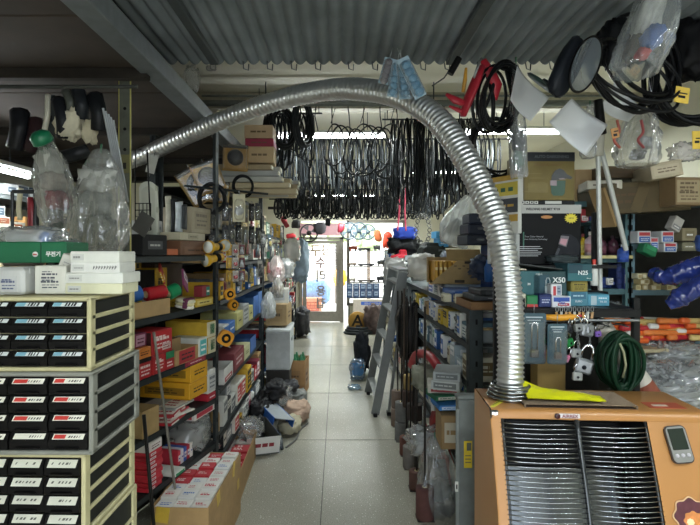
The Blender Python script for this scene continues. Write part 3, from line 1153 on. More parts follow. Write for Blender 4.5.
def roll(label, c, r, w, col, axis, core='c9b48e', name='tape_roll', cat='tape', group=None):
    q = Vector(axis).to_track_quat('Z', 'Y').to_euler()
    o = MB().lathe([(r * .55, -w / 2), (r * .98, -w / 2), (r, -w / 2 + .003), (r, w / 2 - .003), (r * .98, w / 2), (r * .55, w / 2), (r * .55, -w / 2)], 26, cap=False).build(name, P(col, .35, n=.06), None, c, q)
    tag(o, label, cat, group)
    MB().lathe([(r * .5, -w / 2), (r * .55, -w / 2), (r * .55, w / 2), (r * .5, w / 2), (r * .5, -w / 2)], 26, cap=False).build('core', P(core, .7), o)
    return o


ax = RA.R @ Vector((.35, 1, .1))
roll('wide red tape roll between the blue and green rolls', RA.p(-.05, uA(163), 1.475), .037, .12, 'b3202c', ax)
roll('blue tape roll left of the red roll', RA.p(-.07, uA(147), 1.48), .042, .05, '2f62a8', RA.R @ Vector((.5, 1, .2)))
roll('green tape roll right of the red roll', RA.p(-.05, uA(180), 1.47), .04, .07, '1d8a58', RA.R @ Vector((.3, 1, .35)))
A('black open box behind the tape rolls', 152, 178, 1.355, .24, .2, '201d1c', inset=.15, kind='tray')
o = carton('red and yellow packet leaning on the tape rolls', .012, .09, .1, 'b5352e', RA.p(-.10, uA(180), 1.53), RA.rz + R(25), 'packet', 'packet', (('X', 'd8b23c', (.1, .1, .6, .5), 2, 'f0e6d0'), ('y', 'd8b23c')), tilt=(R(25), R(-15)))
carton('purple and white packet leaning at the right of the green roll', .012, .11, .11, '8d3f6a', RA.p(-.05, uA(193), 1.475), RA.rz + R(20), 'packet', 'packet', (('X', 'cfc6cc', (.08, .5, .9, .92), 2, '5a3050'),), tilt=(R(-30), R(-10)))


def glove_stack(label, c, rz, cols, w=.11, d=.09):
    t = thing('glove_bundle', label, 'gloves', c, (0, R(8), rz))
    for i, cc in enumerate(cols):
        blob(MB(), (0, 0, .012 + i * .018), (w, d, .026), i + 3, .12, 18, 8).build('glove', P(cc, .9, n=.15, sc=60, bump=.3), t)
    MB().box((w * .2, 0, .01 + len(cols) * .009), (.03, d * 1.02, len(cols) * .018 + .006), 0, None, .004).build('cuff_band', P('6b3050', .8), t)


glove_stack('bundle of cream knit gloves with a purple band hanging over the shelf edge', RA.p(-.03, uA(189), 1.36), RA.rz, ('e5e2d6', 'ded3a8', 'e0dcc2'))
A('flat yellow box on the shelf right of the knit gloves', 196, 214, 1.355, .05, .22, 'c8a93a', (('X', 'd9c878', (.1, .2, .9, .8), 1, '5a4a20'), ('y', 'b0922c', (.2, .2, .8, .8), 2, '4a3a18')))
A('dark brown carton deep in the shelf behind the glove bundle', 188, 213, 1.355, .27, .22, '4a3a30', inset=.22)
A('small red and teal carton beside the post, above the flat yellow box', 205, 213, 1.41, .07, .06, '8e3038', (('X', '2f8070', (.5, .1, .95, .9), 1),), inset=.02)
A('dark green boxed set at the back of the chest-high shelf', 138, 164, 1.355, .25, .14, '2b4a36', (('X', '33553e', (.1, .2, .9, .8), 2, '8aa090'), ('y', '33553e', (.1, .2, .9, .8), 2, '8aa090')), inset=.3)
A('yellow box with a black mark lying on the black open box', 156, 172, 1.598, .045, .16, 'c79a2a', (('X', '2a2520', (.35, .2, .65, .8), 0), ('y', '2a2520', (.35, .2, .65, .8), 0)), inset=.18, rz=R(20))
A('blue box behind the red roll, next to the yellow carton', 166, 183, 1.355, .2, .15, '2b5a8c', (('X', '3a6a9c', (.1, .3, .9, .8), 2),), inset=.25)
A('yellow carton with small print high on the blue box', 184, 197, 1.355, .245, .13, 'd0a62e', (('X', 'c49a24', (.1, .2, .9, .9), 4, '3a3020'),), inset=.2, rz=R(6))

# --- shelf above eye level
A('black tool case lying flat on the top shelf', 143, 168, 1.68, .11, .36, '1b1b1d', (('X', '3a3c40', (.2, .3, .8, .7), 1, 'b8b8b4'),), name='tool_case')
A('white carton standing at the back of the top shelf', 172, 184, 1.68, .2, .2, 'c7c8c6', (('X', 'b5b8ba', (.1, .4, .9, .9), 3, '60646a'),), inset=.14)
A('orange box half hidden beside the black case', 169, 180, 1.68, .035, .12, 'b8643c', inset=.01)
A('brown carton with a pale lid on the top shelf', 181, 213, 1.68, .085, .3, '6e4c36', (('X', '7a563e', (.1, .1, .9, .6), 1, '4a3426'),))
A('pale beige carton stacked over the brown carton', 181, 206, 1.68, .045, .28, 'b9b29c', (('X', 'a59e88', (.3, .2, .7, .8), 1, '6a6456'),), dz=.089)
A('beige carton with faint printing on the upper stack, below the cable coil', 196, 215, 1.68, .16, .2, 'a49a82', (('X', '958b74', (.15, .15, .85, .85), 3, '6e6454'),), dz=.138, inset=.03)
A('white printed box behind the black case', 180, 194, 1.68, .055, .14, 'd2d3d2', (('X', 'e0e0de', (.1, .2, .9, .8), 2, '4a4c50'),), inset=.31)

# --- shelf with the red boxes
A('bright red box with white lettering, standing tallest of the red boxes', 152, 173, 1.04, .125, .16, 'b51f26', (('X', 'b51f26', (.08, .1, .92, .95), 4, 'e8d8d4'), ('X', 'e6dcd8', (.5, .12, .92, .4), 2, '8a2024'), ('y', '3a1c1e', (.0, .0, .98, .98), 2, '6a3a3a')), dz=.105)
A('red box with white lettering in the row under the tall red box', 153.5, 166, 1.04, .1, .16, 'b02228', (('X', 'b02228', (.08, .1, .92, .95), 4, 'ecd9d4'),))
A('red box with a green top band next to the post side', 166.5, 175, 1.04, .1, .16, 'a8242a', (('X', '1f7a50', (.0, .6, 1, 1), 0), ('X', 'a8242a', (.05, .05, .95, .55), 2, 'e8d8d4')))
A('orange box with a black foot band near the drawer cabinet', 138, 152, 1.04, .075, .14, 'd07c34', (('X', 'd07c34', (.1, .4, .9, .9), 2, '4a2818'), ('X', '241c1a', (.0, .0, 1, .3), 0)), dz=.085)
A('red box below the orange box, at the near end of its shelf', 139, 152.5, 1.04, .083, .16, 'ab2428', (('X', 'ab2428', (.05, .05, .95, .95), 3, 'e4d0cc'),))
A('pink and maroon pouch standing on the orange box', 139, 152, 1.04, .07, .06, '7a2f4a', (('X', 'b58a9c', (.15, .1, .85, .9), 2, '5a2038'),), dz=.163, inset=.03, name='pouch', cat='pouch')
A('open cardboard carton with a red label facing the aisle', 176, 199, 1.04, .085, .2, 'a9885c', (('X', 'a83238', (.15, .05, .85, .95), 2, '3a2a2a'),), kind='tray')
A('taller kraft carton standing inside the red-labelled carton row', 177, 190, 1.04, .145, .12, '8f7650', kind='tray', inset=.06)
A('white box with a teal panel beside the red-labelled carton', 199.5, 208, 1.04, .115, .2, 'd5d6ce', (('X', '58b5b5', (.15, .1, .85, .9), 2, 'f2f4f0'),))
A('yellow open box with green and white end, lower of two', 208.5, 217.5, 1.04, .1, .3, 'c9a634', (('X', 'd9d3b4', (.0, .0, 1, 1), 0), ('X', '2f7a58', (.3, .2, .75, .85), 0)), kind='tray')
A('yellow open box with green and white end, upper of two', 207.5, 217.5, 1.04, .1, .3, 'c2a032', (('X', 'd9d3b4', (.0, .0, 1, 1), 0), ('X', '2f7a58', (.3, .2, .75, .85), 0)), kind='tray', dz=.104)

# --- shelf with the yellow cartons
A('deep yellow carton with black logo print, lower of the pair', 190, 208, .73, .1, .34, 'd29a1e', (('X', 'd29a1e', (.1, .2, .9, .8), 2, '3a2c14'), ('y', '8a651a', (.1, .25, .9, .7), 2, '4a3616')), dz=.072)
A('deep yellow carton with black logo print, upper of the pair', 191, 208.3, .73, .1, .33, 'd8a020', (('X', 'd8a020', (.1, .2, .9, .8), 2, '3a2c14'), ('y', '94701c', (.1, .25, .9, .7), 2, '4a3616')), dz=.176)
A('maroon flat box on top of the yellow cartons', 186, 207, .73, .03, .2, '8f2438', (('X', 'a43044', (.1, .2, .9, .8), 1, 'e0ccd0'),), dz=.28)
A('white box standing by the post beside the yellow cartons', 208.5, 217, .73, .15, .24, 'd0d0ca', (('X', 'b9bab8', (.1, .1, .9, .8), 3, '6a6c70'),), dz=.05)
A('red box with white lettering under the white box by the post', 208.5, 217, .73, .046, .24, 'aa2030', (('X', 'aa2030', (.05, .1, .95, .9), 1, 'f0e0e0'),))
A('open kraft bin near the drawer cabinet on the lower shelf', 143, 160, .73, .14, .26, 'a58a5c', kind='tray')
for i in range(9):
    A('red boxed blister pack in the leaning stack, %s from the bottom' % ORD[i].replace('nearest', 'first'), 148 + (i % 3), 163 + (i % 2), .43, .021, .2, ('b81f30', 'a81c2a', 'c02a38')[i % 3],
      (('X', 'e2d0d0', (.1, .2, .5, .8), 1, '9a2030'),), dz=.002 + i * .0225, name='blister_box', group='stacked red boxes on the low shelf')
A('white printed carton lid over the stack of red boxes', 149, 163, .43, .05, .18, 'cfc9c2', (('X', 'd8d2cc', (.1, .1, .9, .9), 2, '6a4a4a'),), dz=.206)
for i in range(6):
    o = carton('%s catalogue lying under the yellow cartons, %s from the bottom' % (('red', 'white', 'striped red', 'pale', 'red edged', 'grey')[i], ORD[i].replace('nearest', 'first')), .24, .22, .0105, ('b0202c', 'd6d2ca', 'b44048', 'c9c4b8', 'a83038', '9a9a98')[i],
               RA.p(-.11 - .012 * ((i * 5) % 4), uA(176 + 3 * ((i * 3) % 4)), .7315 + i * .0118), RA.rz + R((8, -12, 3, -6, 14, 0)[i]), 'catalogue', 'book', (('X', 'ddd6cc', (.05, .1, .5, .9), 0), ('T', 'd8d2c8', (.5, .1, .95, .9), 3, 'a03038')), seam=False, bev=.001)
A('green edged packet lying on the lower shelf', 170, 181, .43, .018, .16, 'd4d8d0', (('X', '1f8a5c', (.1, .1, .9, .9), 0), ('T', '1f8a5c', (.5, .2, .9, .8), 0)), dz=.001, inset=-.03)
for i in range(5):
    A('red and blue striped small box, %s in the lower shelf row' % ORD[i].replace('nearest', 'first'), 184 + i * 3, 187 + i * 3, .43, .085, .14, ('b83040', 'c9c4cc', '3a5aa8', 'b02838', 'd8d4cc')[i], (('X', 'd6cfd0', (.15, .3, .85, .7), 1, '3a4a90'),), inset=.04, name='small_box')
bag('big crumpled clear bag of parts on the lower shelf by the post', RA.p(-.13, uA(208), .53), (.26, .3, .19), 12, CLEAR('d6d9d8', .4), amp=.22, contents=((P('8f9090', .4, n=.3), (0, 0, -.02), (.18, .2, .1)),))
A('white open box with red stripes above the clear bag', 196, 216, .43, .07, .2, 'd8d4ce', (('X', 'b03040', (.1, .1, .9, .5), 0), ('y', 'b03040', (.1, .1, .9, .5), 0)), kind='tray', dz=.225, inset=.01)
# --- rods leaning on the shelving
tag(MB().tube(spline([(-.875, 2.98, 0.0), (-.915, 2.87, .6), (-.965, 2.755, 1.28)], 8), .008, 8).build('rod', P('8f8c84', .35, .6)), 'thin pale steel rod leaning against the near shelving', 'rod')
tag(MB().tube([(-.86, 2.55, 0.0), (-.93, 2.52, .92)], .009, 8).build('rod', P('1c1a18', .4)), 'short dark rod leaning by the cream drawer cabinet', 'rod')

# ================================================================== left racks further back
LX = -.82
BLEV = (2.16, 1.9, 1.62, 1.36, 1.06, .74, .42, .1)
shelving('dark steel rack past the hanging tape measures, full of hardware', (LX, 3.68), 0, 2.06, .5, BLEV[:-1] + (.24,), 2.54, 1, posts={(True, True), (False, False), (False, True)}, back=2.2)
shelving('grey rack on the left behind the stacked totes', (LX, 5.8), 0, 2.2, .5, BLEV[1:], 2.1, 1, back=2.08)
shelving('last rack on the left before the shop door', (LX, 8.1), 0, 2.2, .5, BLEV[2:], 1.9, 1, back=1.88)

PAL = [('d6d3c8', 'white', 'c23a3a', 'red'), ('cdb98a', 'beige', '6a5a3a', 'brown'), ('a88a5c', 'brown cardboard', '5a4630', 'dark'), ('b52a32', 'red', 'e8dcd8', 'white'),
       ('cfa42c', 'yellow', '2c2820', 'black'), ('2f5f9e', 'blue', 'e0e6ec', 'white'), ('8f9496', 'grey', 'd8d8d4', 'pale'), ('d9d9d4', 'white', '2f62a8', 'blue'),
       ('3a6a52', 'green', 'dce4da', 'white'), ('2a2b2e', 'black', 'c8c4b8', 'cream'), ('c6c9a0', 'pale yellow', '5a5a40', 'olive'), ('7c2a3c', 'maroon', 'e2d2d4', 'pink'),
       ('b9ad90', 'tan', '4a4030', 'dark'), ('bfc0ba', 'pale grey', '5a5c5e', 'grey')]
LEVN = {2.16: 'topmost', .24: 'bottom', 1.9: 'high', 1.62: 'eye-level', 1.36: 'chest-high', 1.06: 'waist-high', .74: 'knee-high', .42: 'low', .1: 'bottom',
        1.37: 'top', 1.165: 'upper', .94: 'middle', .68: 'lower'}


def fill(unit, fr, z, y0, y1, side, seed, hmax, depth=.3, pal=None, wmin=.1, wmax=.24, start=0, skip=()):
    """a row of separate packed goods along a shelf, front faces towards the aisle (side +1 = faces +x)"""
    rnd = random.Random(seed)
    y = y0
    n = start
    while y < y1 - .05:
        w = min(rnd.uniform(wmin, wmax), y1 - y)
        if y + w > y1 - .05:
            w = y1 - y
        h = hmax * rnd.uniform(.45, .95)
        D = depth * rnd.uniform(.75, 1.05)
        c = (pal or PAL)[rnd.randrange(len(pal or PAL))]
        loc = fr.p(-side * (D / 2 + rnd.uniform(.0, .03)), y + w / 2, z + .0015)
        where = '%s along %s shelf, %s' % (ORD[n % 24].replace('nearest', 'first'), LEVN[z], unit)
        f = 'X' if side > 0 else 'x'
        k = rnd.random()
        if any(a < y + w / 2 < b for a, b in skip):
            y += w
            continue
        if k < .62:
            mk = [(f, c[2], (.1, .12, .9, .88) if rnd.random() < .5 else (.1, .5, .9, .9), rnd.choice((1, 2, 3)), c[0] if c[2] != 'c23a3a' else 'f0e8e4'), ('y', c[2], (.2, .3, .8, .7), 1, c[0])]
            carton('%s box with %s print, %s' % (c[1], c[3], where), D, w - .006, h, c[0], loc, fr.rz + R(rnd.uniform(-2, 2)), 'goods_box', marks=mk, seed=seed + n)
            if h < hmax * .5 and rnd.random() < .8:
                c2 = (pal or PAL)[rnd.randrange(len(pal or PAL))]
                h2 = hmax * rnd.uniform(.25, .42)
                carton('%s box lying on another, %s' % (c2[1], where), D * .85, w - .02, h2, c2[0], loc + Vector((-.01 * side, 0, h + .003)), fr.rz + R(rnd.uniform(-5, 5)), 'goods_box',
                       marks=[(f, c2[2], (.12, .15, .88, .85), 2, c2[0])], seed=seed + n + 50)
        elif k < .8:
            o = tray('%s bin of parts, %s' % (c[1], where), D, w - .006, h * .75, c[0], loc, fr.rz, 'parts_bin', marks=[(f, c[2], (.2, .25, .8, .75), 1, c[0])])
            blob(MB(), (0, 0, h * .55), (D * .9, w * .85, h * .6), seed + n, .3, 16, 10, 0, 0, 5).build('bin_contents', P(rnd.choice(('8a8a88', 'c9c6bc', '4a4c50', 'b8a070')), .5, n=.35, sc=50), o)
        elif k < .92:
            bag('clear bag of %s goods, %s' % (c[1], where), loc + Vector((0, 0, h * .5)), (D * .9, w * .9, h * .72), seed + n, CLEAR('dfe3e2', .4), amp=.2, contents=((P(c[0], .5, n=.3), (0, 0, -.01), (D * .7, w * .7, h * .5)),))
        else:
            m = max(1, int(w / .085))
            for q in range(m):
                yy = y + w * (q + .5) / m
                o = MB().lathe([(.034, 0), (.036, .004), (.036, h * .62), (.03, h * .72), (.014, h * .76), (.014, h * .8)], 16).build('spray_can', P(c[0], .35, n=.05), None, fr.p(-side * .06, yy, z + .0015))
                tag(o, '%s bottle, %s of %d, %s' % (c[1], ORD[q].replace('nearest', 'first'), m, where), 'bottle')
                MB().cyl((0, 0, h * .8), (0, 0, h * .92), .016, n=12).build('cap', P(c[2], .4), o)
        n += 1
        y += w


R1, R2, R3 = Rack((LX, 3.62), 0), Rack((LX, 5.8), 0), Rack((LX, 8.1), 0)
U1 = 'left rack past tape measures'
fill(U1, R1, .24, .08, 2.05, 1, 11, .15, .36)
fill(U1, R1, .42, .05, 2.05, 1, 12, .24, .36)
fill(U1, R1, 1.62, .05, 2.05, 1, 15, .2, .33, wmax=.2)
fill(U1, R1, 1.9, .35, 2.05, 1, 16, .2, .33)
fill(U1, R1, 1.36, .05, 2.05, 1, 17, .2, .33, wmin=.09, wmax=.17)
U2 = 'left rack behind totes'
for i, z in enumerate((.1, .42, .74, 1.06, 1.36, 1.62, 1.9)):
    fill(U2, R2, z, .05, 2.15, 1, 30 + i, .22, .34, wmin=.16, wmax=.32)
U3 = 'left rack nearest the door'
for i, z in enumerate((.1, .42, .74, 1.06, 1.36, 1.62)):
    fill(U3, R3, z, .05, 2.15, 1, 50 + i, .24, .34, wmin=.2, wmax=.4)


def B(label, y0, y1, z, h, D, col, marks=(), inset=.0, kind='box', rz=0, dz=0, name=None, **kw):
    loc = R1.p(-D / 2 - inset, (y0 + y1) / 2, z + .0015 + dz)
    if kind == 'tray':
        return tray(label, D, y1 - y0, h, col, loc, rz, name or 'open_carton', marks=marks, **kw)
    return carton(label, D, y1 - y0, h, col, loc, rz, name or 'cardboard_box', marks=marks, **kw)


def yB(px):
    return .82 * F / (338 - px) - 3.62


# grey, white and pale yellow cartons on the waist and knee shelves
B('pale yellow box with an end label above the grey cartons', yB(237), yB(243), 1.06, .14, .3, 'c3bd78', (('X', 'b5ae66', (.2, .3, .8, .7), 1, '4a4830'),))
B('white carton with blue end label in the waist-high row', yB(224), yB(229), 1.06, .1, .3, 'cfd2d2', (('X', '2f6ab0', (.05, .1, .95, .9), 1, 'e6eef4'),))
B('bright blue carton facing the aisle in the waist-high row', yB(229), yB(235), 1.06, .1, .3, '2a68b4', (('X', '2a68b4', (.1, .2, .9, .8), 1, 'e6eef4'),))
B('grey speckled carton between the blue and pale yellow boxes', yB(243), yB(249), 1.06, .17, .3, 'a5a8a8', (('X', 'b5b8b8', (.1, .1, .9, .9), 3, '6a6c6e'),))
B('second pale yellow box further along the waist-high row', yB(249), yB(253), 1.06, .13, .3, 'c8c284', (('X', 'b5ae66', (.2, .3, .8, .7), 1, '4a4830'),))
B('blue plastic tote on the waist-high shelf, nearest of two', yB(253.5), yB(258), 1.06, .2, .36, '39619c', kind='tray', name='storage_tote')
B('dull blue plastic tote on the waist-high shelf, farther of two', yB(258.5), yB(262), 1.06, .22, .36, '47689a', kind='tray', name='storage_tote')
B('white open box of papers on the knee-high shelf', yB(224), yB(233), .74, .11, .3, 'cdcdc8', (('X', 'a83a40', (.1, .1, .9, .4), 1),), kind='tray')
B('maroon carton with dark top on the knee-high shelf', yB(234), yB(244), .74, .15, .34, '742830', (('X', '8a3038', (.1, .1, .9, .9), 2, 'd8c0c0'),))
B('pale yellow carton low beside the maroon carton', yB(244.5), yB(250), .74, .12, .3, 'c6c49a', (('X', 'b8b688', (.2, .3, .8, .7), 2, '6a6a50'),))
B('blue and grey bin on the knee-high shelf by the floor clutter', yB(250.5), yB(256), .74, .14, .34, '3a5c94', kind='tray', name='storage_tote')
# big grey totes standing in front of the second rack
carton('dark carton on the floor carrying the big pale grey tote', .26, .5, .40, '34302c', (-.68, 6.1, .002), R(2), marks=(('X', '45403a', (.2, .3, .8, .8), 1, '6a6258'),))
carton('kraft carton on top of the big pale grey tote', .24, .34, .24, 'a38a62', (-.68, 6.05, .875), R(-4), marks=(('X', '967d56', (.2, .2, .8, .8), 2, '5a4a34'), ('y', '967d56', (.2, .2, .8, .8), 1, '5a4a34')))
carton('white carton stacked over the kraft carton above the grey tote', .22, .3, .16, 'c9c8c0', (-.68, 6.1, 1.12), R(3), marks=(('X', '8fa0b0', (.1, .2, .9, .8), 2, 'c9c8c0'), ('y', 'b0b4b8', (.2, .2, .8, .8), 1, '5a5a60')))
for i, (y, z, c, lab) in enumerate(((6.05, .41, 'b3b8b8', 'big pale grey tote with a lid standing out from the left rack'),)):
    o = tray(lab, .26, .62, .43, c, (-.66, y, z + .002), R(1 - i), 'storage_tote', 'tote', t=.012)
    mb = MB()
    mb.box((.0, 0, .425), (.275, .64, .03), 0, None, .006)
    mb.build('lid', P(c, .5, n=.08), o)
    MB().box((.132, 0, .3), (.014, .16, .035), 0, None, .004).build('handle', P('7d8484', .5), o)
o = tray('brown carton of green bottles on the floor past the grey tote', .28, .32, .40, '9c7850', (-.52, 6.45, .002), R(-6), marks=(('y', '8a6a46', (.2, .2, .8, .7), 2, '5a4430'), ('X', '8a6a46', (.2, .2, .8, .7), 2, '5a4430')))
for k in range(6):
    MB().lathe([(.03, .3), (.03, .4), (.012, .44), (.012, .46)], 12, 0, Matrix.Translation((-.08 + (k % 3) * .08, -.07 + (k // 3) * .14, 0))).build('green_bottle', P('2f6a48', .3), o)
bag('silvery plastic bag bulging out of the left rack over the totes', (-.66, 6.35, 1.50), (.26, .5, .24), 21, CLEAR('dfe3e4', .55), amp=.25)
bag('white plastic bag hanging in front of the far left rack', (-.66, 7.6, 1.72), (.24, .4, .36), 22, CLEAR('e4e2da', .6), amp=.22)
bag('blue and white cloth bundle hung near the door on the left', (-.62, 8.6, 1.55), (.3, .5, .7), 23, P('a9bccb', .8, n=.3, sc=8), 'cloth_bundle', 'bundle', amp=.2)
# ================================================================== cartons on the floor, left
def carton_of_boxes(label, cxy, w, d, h, rz, taped):
    o = tray(label, w, d, h, 'a98a5e', (cxy[0], cxy[1], .002), rz, 'open_carton', t=.006)
    if taped:
        m = P('c9a83e', .4, n=.1, name='tape')
        for (x, y, z, a, b, r) in ((w / 2 + .001, -.18, h * .9, .07, .06, 12), (w / 2 + .001, .18, h * .93, .09, .05, -15), (w / 2 + .001, .3, h * .55, .06, .05, 5)):
            MB().box((x, y, z), (.002, b, a), 0, (R(r), 0, 0)).build('tape_patch', m, o)
        MB().box((-w * .3, -d / 2 - .001, h * .9), (.07, .002, .08), 0, (0, R(8), 0)).build('tape_patch', m, o)
    return o


B1c = (-.80, 3.075)
carton_of_boxes('long taped cardboard carton of small white, red and blue boxes on the floor', B1c, .3, .75, .385, R(-2), True)
rnd = random.Random(4)
cols = [('dcdad4', 'white', 'b83040', '2f58a0'), ('b4222f', 'red', 'e6dcd8', 'e6dcd8'), ('d8d8d6', 'white and blue', '2f62b0', '2f62b0')]
pat = [2, 0, 0, 0, 2, 0, 2, 0, 0, 1, 2, 0, 1, 1, 0, 0, 1, 2, 0, 0, 0, 0, 1, 0]
for r in range(8):
    for c in range(3):
        k = pat[(r * 3 + c) % 24]
        h_, nm, a, b = cols[k]
        hz = rnd.uniform(.078, .092)
        y = B1c[1] - .322 + r * .0915
        x = B1c[0] - .093 + c * .0935
        o = carton('%s box in the floor carton, %s row from the camera, %s column' % (nm, ORD[r].replace('nearest', 'first'), ('left', 'middle', 'right')[c]),
                   .088, .086, hz, h_, (x + (y - B1c[1]) * .035, y, .30 + (r % 3) * .004), R(-2 + rnd.uniform(-3, 3)), 'small_box',
                   marks=(('T', h_, (.08, .2, .92, .85), 2, a), ('X', b, (.0, .0, 1, .55), 1, h_), ('y', b, (.0, .0, 1, .5), 1, h_)), group='small boxes in the taped floor carton', bev=.0015, seed=r * 3 + c)
for i in range(2):
    tray('filler carton of spare boxes under the top layer of the taped floor carton, %s half' % ('near', 'far')[i], .27, .36, .29, 'b09468', (B1c[0], B1c[1] - .183 + i * .366, .009), R(-2), 'inner_carton') if False else None
MB_ = MB()
sup = MB().box((0, 0, 0), (.27, .71, .285), 0, None, .002).build('inner_stack', P('c9c4ba', .7), None, (B1c[0], B1c[1], .1525), (0, 0, R(-2)))
tag(sup, 'packed lower layer of white boxes inside the taped floor carton', 'box')
B2c = (-.845, 4.02)
carton_of_boxes('low cardboard carton of red and white boxes behind the taped carton', B2c, .34, .84, .2, R(1), False)
for r in range(7):
    for c in range(2):
        k = 1 if (c == 1 or r < 4) and not (r == 6) else 0
        h_, nm, a, b = cols[k]
        y = B2c[1] - .35 + r * .114
        x = B2c[0] - .075 + c * .155
        carton('%s box in the low rear floor carton, %s row from the camera, %s column' % (nm, ORD[r].replace('nearest', 'first'), ('left', 'right')[c]), .145, .105, .12 + .012 * ((r + c) % 3), h_, (x, y, .009), R(1),
               'small_box', marks=(('T', h_, (.06, .15, .94, .9), 2, a), ('y', a, (.1, .3, .9, .8), 1, h_)), group='small boxes in the low floor carton', bev=.0015, seed=r * 2 + c + 70)

# ---- clutter further along the floor
FX = -.72
tray('grey open box with a blue outer side lying tilted behind the cartons', .30, .38, .16, '5b5d56', (-.72, 4.55, .03), R(28), 'open_carton', marks=(('X', '2f62a8', (0, 0, 1, 1), 0), ('y', 'd8d8d2', (0, .1, 1, 1), 1, '8a3038')), tilt=(R(8), R(4)))
lid = MB()
lid.box((0, 0, 0), (.2, .5, .006), 0)
lid.box((.1, 0, -.03), (.006, .5, .07), 1)
lid.box((-.1, 0, -.03), (.006, .5, .07), 1)
tag(lid.build('box_lid', [P('8f959a', .5, n=.08), P('2c62ac', .5)], None, (-.60, 4.95, .22), (R(6), R(14), R(30))), 'long grey lid with bright blue rim leaning over the floor clutter', 'lid')
bag('clear crumpled plastic stuffed in the tilted grey box', (-.74, 4.42, .22), (.22, .2, .14), 31, CLEAR('e6eaea', .3), amp=.35)
bag('clear crumpled plastic lying behind the blue rimmed lid', (-.63, 5.5, .2), (.3, .35, .2), 32, CLEAR('e2e6e6', .3), amp=.35)
bag('dusty pink cloth heap at the edge of the floor clutter', (-.42, 5.35, .09), (.26, .42, .16), 33, P('b59a86', .9, n=.15), 'cloth_heap', 'cloth', amp=.2)
bag('beige sack slumped below the pink cloth', (-.46, 4.98, .07), (.22, .34, .13), 34, P('a69f86', .9, n=.15), 'sack', 'sack', amp=.2)
bag('grey tarp folded at the end of the floor clutter', (-.5, 5.85, .09), (.3, .3, .16), 35, P('7d7f7c', .7, n=.2), 'tarp', 'tarp', amp=.25)
bag('black rubbish sack on the floor against the left rack', (-.70, 5.2, .17), (.22, .3, .3), 36, P('17181a', .35, n=.2), 'sack', 'sack', amp=.25)
for i, (x, y, z, sx, sy, sz, c) in enumerate(((-.5, 6.6, .08, .2, .26, .15, '26272a'), (-.62, 5.25, .33, .2, .3, .16, '2a2a2c'), (-.75, 5.0, .15, .2, .3, .28, '1d1d20'), (-.74, 4.75, .12, .16, .2, .2, '2c2d2f'), (-.52, 5.75, .24, .18, .22, .12, '333336'))):
    bag('dark tool pouch in the floor clutter, %s one counting from the camera' % ORD[(4, 2, 1, 0, 3)[i]], (x, y, z), (sx, sy, sz), 40 + i, P(c, .5, n=.3), 'tool_pouch', 'pouch', amp=.3)
# grey metal frame standing out of the clutter
mf = thing('folding_stand', 'dark grey folded metal stand lying on the terrazzo by the cartons', 'stand', (-.56, 4.62, 0), (0, 0, R(10)))
for i, (x, y) in enumerate(((-.1, .0), (.06, .0))):
    MB().tube([(x, -.12, .012), (x, .0, .05), (x, .26, .03)], .014, 8).build('rail', P('55585a', .4, .6), mf)
for i in range(4):
    MB().cyl((-.1, -.1 + i * .11, .025 + .02 * (i % 2)), (.06, -.1 + i * .11, .025 + .02 * (i % 2)), .011, n=8).build('crossbar', P('55585a', .4, .6), mf)
tag(MB().tube(spline([(-.45, 4.55, .01), (-.38, 4.75, .012), (-.36, 5.0, .01), (-.3, 5.2, .012)], 8), .008, 6).build('hose', P('6a6a66', .6)), 'thin grey hose end lying across the floor by the stand', 'hose')
tag(MB().tube(spline([(-1.0, 3.52, .12), (-.97, 3.6, .3), (-.93, 3.66, .36), (-.86, 3.62, .2)], 8), .018, 8).build('hose', P('a2a4a4', .4, .3)), 'curved pale grey hose between the rack post and low carton', 'hose')

# ================================================================== hanging off the post and rack edges
def tape_measure(label, c, r, rz, tilt=0, col='dc9a1e'):
    t = thing('tape_measure', label, 'tape measure', c, (0, tilt, rz))
    X = Matrix.Rotation(PI / 2, 4, 'X')
    poly = []
    for k in range(28):
        a = 2 * PI * k / 28
        e = 3.2
        q = (abs(math.cos(a)) ** e + abs(math.sin(a)) ** e) ** (-1 / e)
        poly.append((r * q * math.cos(a), r * q * math.sin(a)))
    mb = MB().prism([(x * .95, y * .95) for x, y in poly], r * .9, 0, Matrix.Translation((0, r * .45, 0)) @ X)
    mb.prism(poly, r * .6, 0, Matrix.Translation((0, r * .3, 0)) @ X)
    mb.build('case', P(col, .4, n=.06), t)
    MB().lathe([(r * .62, 0), (r * .6, .004), (r * .3, .005), (r * .28, .002)], 24, 0, Matrix.Translation((0, -r * .45, 0)) @ X).build('side_disc', BLACKP, t)
    MB().lathe([(r * .3, 0), (r * .28, .007)], 20, 0, Matrix.Translation((0, -r * .45, 0)) @ X).build('hub', P(col, .4, n=.06), t)
    MB().box((r * .95, 0, -r * .8), (r * .5, r * .35, r * .12), 0, None, .002).build('tape_hook', STEEL, t)
    return t


def hook(parent_label, p0, p1):
    pass


PX = -.775
tape_measure('yellow tape measure hanging highest on the dark rack post', Vector(at(229.5, 294, 3.5)), .037, R(30), R(-20))
tape_measure('yellow boxed tape measure tilted just under the highest one', Vector(at(233, 305, 3.52)), .034, R(50), R(38), 'c98e22')
tape_measure('largest yellow tape measure, hanging lowest on the rack post', Vector(at(225.5, 338, 3.48)), .05, R(25), R(30), 'd9941c')


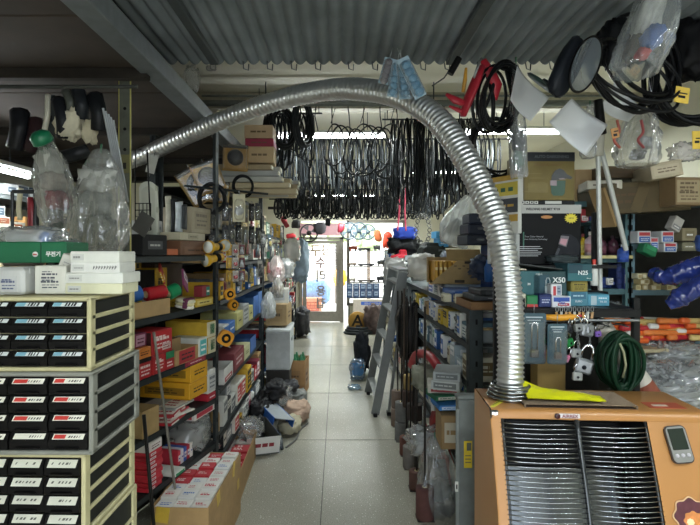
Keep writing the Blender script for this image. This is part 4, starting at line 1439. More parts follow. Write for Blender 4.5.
def flashlight(label, c, d, lit):
    q = Vector(d).to_track_quat('Z', 'Y').to_euler()
    t = thing('flashlight', label, 'flashlight', c, q)
    MB().lathe([(.02, -.09), (.024, -.085), (.024, .0), (.03, .02), (.04, .035), (.042, .06), (.036, .06)], 20).build('body', P('d8a81c', .4, n=.06), t)
    MB().lathe([(.037, .056), (.037, .061), (.0, .063)], 20, cap=False).build('lens', P('f2f4ee', .15, n=0) if lit else P('c9ccc2', .15), t)
    MB().lathe([(.0255, -.06), (.0265, -.055), (.0265, -.03), (.0255, -.025)], 20, cap=False).build('grip_ring', BLACKP, t)
    return t


flashlight('yellow flashlight with a bright white lens facing the drawer cabinets', at(214, 247, 3.36), (-.42, -.9, -.02), True)
flashlight('yellow flashlight with a dull lens under the bright one', at(212, 259, 3.42), (-.6, -.8, -.15), False)
flashlight('small yellow flashlight half hidden right of the bright one', at(222, 245, 3.5), (.5, -.85, -.1), False)

# blister cards and hand tools hung in the gap over the rack
rail = MB()
rail.cyl((-1.0, 3.42, 2.13), (-.52, 3.9, 2.13), .008, n=8)
tag(rail.build('hanging_rail', DARKST), 'dark rail across the rack end carrying blister cards', 'rail')


def blister(label, c, w, h, rz, toolcol, kind, card='b9b9ae', group=None, tilt=0):
    t = thing('blister_pack', label, 'blister pack', c, (0, tilt, rz), group)
    MB().box((0, 0, 0), (w, .002, h), 0, None, .0008).build('backing_card', P(card, .5, n=.06), t)
    tb = MB()
    if kind == 'pliers':
        for s in (-1, 1):
            tb.tube([(s * w * .25, -.01, -h * .4), (s * w * .12, -.012, -h * .05), (-s * w * .1, -.012, h * .3)], [.008, .008, .005], 6)
    elif kind == 'bit':
        tb.cyl((0, -.01, -h * .35), (0, -.01, h * .3), w * .16, n=8)
        tb.cyl((0, -.01, -h * .4), (0, -.01, -h * .2), w * .26, n=8)
    else:
        tb.lathe([(w * .15, 0), (w * .36, .004), (w * .36, .012), (w * .15, .016)], 18, 0, Matrix.Translation((0, -.002, -h * .1)) @ Matrix.Rotation(PI / 2, 4, 'X'))
    tb.build('tool', P(toolcol, .35, .4, n=.1), t)
    blob(MB(), (0, -.012, -h * .06), (w * .86, .03, h * .78), 5, .05, 16, 10).build('clear_bubble', CLEAR('e8ecec', .12, .08), t)
    MB().tube([(0, .0, h * .46), (0, -.012, h * .55), (0, 0, h * .62), (0, .012, h * .56)], .0022, 6).build('hook', STEEL, t)
    return t


rnd = random.Random(8)
tk = ['pliers', 'bit', 'disc']
for i in range(16):
    px = 212 + (i % 8) * 6.6
    row = i // 8
    Y = 3.5 + (i % 8) * .07
    py = 214 + row * 22 + rnd.uniform(-3, 3) + (8 if i % 8 < 2 else 0)
    blister('%s tool card in the hanging %s row by the rack post, %s from the left' % (('dark', 'silver', 'grey', 'olive')[i % 4], ('upper', 'lower')[row], ORD[i % 8].replace('nearest', 'first')),
            at(px, py, Y), .045, .13, R(25 + rnd.uniform(-20, 20)), ('1c1c1e', '6a6e70', '3a3c3e', '4a4a30')[i % 4], tk[i % 3], ('1f2022', '3c3e40', '2a2c2e', '6e6a58')[(i * 3) % 4])
blister('big clear blister pack with a chain set, hanging over the cartons', at(239, 208, 3.6), .085, .19, R(20), 'b9bcbc', 'disc', 'cfc9a8')
for i in range(9):
    blister('%s and silver key tool card among the post hooks, %s from the top' % (('yellow', 'red', 'steel')[i % 3], ORD[i].replace('nearest', 'first')), at(229 + (i % 3) * 6.5, 250 + (i // 3) * 13, 3.56 + (i % 3) * .08), .04, .075, R(30 - 12 * (i % 3)),
            ('d8b02c', 'b8323c', 'b4b8ba')[i % 3], tk[(i + 1) % 3], ('c9a034', 'c9c2b8', '6a3038')[i % 3])

# yellow and black tool packs under the loft
def tool_pack(label, c, w, h, rot, shape):
    t = thing('tool_pack', label, 'tool pack', c, rot)
    MB().box((0, 0, 0), (w, .012, h), 0, None, .004).build('card', P('a87f2c', .5, n=.1), t)
    m = MB()
    X = Matrix.Rotation(PI / 2, 4, 'X')
    if shape == 'round':
        m.lathe([(h * .1, .0), (h * .3, .0), (h * .3, .03), (h * .22, .045), (h * .1, .045)], 26, 0, Matrix.Translation((0, -.006, 0)) @ X)
    else:
        m.tube([(w * .3 * math.cos(a), -.02, h * .26 * math.sin(a) - h * .04) for a in [PI * k / 14 - .3 for k in range(19)]], .022, 10)
        m.box((-w * .1, -.02, -h * .3), (w * .4, .03, h * .16), 0, (0, R(20), 0), .006)
    m.build('tool', P('1d1d1f', .4, n=.15), t)
    MB().box((0, -.0, h * .43), (w * .98, .016, h * .14), 0, None, .003).build('header', P('2a2824', .5), t)
    b = MB().box((0, -.028, 0), (w * .96, .048, h * .94), 0, None, .012)
    b.build('clear_shell', CLEAR('e6eaea', .08, .1), t)
    MB().tube([(0, 0, h * .48), (0, 0, h * .58)], .003, 6).build('hanger', STEEL, t)
    return t


tool_pack('square yellow pack with a round black tool, hanging from the loft edge', at(235.5, 158, 4.0), .19, .2, (0, R(2), R(8)), 'round')
tool_pack('large yellow and black pack hanging askew from the loft', at(199, 184, 3.7), .23, .27, (R(4), R(-32), R(12)), 'saw')
tool_pack('second yellow and black pack overlapping the askew one', at(208, 177, 3.62), .19, .22, (R(4), R(-20), R(10)), 'round')
tool_pack('flat yellow pack half hidden behind the black cable coil', at(218, 192, 3.72), .16, .15, (R(2), R(4), R(10)), 'saw')


def coil(label, c, r, turns, wire, mat, rot, name='cable_coil', cat='cable coil', group=None, sag=1.1, tie=True, seed=1, spread=.02):
    rnd = random.Random(seed)
    t = thing(name, label, cat, c, rot, group)
    pts = []
    N = 30
    ph = rnd.random() * 6
    for k in range(turns * N + 1):
        a = 2 * PI * k / N
        q = k / N
        rr = r * (1 + .09 * math.sin(q * 2.4 + ph) + .04 * math.sin(a * 2 + q))
        pts.append((rr * math.cos(a), spread * math.sin(q * 1.7 + ph), rr * sag * math.sin(a)))
    MB().tube(pts, wire, 7).build('cable', mat, t)
    if tie:
        MB().tube([(.02 * math.cos(a), .03 * math.sin(a), r * sag) for a in [2 * PI * k / 12 for k in range(12)]], .004, 6, 0, True).build('tie', P('2c2c2c', .5), t)
    return t


coil('black cable coil hanging in front of the yellow packs', at(212, 198, 3.55), .085, 6, .006, RUBBER, (0, 0, R(10)))
coil('small black cable loop hanging right of the yellow pack', at(243, 186, 3.9), .07, 3, .006, RUBBER, (0, 0, R(20)), seed=4)

# ---- stack of timber and strips sticking out into the aisle over the rack
ST = [('b3a483', 'pale timber'), ('a3a6a2', 'grey aluminium'), ('c2b592', 'cream timber'), ('9c8c6c', 'brown timber'), ('b9bab2', 'pale grey plastic')]
n = 0
for r in range(5):
    for c in range(3):
        cc, nm = ST[(r * 2 + c) % 5]
        y = 4.42 + c * .12
        z = 2.205 + r * .05
        x1 = -.34 - .03 * ((r * 7 + c * 3) % 5) - (.12 if r > 2 else 0)
        mb = MB().box(((x1 - 1.25) / 2, 0, 0), (x1 + 1.25, .11, .044), 0, None, .003)
        mb.box((x1 - .004, 0, 0), (.01, .112, .03), 1)
        tag(mb.build('strip_board', [P(cc, .6, n=.12, sc=6), P('d8d4c0', .6)], None, (0, y, z), (0, R(0), 0)),
            '%s strip in the pile over the rack, %s layer up, %s in depth' % (nm, ORD[r].replace('nearest', 'first'), ('front', 'middle', 'back')[c]), 'board', 'strips piled over the left rack')
for i, (px0, px1, py1, py0, col, lab) in enumerate(((247, 275, 169, 152, 'bfa67e', 'kraft carton on the strip pile under the red box'), (249, 273, 152, 145, '9c2c48', 'flat crimson box between two kraft cartons on the strip pile'),
                                                    (246, 275, 145, 131, 'c2a888', 'pale kraft carton at the top of the pile by the loft edge'))):
    a, b = at(px0, py1, 4.55), at(px1, py0, 4.55)
    zz = (2.455, 2.594, 2.662)[i]
    hh = (.135, .064, .11)[i]
    carton(lab, .24, .24, hh, col, ((a.x + b.x) / 2, 4.56, zz), R(2 - i), marks=(('y', col, (.1, .2, .9, .8), 1, '6a5638'),), name='cardboard_box')
a = at(254, 211, 3.9)
carton('beige carton with three printed lines below the strip pile, upper', .19, .2, .075, 'b9a884', (-.92, 4.0, 1.98), R(3), marks=(('X', 'b09e78', (.1, .2, .9, .8), 2, '5a4a34'), ('y', 'b09e78', (.1, .2, .9, .8), 1, '5a4a34')))
carton('beige carton with three printed lines below the strip pile, lower', .2, .22, .075, 'b5a37e', (-.92, 4.0, 1.902), R(-1), marks=(('X', 'b09e78', (.1, .2, .9, .8), 2, '5a4a34'), ('y', 'b09e78', (.1, .2, .9, .8), 1, '5a4a34')))

# ================================================================== front-left hanging things
hr = MB().cyl((-1.45, 2.1, 2.36), (-.80, 2.1, 2.36), .008, n=8)
tag(hr.build('hanging_rail', P('3c3e3c', .5, .5)), 'dark rail over the drawer cabinets that carries clear bags', 'rail')
FM = CLEAR('dcdfda', .26, .07)


def hung_bag(label, top, bot, w, d, seed, film, contents, lean=0., name='plastic_bag'):
    """a pouch gathered at the top and hanging"""
    top, bot = Vector(top), Vector(bot)
    H = (top - bot).length
    mb = MB()

    def fn(u, v):
        a = 2 * PI * u
        prof = .08 + .92 * math.sin(min(1, (1 - v) * 1.25 + .06) * PI * .5) ** .7 if v > .2 else .75 + .25 * (v / .2) ** .5
        x, y = math.cos(a), math.sin(a)
        k = noise.fractal(Vector((x * 1.6, y * 1.6, v * 2.2)) + Vector((seed * 5.1, 0, 0)), .8, 2.1, 3) * .22 - abs(noise.noise(Vector((x * 3.6 + v * 1.5, y * 3.6, v * 1.3 + seed)))) * .42 - abs(noise.noise(Vector((x * 7, y * 7, v * 4 + seed)))) * .14
        s = prof * (1.05 + k)
        return (x * w / 2 * s + lean * v * .0, y * d / 2 * s, H * v)
    mb.grid(fn, 72, 44, 0, True, True)
    mb.add([fn(i / 72, 0) for i in range(72)], [tuple(range(71, -1, -1))])
    q = (top - bot).to_track_quat('Z', 'Y')
    o = mb.build(name, film, None, bot, (q @ Matrix.Rotation(lean, 3, 'Z').to_quaternion()).to_euler())
    tag(o, label, 'bag')
    for i, (cm, cc, cd) in enumerate(contents):
        blob(MB(), (cc[0], cc[1], cc[2] * H), cd, seed + 30 + i, .3, 18, 12, 0, 0, 4).build('bag_contents', cm, o)
    MB().tube([(0, 0, H * .97), (0, 0, H * 1.06)], .004, 6).build('tie', P('3c6a50', .5), o)
    return o


hung_bag('large clear plastic bag hanging beside the steel column above the white boxes', at(101, 150, 2.1), at(95, 254, 2.05), .23, .16, 2, FM,
         ((P('a9aaa4', .4, n=.3), (0, .02, .7), (.15, .06, .1)), (P('55574f', .4, n=.4), (0, 0, .22), (.14, .08, .13)), (P('75776f', .4, n=.4), (.01, 0, .48), (.13, .05, .1))))
hung_bag('smaller clear plastic bag hanging left, with a green cap at its top', at(46, 140, 2.15), at(62, 226, 2.1), .17, .13, 7, FM,
         ((P('b5b4aa', .4, n=.3), (0, 0, .72), (.1, .07, .12)), (P('7c2c34', .5, n=.4), (.0, 0, .3), (.09, .06, .08)), (P('9a9286', .5, n=.4), (0, 0, .5), (.1, .07, .09))))
tag(MB().lathe([(.03, 0), (.042, .008), (.04, .04), (.02, .055)], 18).build('green_stopper', P('156a48', .35), None, at(45, 144, 2.12), (R(30), R(-20), 0)), 'green cap poking out at the top of the smaller hanging bag', 'cap')
bag('beige cotton gloves bunched up under the loft', at(70, 124, 2.3), (.11, .08, .14), 51, P('c9c2aa', .9, n=.15), 'glove_bunch', 'gloves', amp=.3)
bag('small beige rag hanging right of the glove bunch', at(90, 132, 2.3), (.06, .05, .1), 52, P('b5ad94', .9, n=.15), 'rag', 'rag', amp=.3)
for i in range(5):
    p0, p1 = at(103 + i * 2.5, 108 + i * 3, 2.2), at(119 + i * 2.2, 186 + i * 4, 2.3)
    tag(MB().cyl(p0, p1, .0055, n=8).build('steel_rod', P('8d9296', .3, .8)), 'thin steel rod slanting beside the column, %s from the left' % ORD[i].replace('nearest', 'first'), 'rod', 'slanting rods by the column')
for i, (px0, py0, px1, py1, th, c) in enumerate(((48, 95, 42, 140, .012, 'b9b6a8'), (66, 92, 71, 112, .02, '4a4e48'), (78, 90, 82, 118, .03, '23262a'), (58, 100, 64, 138, .03, '1c1e22'), (95, 96, 99, 130, .035, '191b1e'), (36, 120, 30, 150, .03, '2a1c1e'), (88, 150, 60, 158, .03, '202224'), (20, 112, 16, 148, .04, '18191c'))):
    tag(MB().tube(spline([at(px0, py0, 2.3), at((px0 + px1) / 2 + 2, (py0 + py1) / 2, 2.28), at(px1, py1, 2.3)], 6), th, 8).build('hand_tool', P(c, .4, n=.2)),
        ('thin pale chrome handle', 'short olive handle', 'black handle beside the glove bunch', 'black handle left of the glove bunch', 'black handle beside the steel rods', 'dark red-brown handle', 'black handle lying across between the bags', 'thick black handle at the far left')[i] + ' hanging under the loft', 'tool')
# wire basket and white case right of the column
wbk = thing('wire_basket', 'black wire rack hanging to the right of the steel column', 'wire rack', at(143, 190, 2.75), (0, 0, R(-6)))
W_, H_ = .085, .42
fr = MB()
fr.tube([(-W_ / 2, 0, -H_ / 2 + .04), (-W_ / 2, 0, H_ / 2), (-W_ * .1, 0, H_ / 2)], .003, 6)
fr.tube([(W_ / 2, 0, -H_ / 2), (W_ / 2 - .02, 0, H_ / 2)], .004, 6)
for k in range(5):
    fr.cyl((-W_ / 2, 0, -H_ / 2 + .0 + k * .035), (W_ / 2, 0, -H_ / 2 + k * .035), .0025, n=6)
for k in range(5):
    fr.cyl((-W_ / 2 + k * W_ / 4, 0, -H_ / 2), (-W_ / 2 + k * W_ / 4, 0, -H_ / 2 + .14), .0025, n=6)
fr.build('wire_grid', BLACK, wbk)
o = MB().box((0, 0, 0), (.085, .008, .11), 0, None, .002).build('name_board', P('4f4e4a', .6, n=.1), None, at(143, 224, 2.7), (0, R(32), R(-8)))
tag(o, 'small dark board tilted below the wire rack', 'board')
wc = thing('plastic_case', 'tall white rounded plastic case hanging behind the wire rack', 'case', at(149.5, 214, 2.95), (0, R(-2), R(12)))
XR2 = Matrix.Rotation(PI / 2, 4, 'X')
MB().prism(rrect(.095, .36, .045, 8), .05, 0, Matrix.Translation((0, .025, 0)) @ XR2).build('shell', P('cfd1c4', .4, n=.05), wc)
MB().prism(rrect(.07, .3, .033, 8), .006, 0, Matrix.Translation((0, -.025, 0)) @ XR2).build('raised_panel', P('c2c4b6', .45, n=.05), wc)
for z in (-.12, .02, .14):
    MB().box((.045, -.01, z), (.012, .05, .03), 0, None, .003).build('latch', P('b5b7a8', .4), wc)
MB().box((0, -.031, -.13), (.02, .003, .02), 0).build('label', P('5a5c50', .5), wc)
for i in range(4):
    o = MB().tube(spline([at(168 + i * 5.5, 196 + i * 3, 3.2), at(169 + i * 5.2, 215, 3.22), at(168 + i * 5.4, 238 - i * 3, 3.2)], 6), .022 if i != 2 else .03, 8, flat=.5).build('hanging_strip', P(('c9c6b4', '2a2c2e', 'c8d0d6', '3a3e42')[i], .35, n=.25, sc=20))
    tag(o, '%s hanging behind the white case, %s from the left' % (('cream strip', 'black strip', 'silvery film strip', 'dark grey strip')[i], ORD[i].replace('nearest', 'first')), 'strip')

# ================================================================== side bay at the far left
shelving('grey shelving in the lit side bay at the far left', (-2.46, 2.9), 0, 2.4, .5, (.5, 1.0, 1.5, 1.86, 2.13), 2.3, 1, P('8a8f90', .5, .4))
RL = Rack((-2.46, 2.9), 0)
LEVN.update({1.86: 'high', 2.13: 'topmost', 1.5: 'chest-high'})
WARM = [('d8a468', 'tan', '8a5a3a', 'brown'), ('d9d4c6', 'white', 'b06a4a', 'orange'), ('c9915a', 'amber', 'e8dcc4', 'cream'), ('d9c8a4', 'cream', '7a6a4a', 'brown'), ('c9cccb', 'pale grey', '5a6a7a', 'blue')]
fill('side bay rack', RL, 1.86, .05, 2.3, 1, 71, .2, .35, WARM)
fill('side bay rack', RL, 2.13, .05, 2.3, 1, 72, .12, .35, WARM[3:])
fill('side bay rack', RL, 1.5, .05, 2.3, 1, 73, .26, .35, WARM)
tag(MB().tube(spline([at(21, 188, 2.6), at(19, 205, 2.6), at(20, 220, 2.6)], 6), .012, 8).build('hand_tool', P('c9c2a2', .4)), 'pale curved handle hanging before the side bay', 'tool')
bc = thing('tool_caddy', 'dark framed tool caddy standing behind the green box', 'caddy', at(24, 230, 2.2), (0, 0, R(8)))
for x in (-.045, .045):
    MB().cyl((x, 0, -.08), (x, 0, .16), .007, n=8).build('post', P('3c3e40', .4, .4), bc)
MB().cyl((-.045, 0, .16), (.045, 0, .16), .008, n=8).build('handle', P('3c3e40', .4, .4), bc)
MB().box((0, 0, -.1), (.13, .1, .1), 0, None, .008).build('box', P('4a443c', .5, n=.2), bc)
for i, (px, c) in enumerate(((36, '2b2d30'), (42, 'a9a690'), (50, '33363a'), (56, '24262a'), (30, '8c2c34'))):
    tag(MB().tube(spline([at(px, 186 + 3 * i, 2.25), at(px + 2, 210, 2.24), at(px + 1 + i, 245, 2.25)], 6), [.012 + .001 * k for k in range(13)], 8).build('hand_tool', P(c, .4, n=.2)), '%s tool handle standing behind the green box, %s from the left' % (('black', 'cream', 'dark grey', 'blackish', 'dark red')[i], ('second', 'third', 'fourth', 'fifth', 'first')[i]), 'tool')
# ================================================================== right rack along the aisle
RX = .75
RLEV = (1.37, 1.165, .94, .68, .40, .1)
# the frame runs away from the camera; local x points to the aisle (rotated half a turn, so y runs towards the camera)
RR = Rack((RX, 6.1), PI)
shelving('dark green-grey open rack on the right of the aisle, full of small boxes', (RX, 6.1), PI, 3.1, .5, RLEV, 1.41, 1, P('353d3f', .5, .35, n=.2), ps=.075)
shelving('second right rack behind the step ladder, towards the door', (.80, 9.3), PI, 3.0, .5, (1.5, 1.165, .68, .1), 1.6, 1, P('3a4042', .5, .35, n=.2))
LEVN[.40] = 'low'
SM = [('d6d6d2', 'white', '3a6ab0', 'blue'), ('b9c2c6', 'pale blue', '2a3a4a', 'dark'), ('2f62aa', 'blue', 'e4eaf0', 'white'), ('c9c6b4', 'cream', '6a5a3a', 'brown'), ('8f979a', 'grey', 'd0d4d4', 'pale'),
      ('d9d4c0', 'ivory', 'b03038', 'red'), ('dfe2e4', 'bright white', '2f62aa', 'blue'), ('a9b8c0', 'blue-grey', 'e4e8ea', 'white'), ('4a6a7a', 'slate', 'd0dadd', 'pale'), ('c8ad3a', 'yellow', '2a2820', 'black'), ('a08458', 'brown cardboard', '5a4630', 'dark'), ('cfd3d4', 'white', '4a8a6a', 'green')]


def fillR(unit, z, Y0, Y1, seed, hmax, depth=.3, wmin=.07, wmax=.17, rack=None, yb=6.1):
    # from the near end (largest local y) to the far end
    rk = rack or RR
    rnd = random.Random(seed)
    y, n = yb - Y0, 0
    end = yb - Y1
    while y > end + .05:
        w = rnd.uniform(wmin, wmax)
        w = min(w, y - end)
        h = hmax * rnd.uniform(.5, .95)
        D = depth * rnd.uniform(.7, 1.05)
        c = SM[rnd.randrange(len(SM))]
        loc = rk.p(-D / 2 - rnd.uniform(0, .03), y - w / 2, z + .0015)
        where = '%s along the %s shelf, %s' % (ORD[n % 24].replace('nearest', 'first'), LEVN.get(z, 'middle'), unit)
        k = rnd.random()
        if k < .68:
            carton('%s box with %s print, %s' % (c[1], c[3], where), D, w - .005, h, c[0], loc, rk.rz + R(rnd.uniform(-3, 3)), 'goods_box', seed=seed + n,
                   marks=[('X', c[2], (.1, .15, .9, .85) if rnd.random() < .5 else (.1, .5, .9, .9), rnd.choice((1, 2, 3)), c[0]), ('Y', c[2], (.15, .25, .85, .8), 2, c[0])])
            if h < hmax * .62 and rnd.random() < .7:
                c2 = SM[rnd.randrange(len(SM))]
                carton('%s box lying on another, %s' % (c2[1], where), D * .85, w - .015, hmax * .32, c2[0], loc + Vector((.01, 0, h + .003)), rk.rz + R(rnd.uniform(-6, 6)), 'goods_box', marks=[('X', c2[2], (.12, .15, .88, .85), 1, c2[0])], seed=n)
        elif k < .85:
            o = tray('open %s bin of parts, %s' % (c[1], where), D, w - .005, h * .7, c[0], loc, rk.rz, 'parts_bin', marks=[('X', c[2], (.2, .25, .8, .75), 1, c[0])])
            blob(MB(), (0, 0, h * .5), (D * .88, w * .8, h * .6), seed + n, .3, 16, 10, 0, 0, 5).build('bin_contents', P(rnd.choice(('8a8a88', 'c9c6bc', '3a3c40', 'b8a070')), .45, n=.35, sc=50), o)
        else:
            bag('clear bag of %s goods, %s' % (c[1], where), loc + Vector((0, 0, h * .5)), (D * .88, w * .9, h * .72), seed + n, CLEAR('dfe3e2', .4), amp=.2, contents=((P(c[0], .5, n=.3), (0, 0, -.01), (D * .7, w * .7, h * .5)),))
        n += 1
        y -= w


UR = 'right rack by the duct'
fillR(UR, 1.165, 3.06, 6.0, 201, .17)
fillR(UR, .94, 3.06, 6.0, 202, .18)
fillR(UR, .68, 3.06, 6.0, 203, .21, wmax=.2)
fillR(UR, .40, 3.95, 6.0, 204, .24, wmin=.12, wmax=.26)
fillR(UR, .1, 3.95, 6.0, 205, .25, wmin=.15, wmax=.3)
UR2 = 'right rack behind the ladder'
RR2 = Rack((.80, 9.3), PI)
LEVN[1.165] = 'upper'
for i, z in enumerate((1.5, 1.165, .68, .1)):
    fillR(UR2, z, 6.4, 9.2, 220 + i, .26, wmin=.15, wmax=.32, rack=RR2, yb=9.3)

# end face of the rack towards the heater: goods seen past the post
for (lab, x, z, w_, h_, c, mk) in (('flat white carton with a teal print at the rack end', .96, 1.165, .2, .12, 'c9ccc8', '3a8a80'), ('slate box at the rack end under the teal print carton', 1.0, .94, .22, .14, '3f4c54', 'c0c8cc'),
                                   ('yellow striped carton lying at the rack end', 1.06, 1.165, .0, .0, 'c8ad3a', '2a2820')):
    if w_:
        carton(lab, w_, .16, h_, c, (x + .1, 3.14, z + .0015), R(2), 'goods_box', marks=(('y', mk, (.1, .2, .6, .8), 2, c),))
bag('olive green pouch stuffed in the rack end beside the duct', (1.0, 3.12, 1.24), (.16, .14, .11), 62, P('8d8440', .6, n=.2), 'pouch', 'pouch', amp=.15)


def yR(px):
    return RX * F / (px - 338)


def TR(label, px0, px1, h, D, col, marks=(), inset=0., dz=0., kind='box', rz=0, z=1.37, name=None, **kw):
    Ya, Yb = yR(px1), yR(px0)
    loc = Vector((RX + D / 2 + inset, (Ya + Yb) / 2, z + .0015 + dz))
    mk = marks
    if kind == 'tray':
        return tray(label, D, Yb - Ya - .004, h, col, loc, rz, name or 'open_carton', marks=mk, **kw)
    return carton(label, D, Yb - Ya - .004, h, col, loc, rz, name or 'cardboard_box', marks=mk, **kw)


# on top of the right rack
TR('blue and white carton along the top of the right rack', 439, 455, .075, .34, '2a5aa2', (('x', '2a5aa2', (.1, .2, .9, .85), 1, 'e4eaf0'), ('y', '2a5aa2', (.3, .2, .9, .8), 1, 'e4eaf0'), ('x', 'd8dad8', (0, 0, .25, 1), 0)))
TR('white box with an orange end on the top shelf edge, left of the blue carton', 428.5, 433, .12, .12, 'c9ccd2', (('x', 'd08a50', (.1, .55, .9, .95), 0), ('x', '5a6ab0', (.1, .1, .9, .5), 1)))
TR('white ribbed box left of the blue carton', 433.4, 438.5, .09, .2, 'c9ccc8', (('x', 'a9b0b2', (.1, .1, .9, .9), 3, '6a7a8a'),))
TR('small cream box in front of the dark tray', 449, 452.5, .05, .05, 'cfcab0', (('x', 'c2bda4', (.2, .2, .8, .8), 1, '6a6450'),), inset=-.055)
TR('low brown tray at the near end of the top shelf', 456, 471, .045, .42, '8e6a46', kind='tray', inset=.0)
TR('dark grey flat case on the brown tray', 457.5, 469, .03, .36, '3a3e42', (('y', '4a4e54', (.1, .2, .9, .8), 1, '9aa0a4'),), dz=.048, inset=.03)
TR('second dark grey flat case on the brown tray, upper', 458.5, 470, .028, .3, '2e3236', (('y', '44484c', (.1, .2, .9, .8), 1, '9aa0a4'),), dz=.082, inset=.06)
TR('pale cream narrow box beside the dark flat cases', 453, 455.5, .06, .3, 'cfc9b0', (('x', 'bdb79e', (.2, .2, .8, .8), 1, '6a6450'),))

# open carton with yellow strips, its cut-away side towards the aisle
Y_ = 4.0
oc = thing('open_carton', 'open kraft carton with its cut-away side showing yellow strips', 'box', (.86, 3.95, 1.4695), (0, 0, R(-6)))
W2, D2, H2 = .36, .36, .19
KR = P('a38a5e', .8, n=.1, bump=.04)
m = MB()
m.box((0, 0, .003), (W2, D2, .006))
m.box((W2 / 2, 0, H2 / 2), (.006, D2, H2))
m.prism([(-W2 / 2, 0), (W2 / 2, 0), (W2 / 2, H2), (W2 * .12, H2), (-W2 / 2 + .03, .03)], .006, 0, Matrix.Translation((0, -D2 / 2 + .006, 0)) @ Matrix.Rotation(PI / 2, 4, 'X'))
m.box((0, D2 / 2, H2 / 2), (W2, .006, H2))
m.box((-W2 / 2, .1, H2 / 2), (.006, D2 * .3, H2))
m.build('carton_body', KR, oc)
fl = MB().box((.06, -D2 / 2 + .02, H2 + .02), (.24, .004, .1), 0, (R(-40), 0, 0))
fl.build('flap', KR, oc)
pr = MB()
for i in range(4):
    x = -.02 + .03 * i
    pr.box((x + .02, -D2 / 2 - .001, .13 - .02 * (i % 2)), (.02, .0015, .006))
pr.box((.1, -D2 / 2 - .001, .155), (.07, .0015, .018))
pr.box((.03, -D2 / 2 - .001, .02), (.07, .0015, .02))
pr.build('print', P('3a3026', .7), oc)
for i in range(6):
    o = MB().box((0, 0, 0), (.02, .3, .15), 0, None, .003)
    o.box((0, -.151, .02), (.021, .003, .02), 1)
    tag(o.build('strip', [P(('cf9e36', 'd8ab4a', 'c8983a')[i % 3], .5, n=.1), P('e8d8a0', .5)], None, Vector((.86, 3.95, 1.556)) + Matrix.Rotation(R(-6), 3, 'Z') @ Vector((-.145 + i * .032, .015, .003))),
        'yellow strip standing in the open kraft carton, %s from the aisle' % ORD[i].replace('nearest', 'first'), 'strip', 'yellow strips in the kraft carton')
base = carton('long low carton carrying the open kraft carton', .4, .42, .095, '7f8c94', (.975, 3.95, 1.3715), R(-4), marks=(('y', '8e9aa2', (.1, .2, .9, .8), 2, '3a464c'), ('x', '8e9aa2', (.1, .2, .9, .8), 2, '3a464c')))
# things heaped behind: pale bag, blue boxes, white bag, navy cases
bag('big pale translucent bag slumped behind the ladder on the right rack', at(423, 267, 4.7), (.26, .4, .24), 63, CLEAR('d2cfc8', .75, .3), amp=.2)
bag('dark grey bundle inside the shelf behind the pale bag', at(431, 254, 5.0), (.24, .3, .2), 64, P('2e3432', .6, n=.2), 'bundle', 'bundle', amp=.25)
for i, (px0, px1, py1, py0, col, lab) in enumerate(((438, 448, 247, 238, '4f9fd0', 'light blue carton low in the blue stack behind the kraft carton'), (435.5, 449, 238, 231, '5aaee0', 'light blue carton on top of the blue stack'),
                                                    (449, 460, 248, 236, '8f8468', 'kraft box with an open flap beside the light blue cartons'))):
    a, b = at(px0, py1, 4.9), at(px1, py0, 4.9)
    carton(lab, b.x - a.x, .2, b.z - a.z - .003, col, ((a.x + b.x) / 2, 5.0, a.z + .0), R(3), marks=(('y', col, (.1, .2, .9, .8), 2, 'd8e4ea' if i < 2 else '5a4c34'),))
sup = carton('grey carton under the light blue stack on the right rack', .3, .26, .35, '7d8488', (1.03, 5.0, 1.3715), 0, marks=(('y', '6d747a', (.1, .3, .9, .9), 3, 'b0b8ba'),))
for i in range(4):
    bag('mixed small clear bag heaped between the kraft carton and blue stack, %s from the left' % ORD[i].replace('nearest', 'first'), at(446 + i * 7, 256 - i % 2 * 2, 4.5), (.09, .12, .08), 80 + i, CLEAR(('dfe6ec', 'e8e4d8', 'c8d8e8', 'e0e0e0')[i], .5), amp=.3,
        contents=((P(('3a5aa0', 'b8b4a8', '2a2c30', '8a2a30')[i], .5, n=.3), (0, 0, 0), (.06, .07, .05)),))
hb_ = hung_bag('large white film bag gathered and hanging over the right rack', at(470, 196, 4.2), at(452, 245, 4.2), .30, .26, 15, CLEAR('dfe3e2', .6, .14), ((P('c9cdca', .5, n=.2), (0, 0, .35), (.2, .16, .14)), (P('7a7f80', .5, n=.3), (0.02, -.06, .4), (.1, .06, .1))))
for i, (px0, px1, py1, py0, col, lab) in enumerate(((466, 492, 245, 234, '252b3c', 'navy case at the bottom of the dark stack left of the duct'), (468, 494, 234, 223, '2b3246', 'navy case in the middle of the dark stack left of the duct'),
                                                    (470, 493, 223, 213, '343b4e', 'slate case on top of the dark stack left of the duct'))):
    a, b = at(px0, py1, 3.5), at(px1, py0, 3.5)
    o = carton(lab, b.x - a.x, .24, b.z - a.z - .003, col, ((a.x + b.x) / 2, 3.62, a.z), R(4 - 3 * i), 'tool_case', 'case', bev=.008)
    MB().box((0, -.125, (b.z - a.z) * .5), (.05, .012, .014), 0, None, .003).build('latch', P('6a7078', .4), o)
sup = carton('blue carton on the right rack holding up the dark cases', .2, .2, .375, '2a4a86', (1.10, 3.58, 1.3715), R(2), marks=(('y', '24407a', (.1, .3, .9, .9), 3, 'c0cce0'), ('x', '24407a', (.1, .3, .9, .9), 3, 'c0cce0')))
tag(MB().lathe([(.0, 0), (.028, .002), (.03, .09), (.018, .12), (.018, .14)], 16).build('spray_can', P('3568b0', .3)), 'blue spray can standing between carton and duct', 'can').location = at(489, 282, 3.3)
bag('blue and black heap in front of the duct behind the kraft carton', at(487, 268, 3.4), (.2, .18, .16), 67, P('20304c', .5, n=.4), 'bundle', 'bundle', amp=.3)

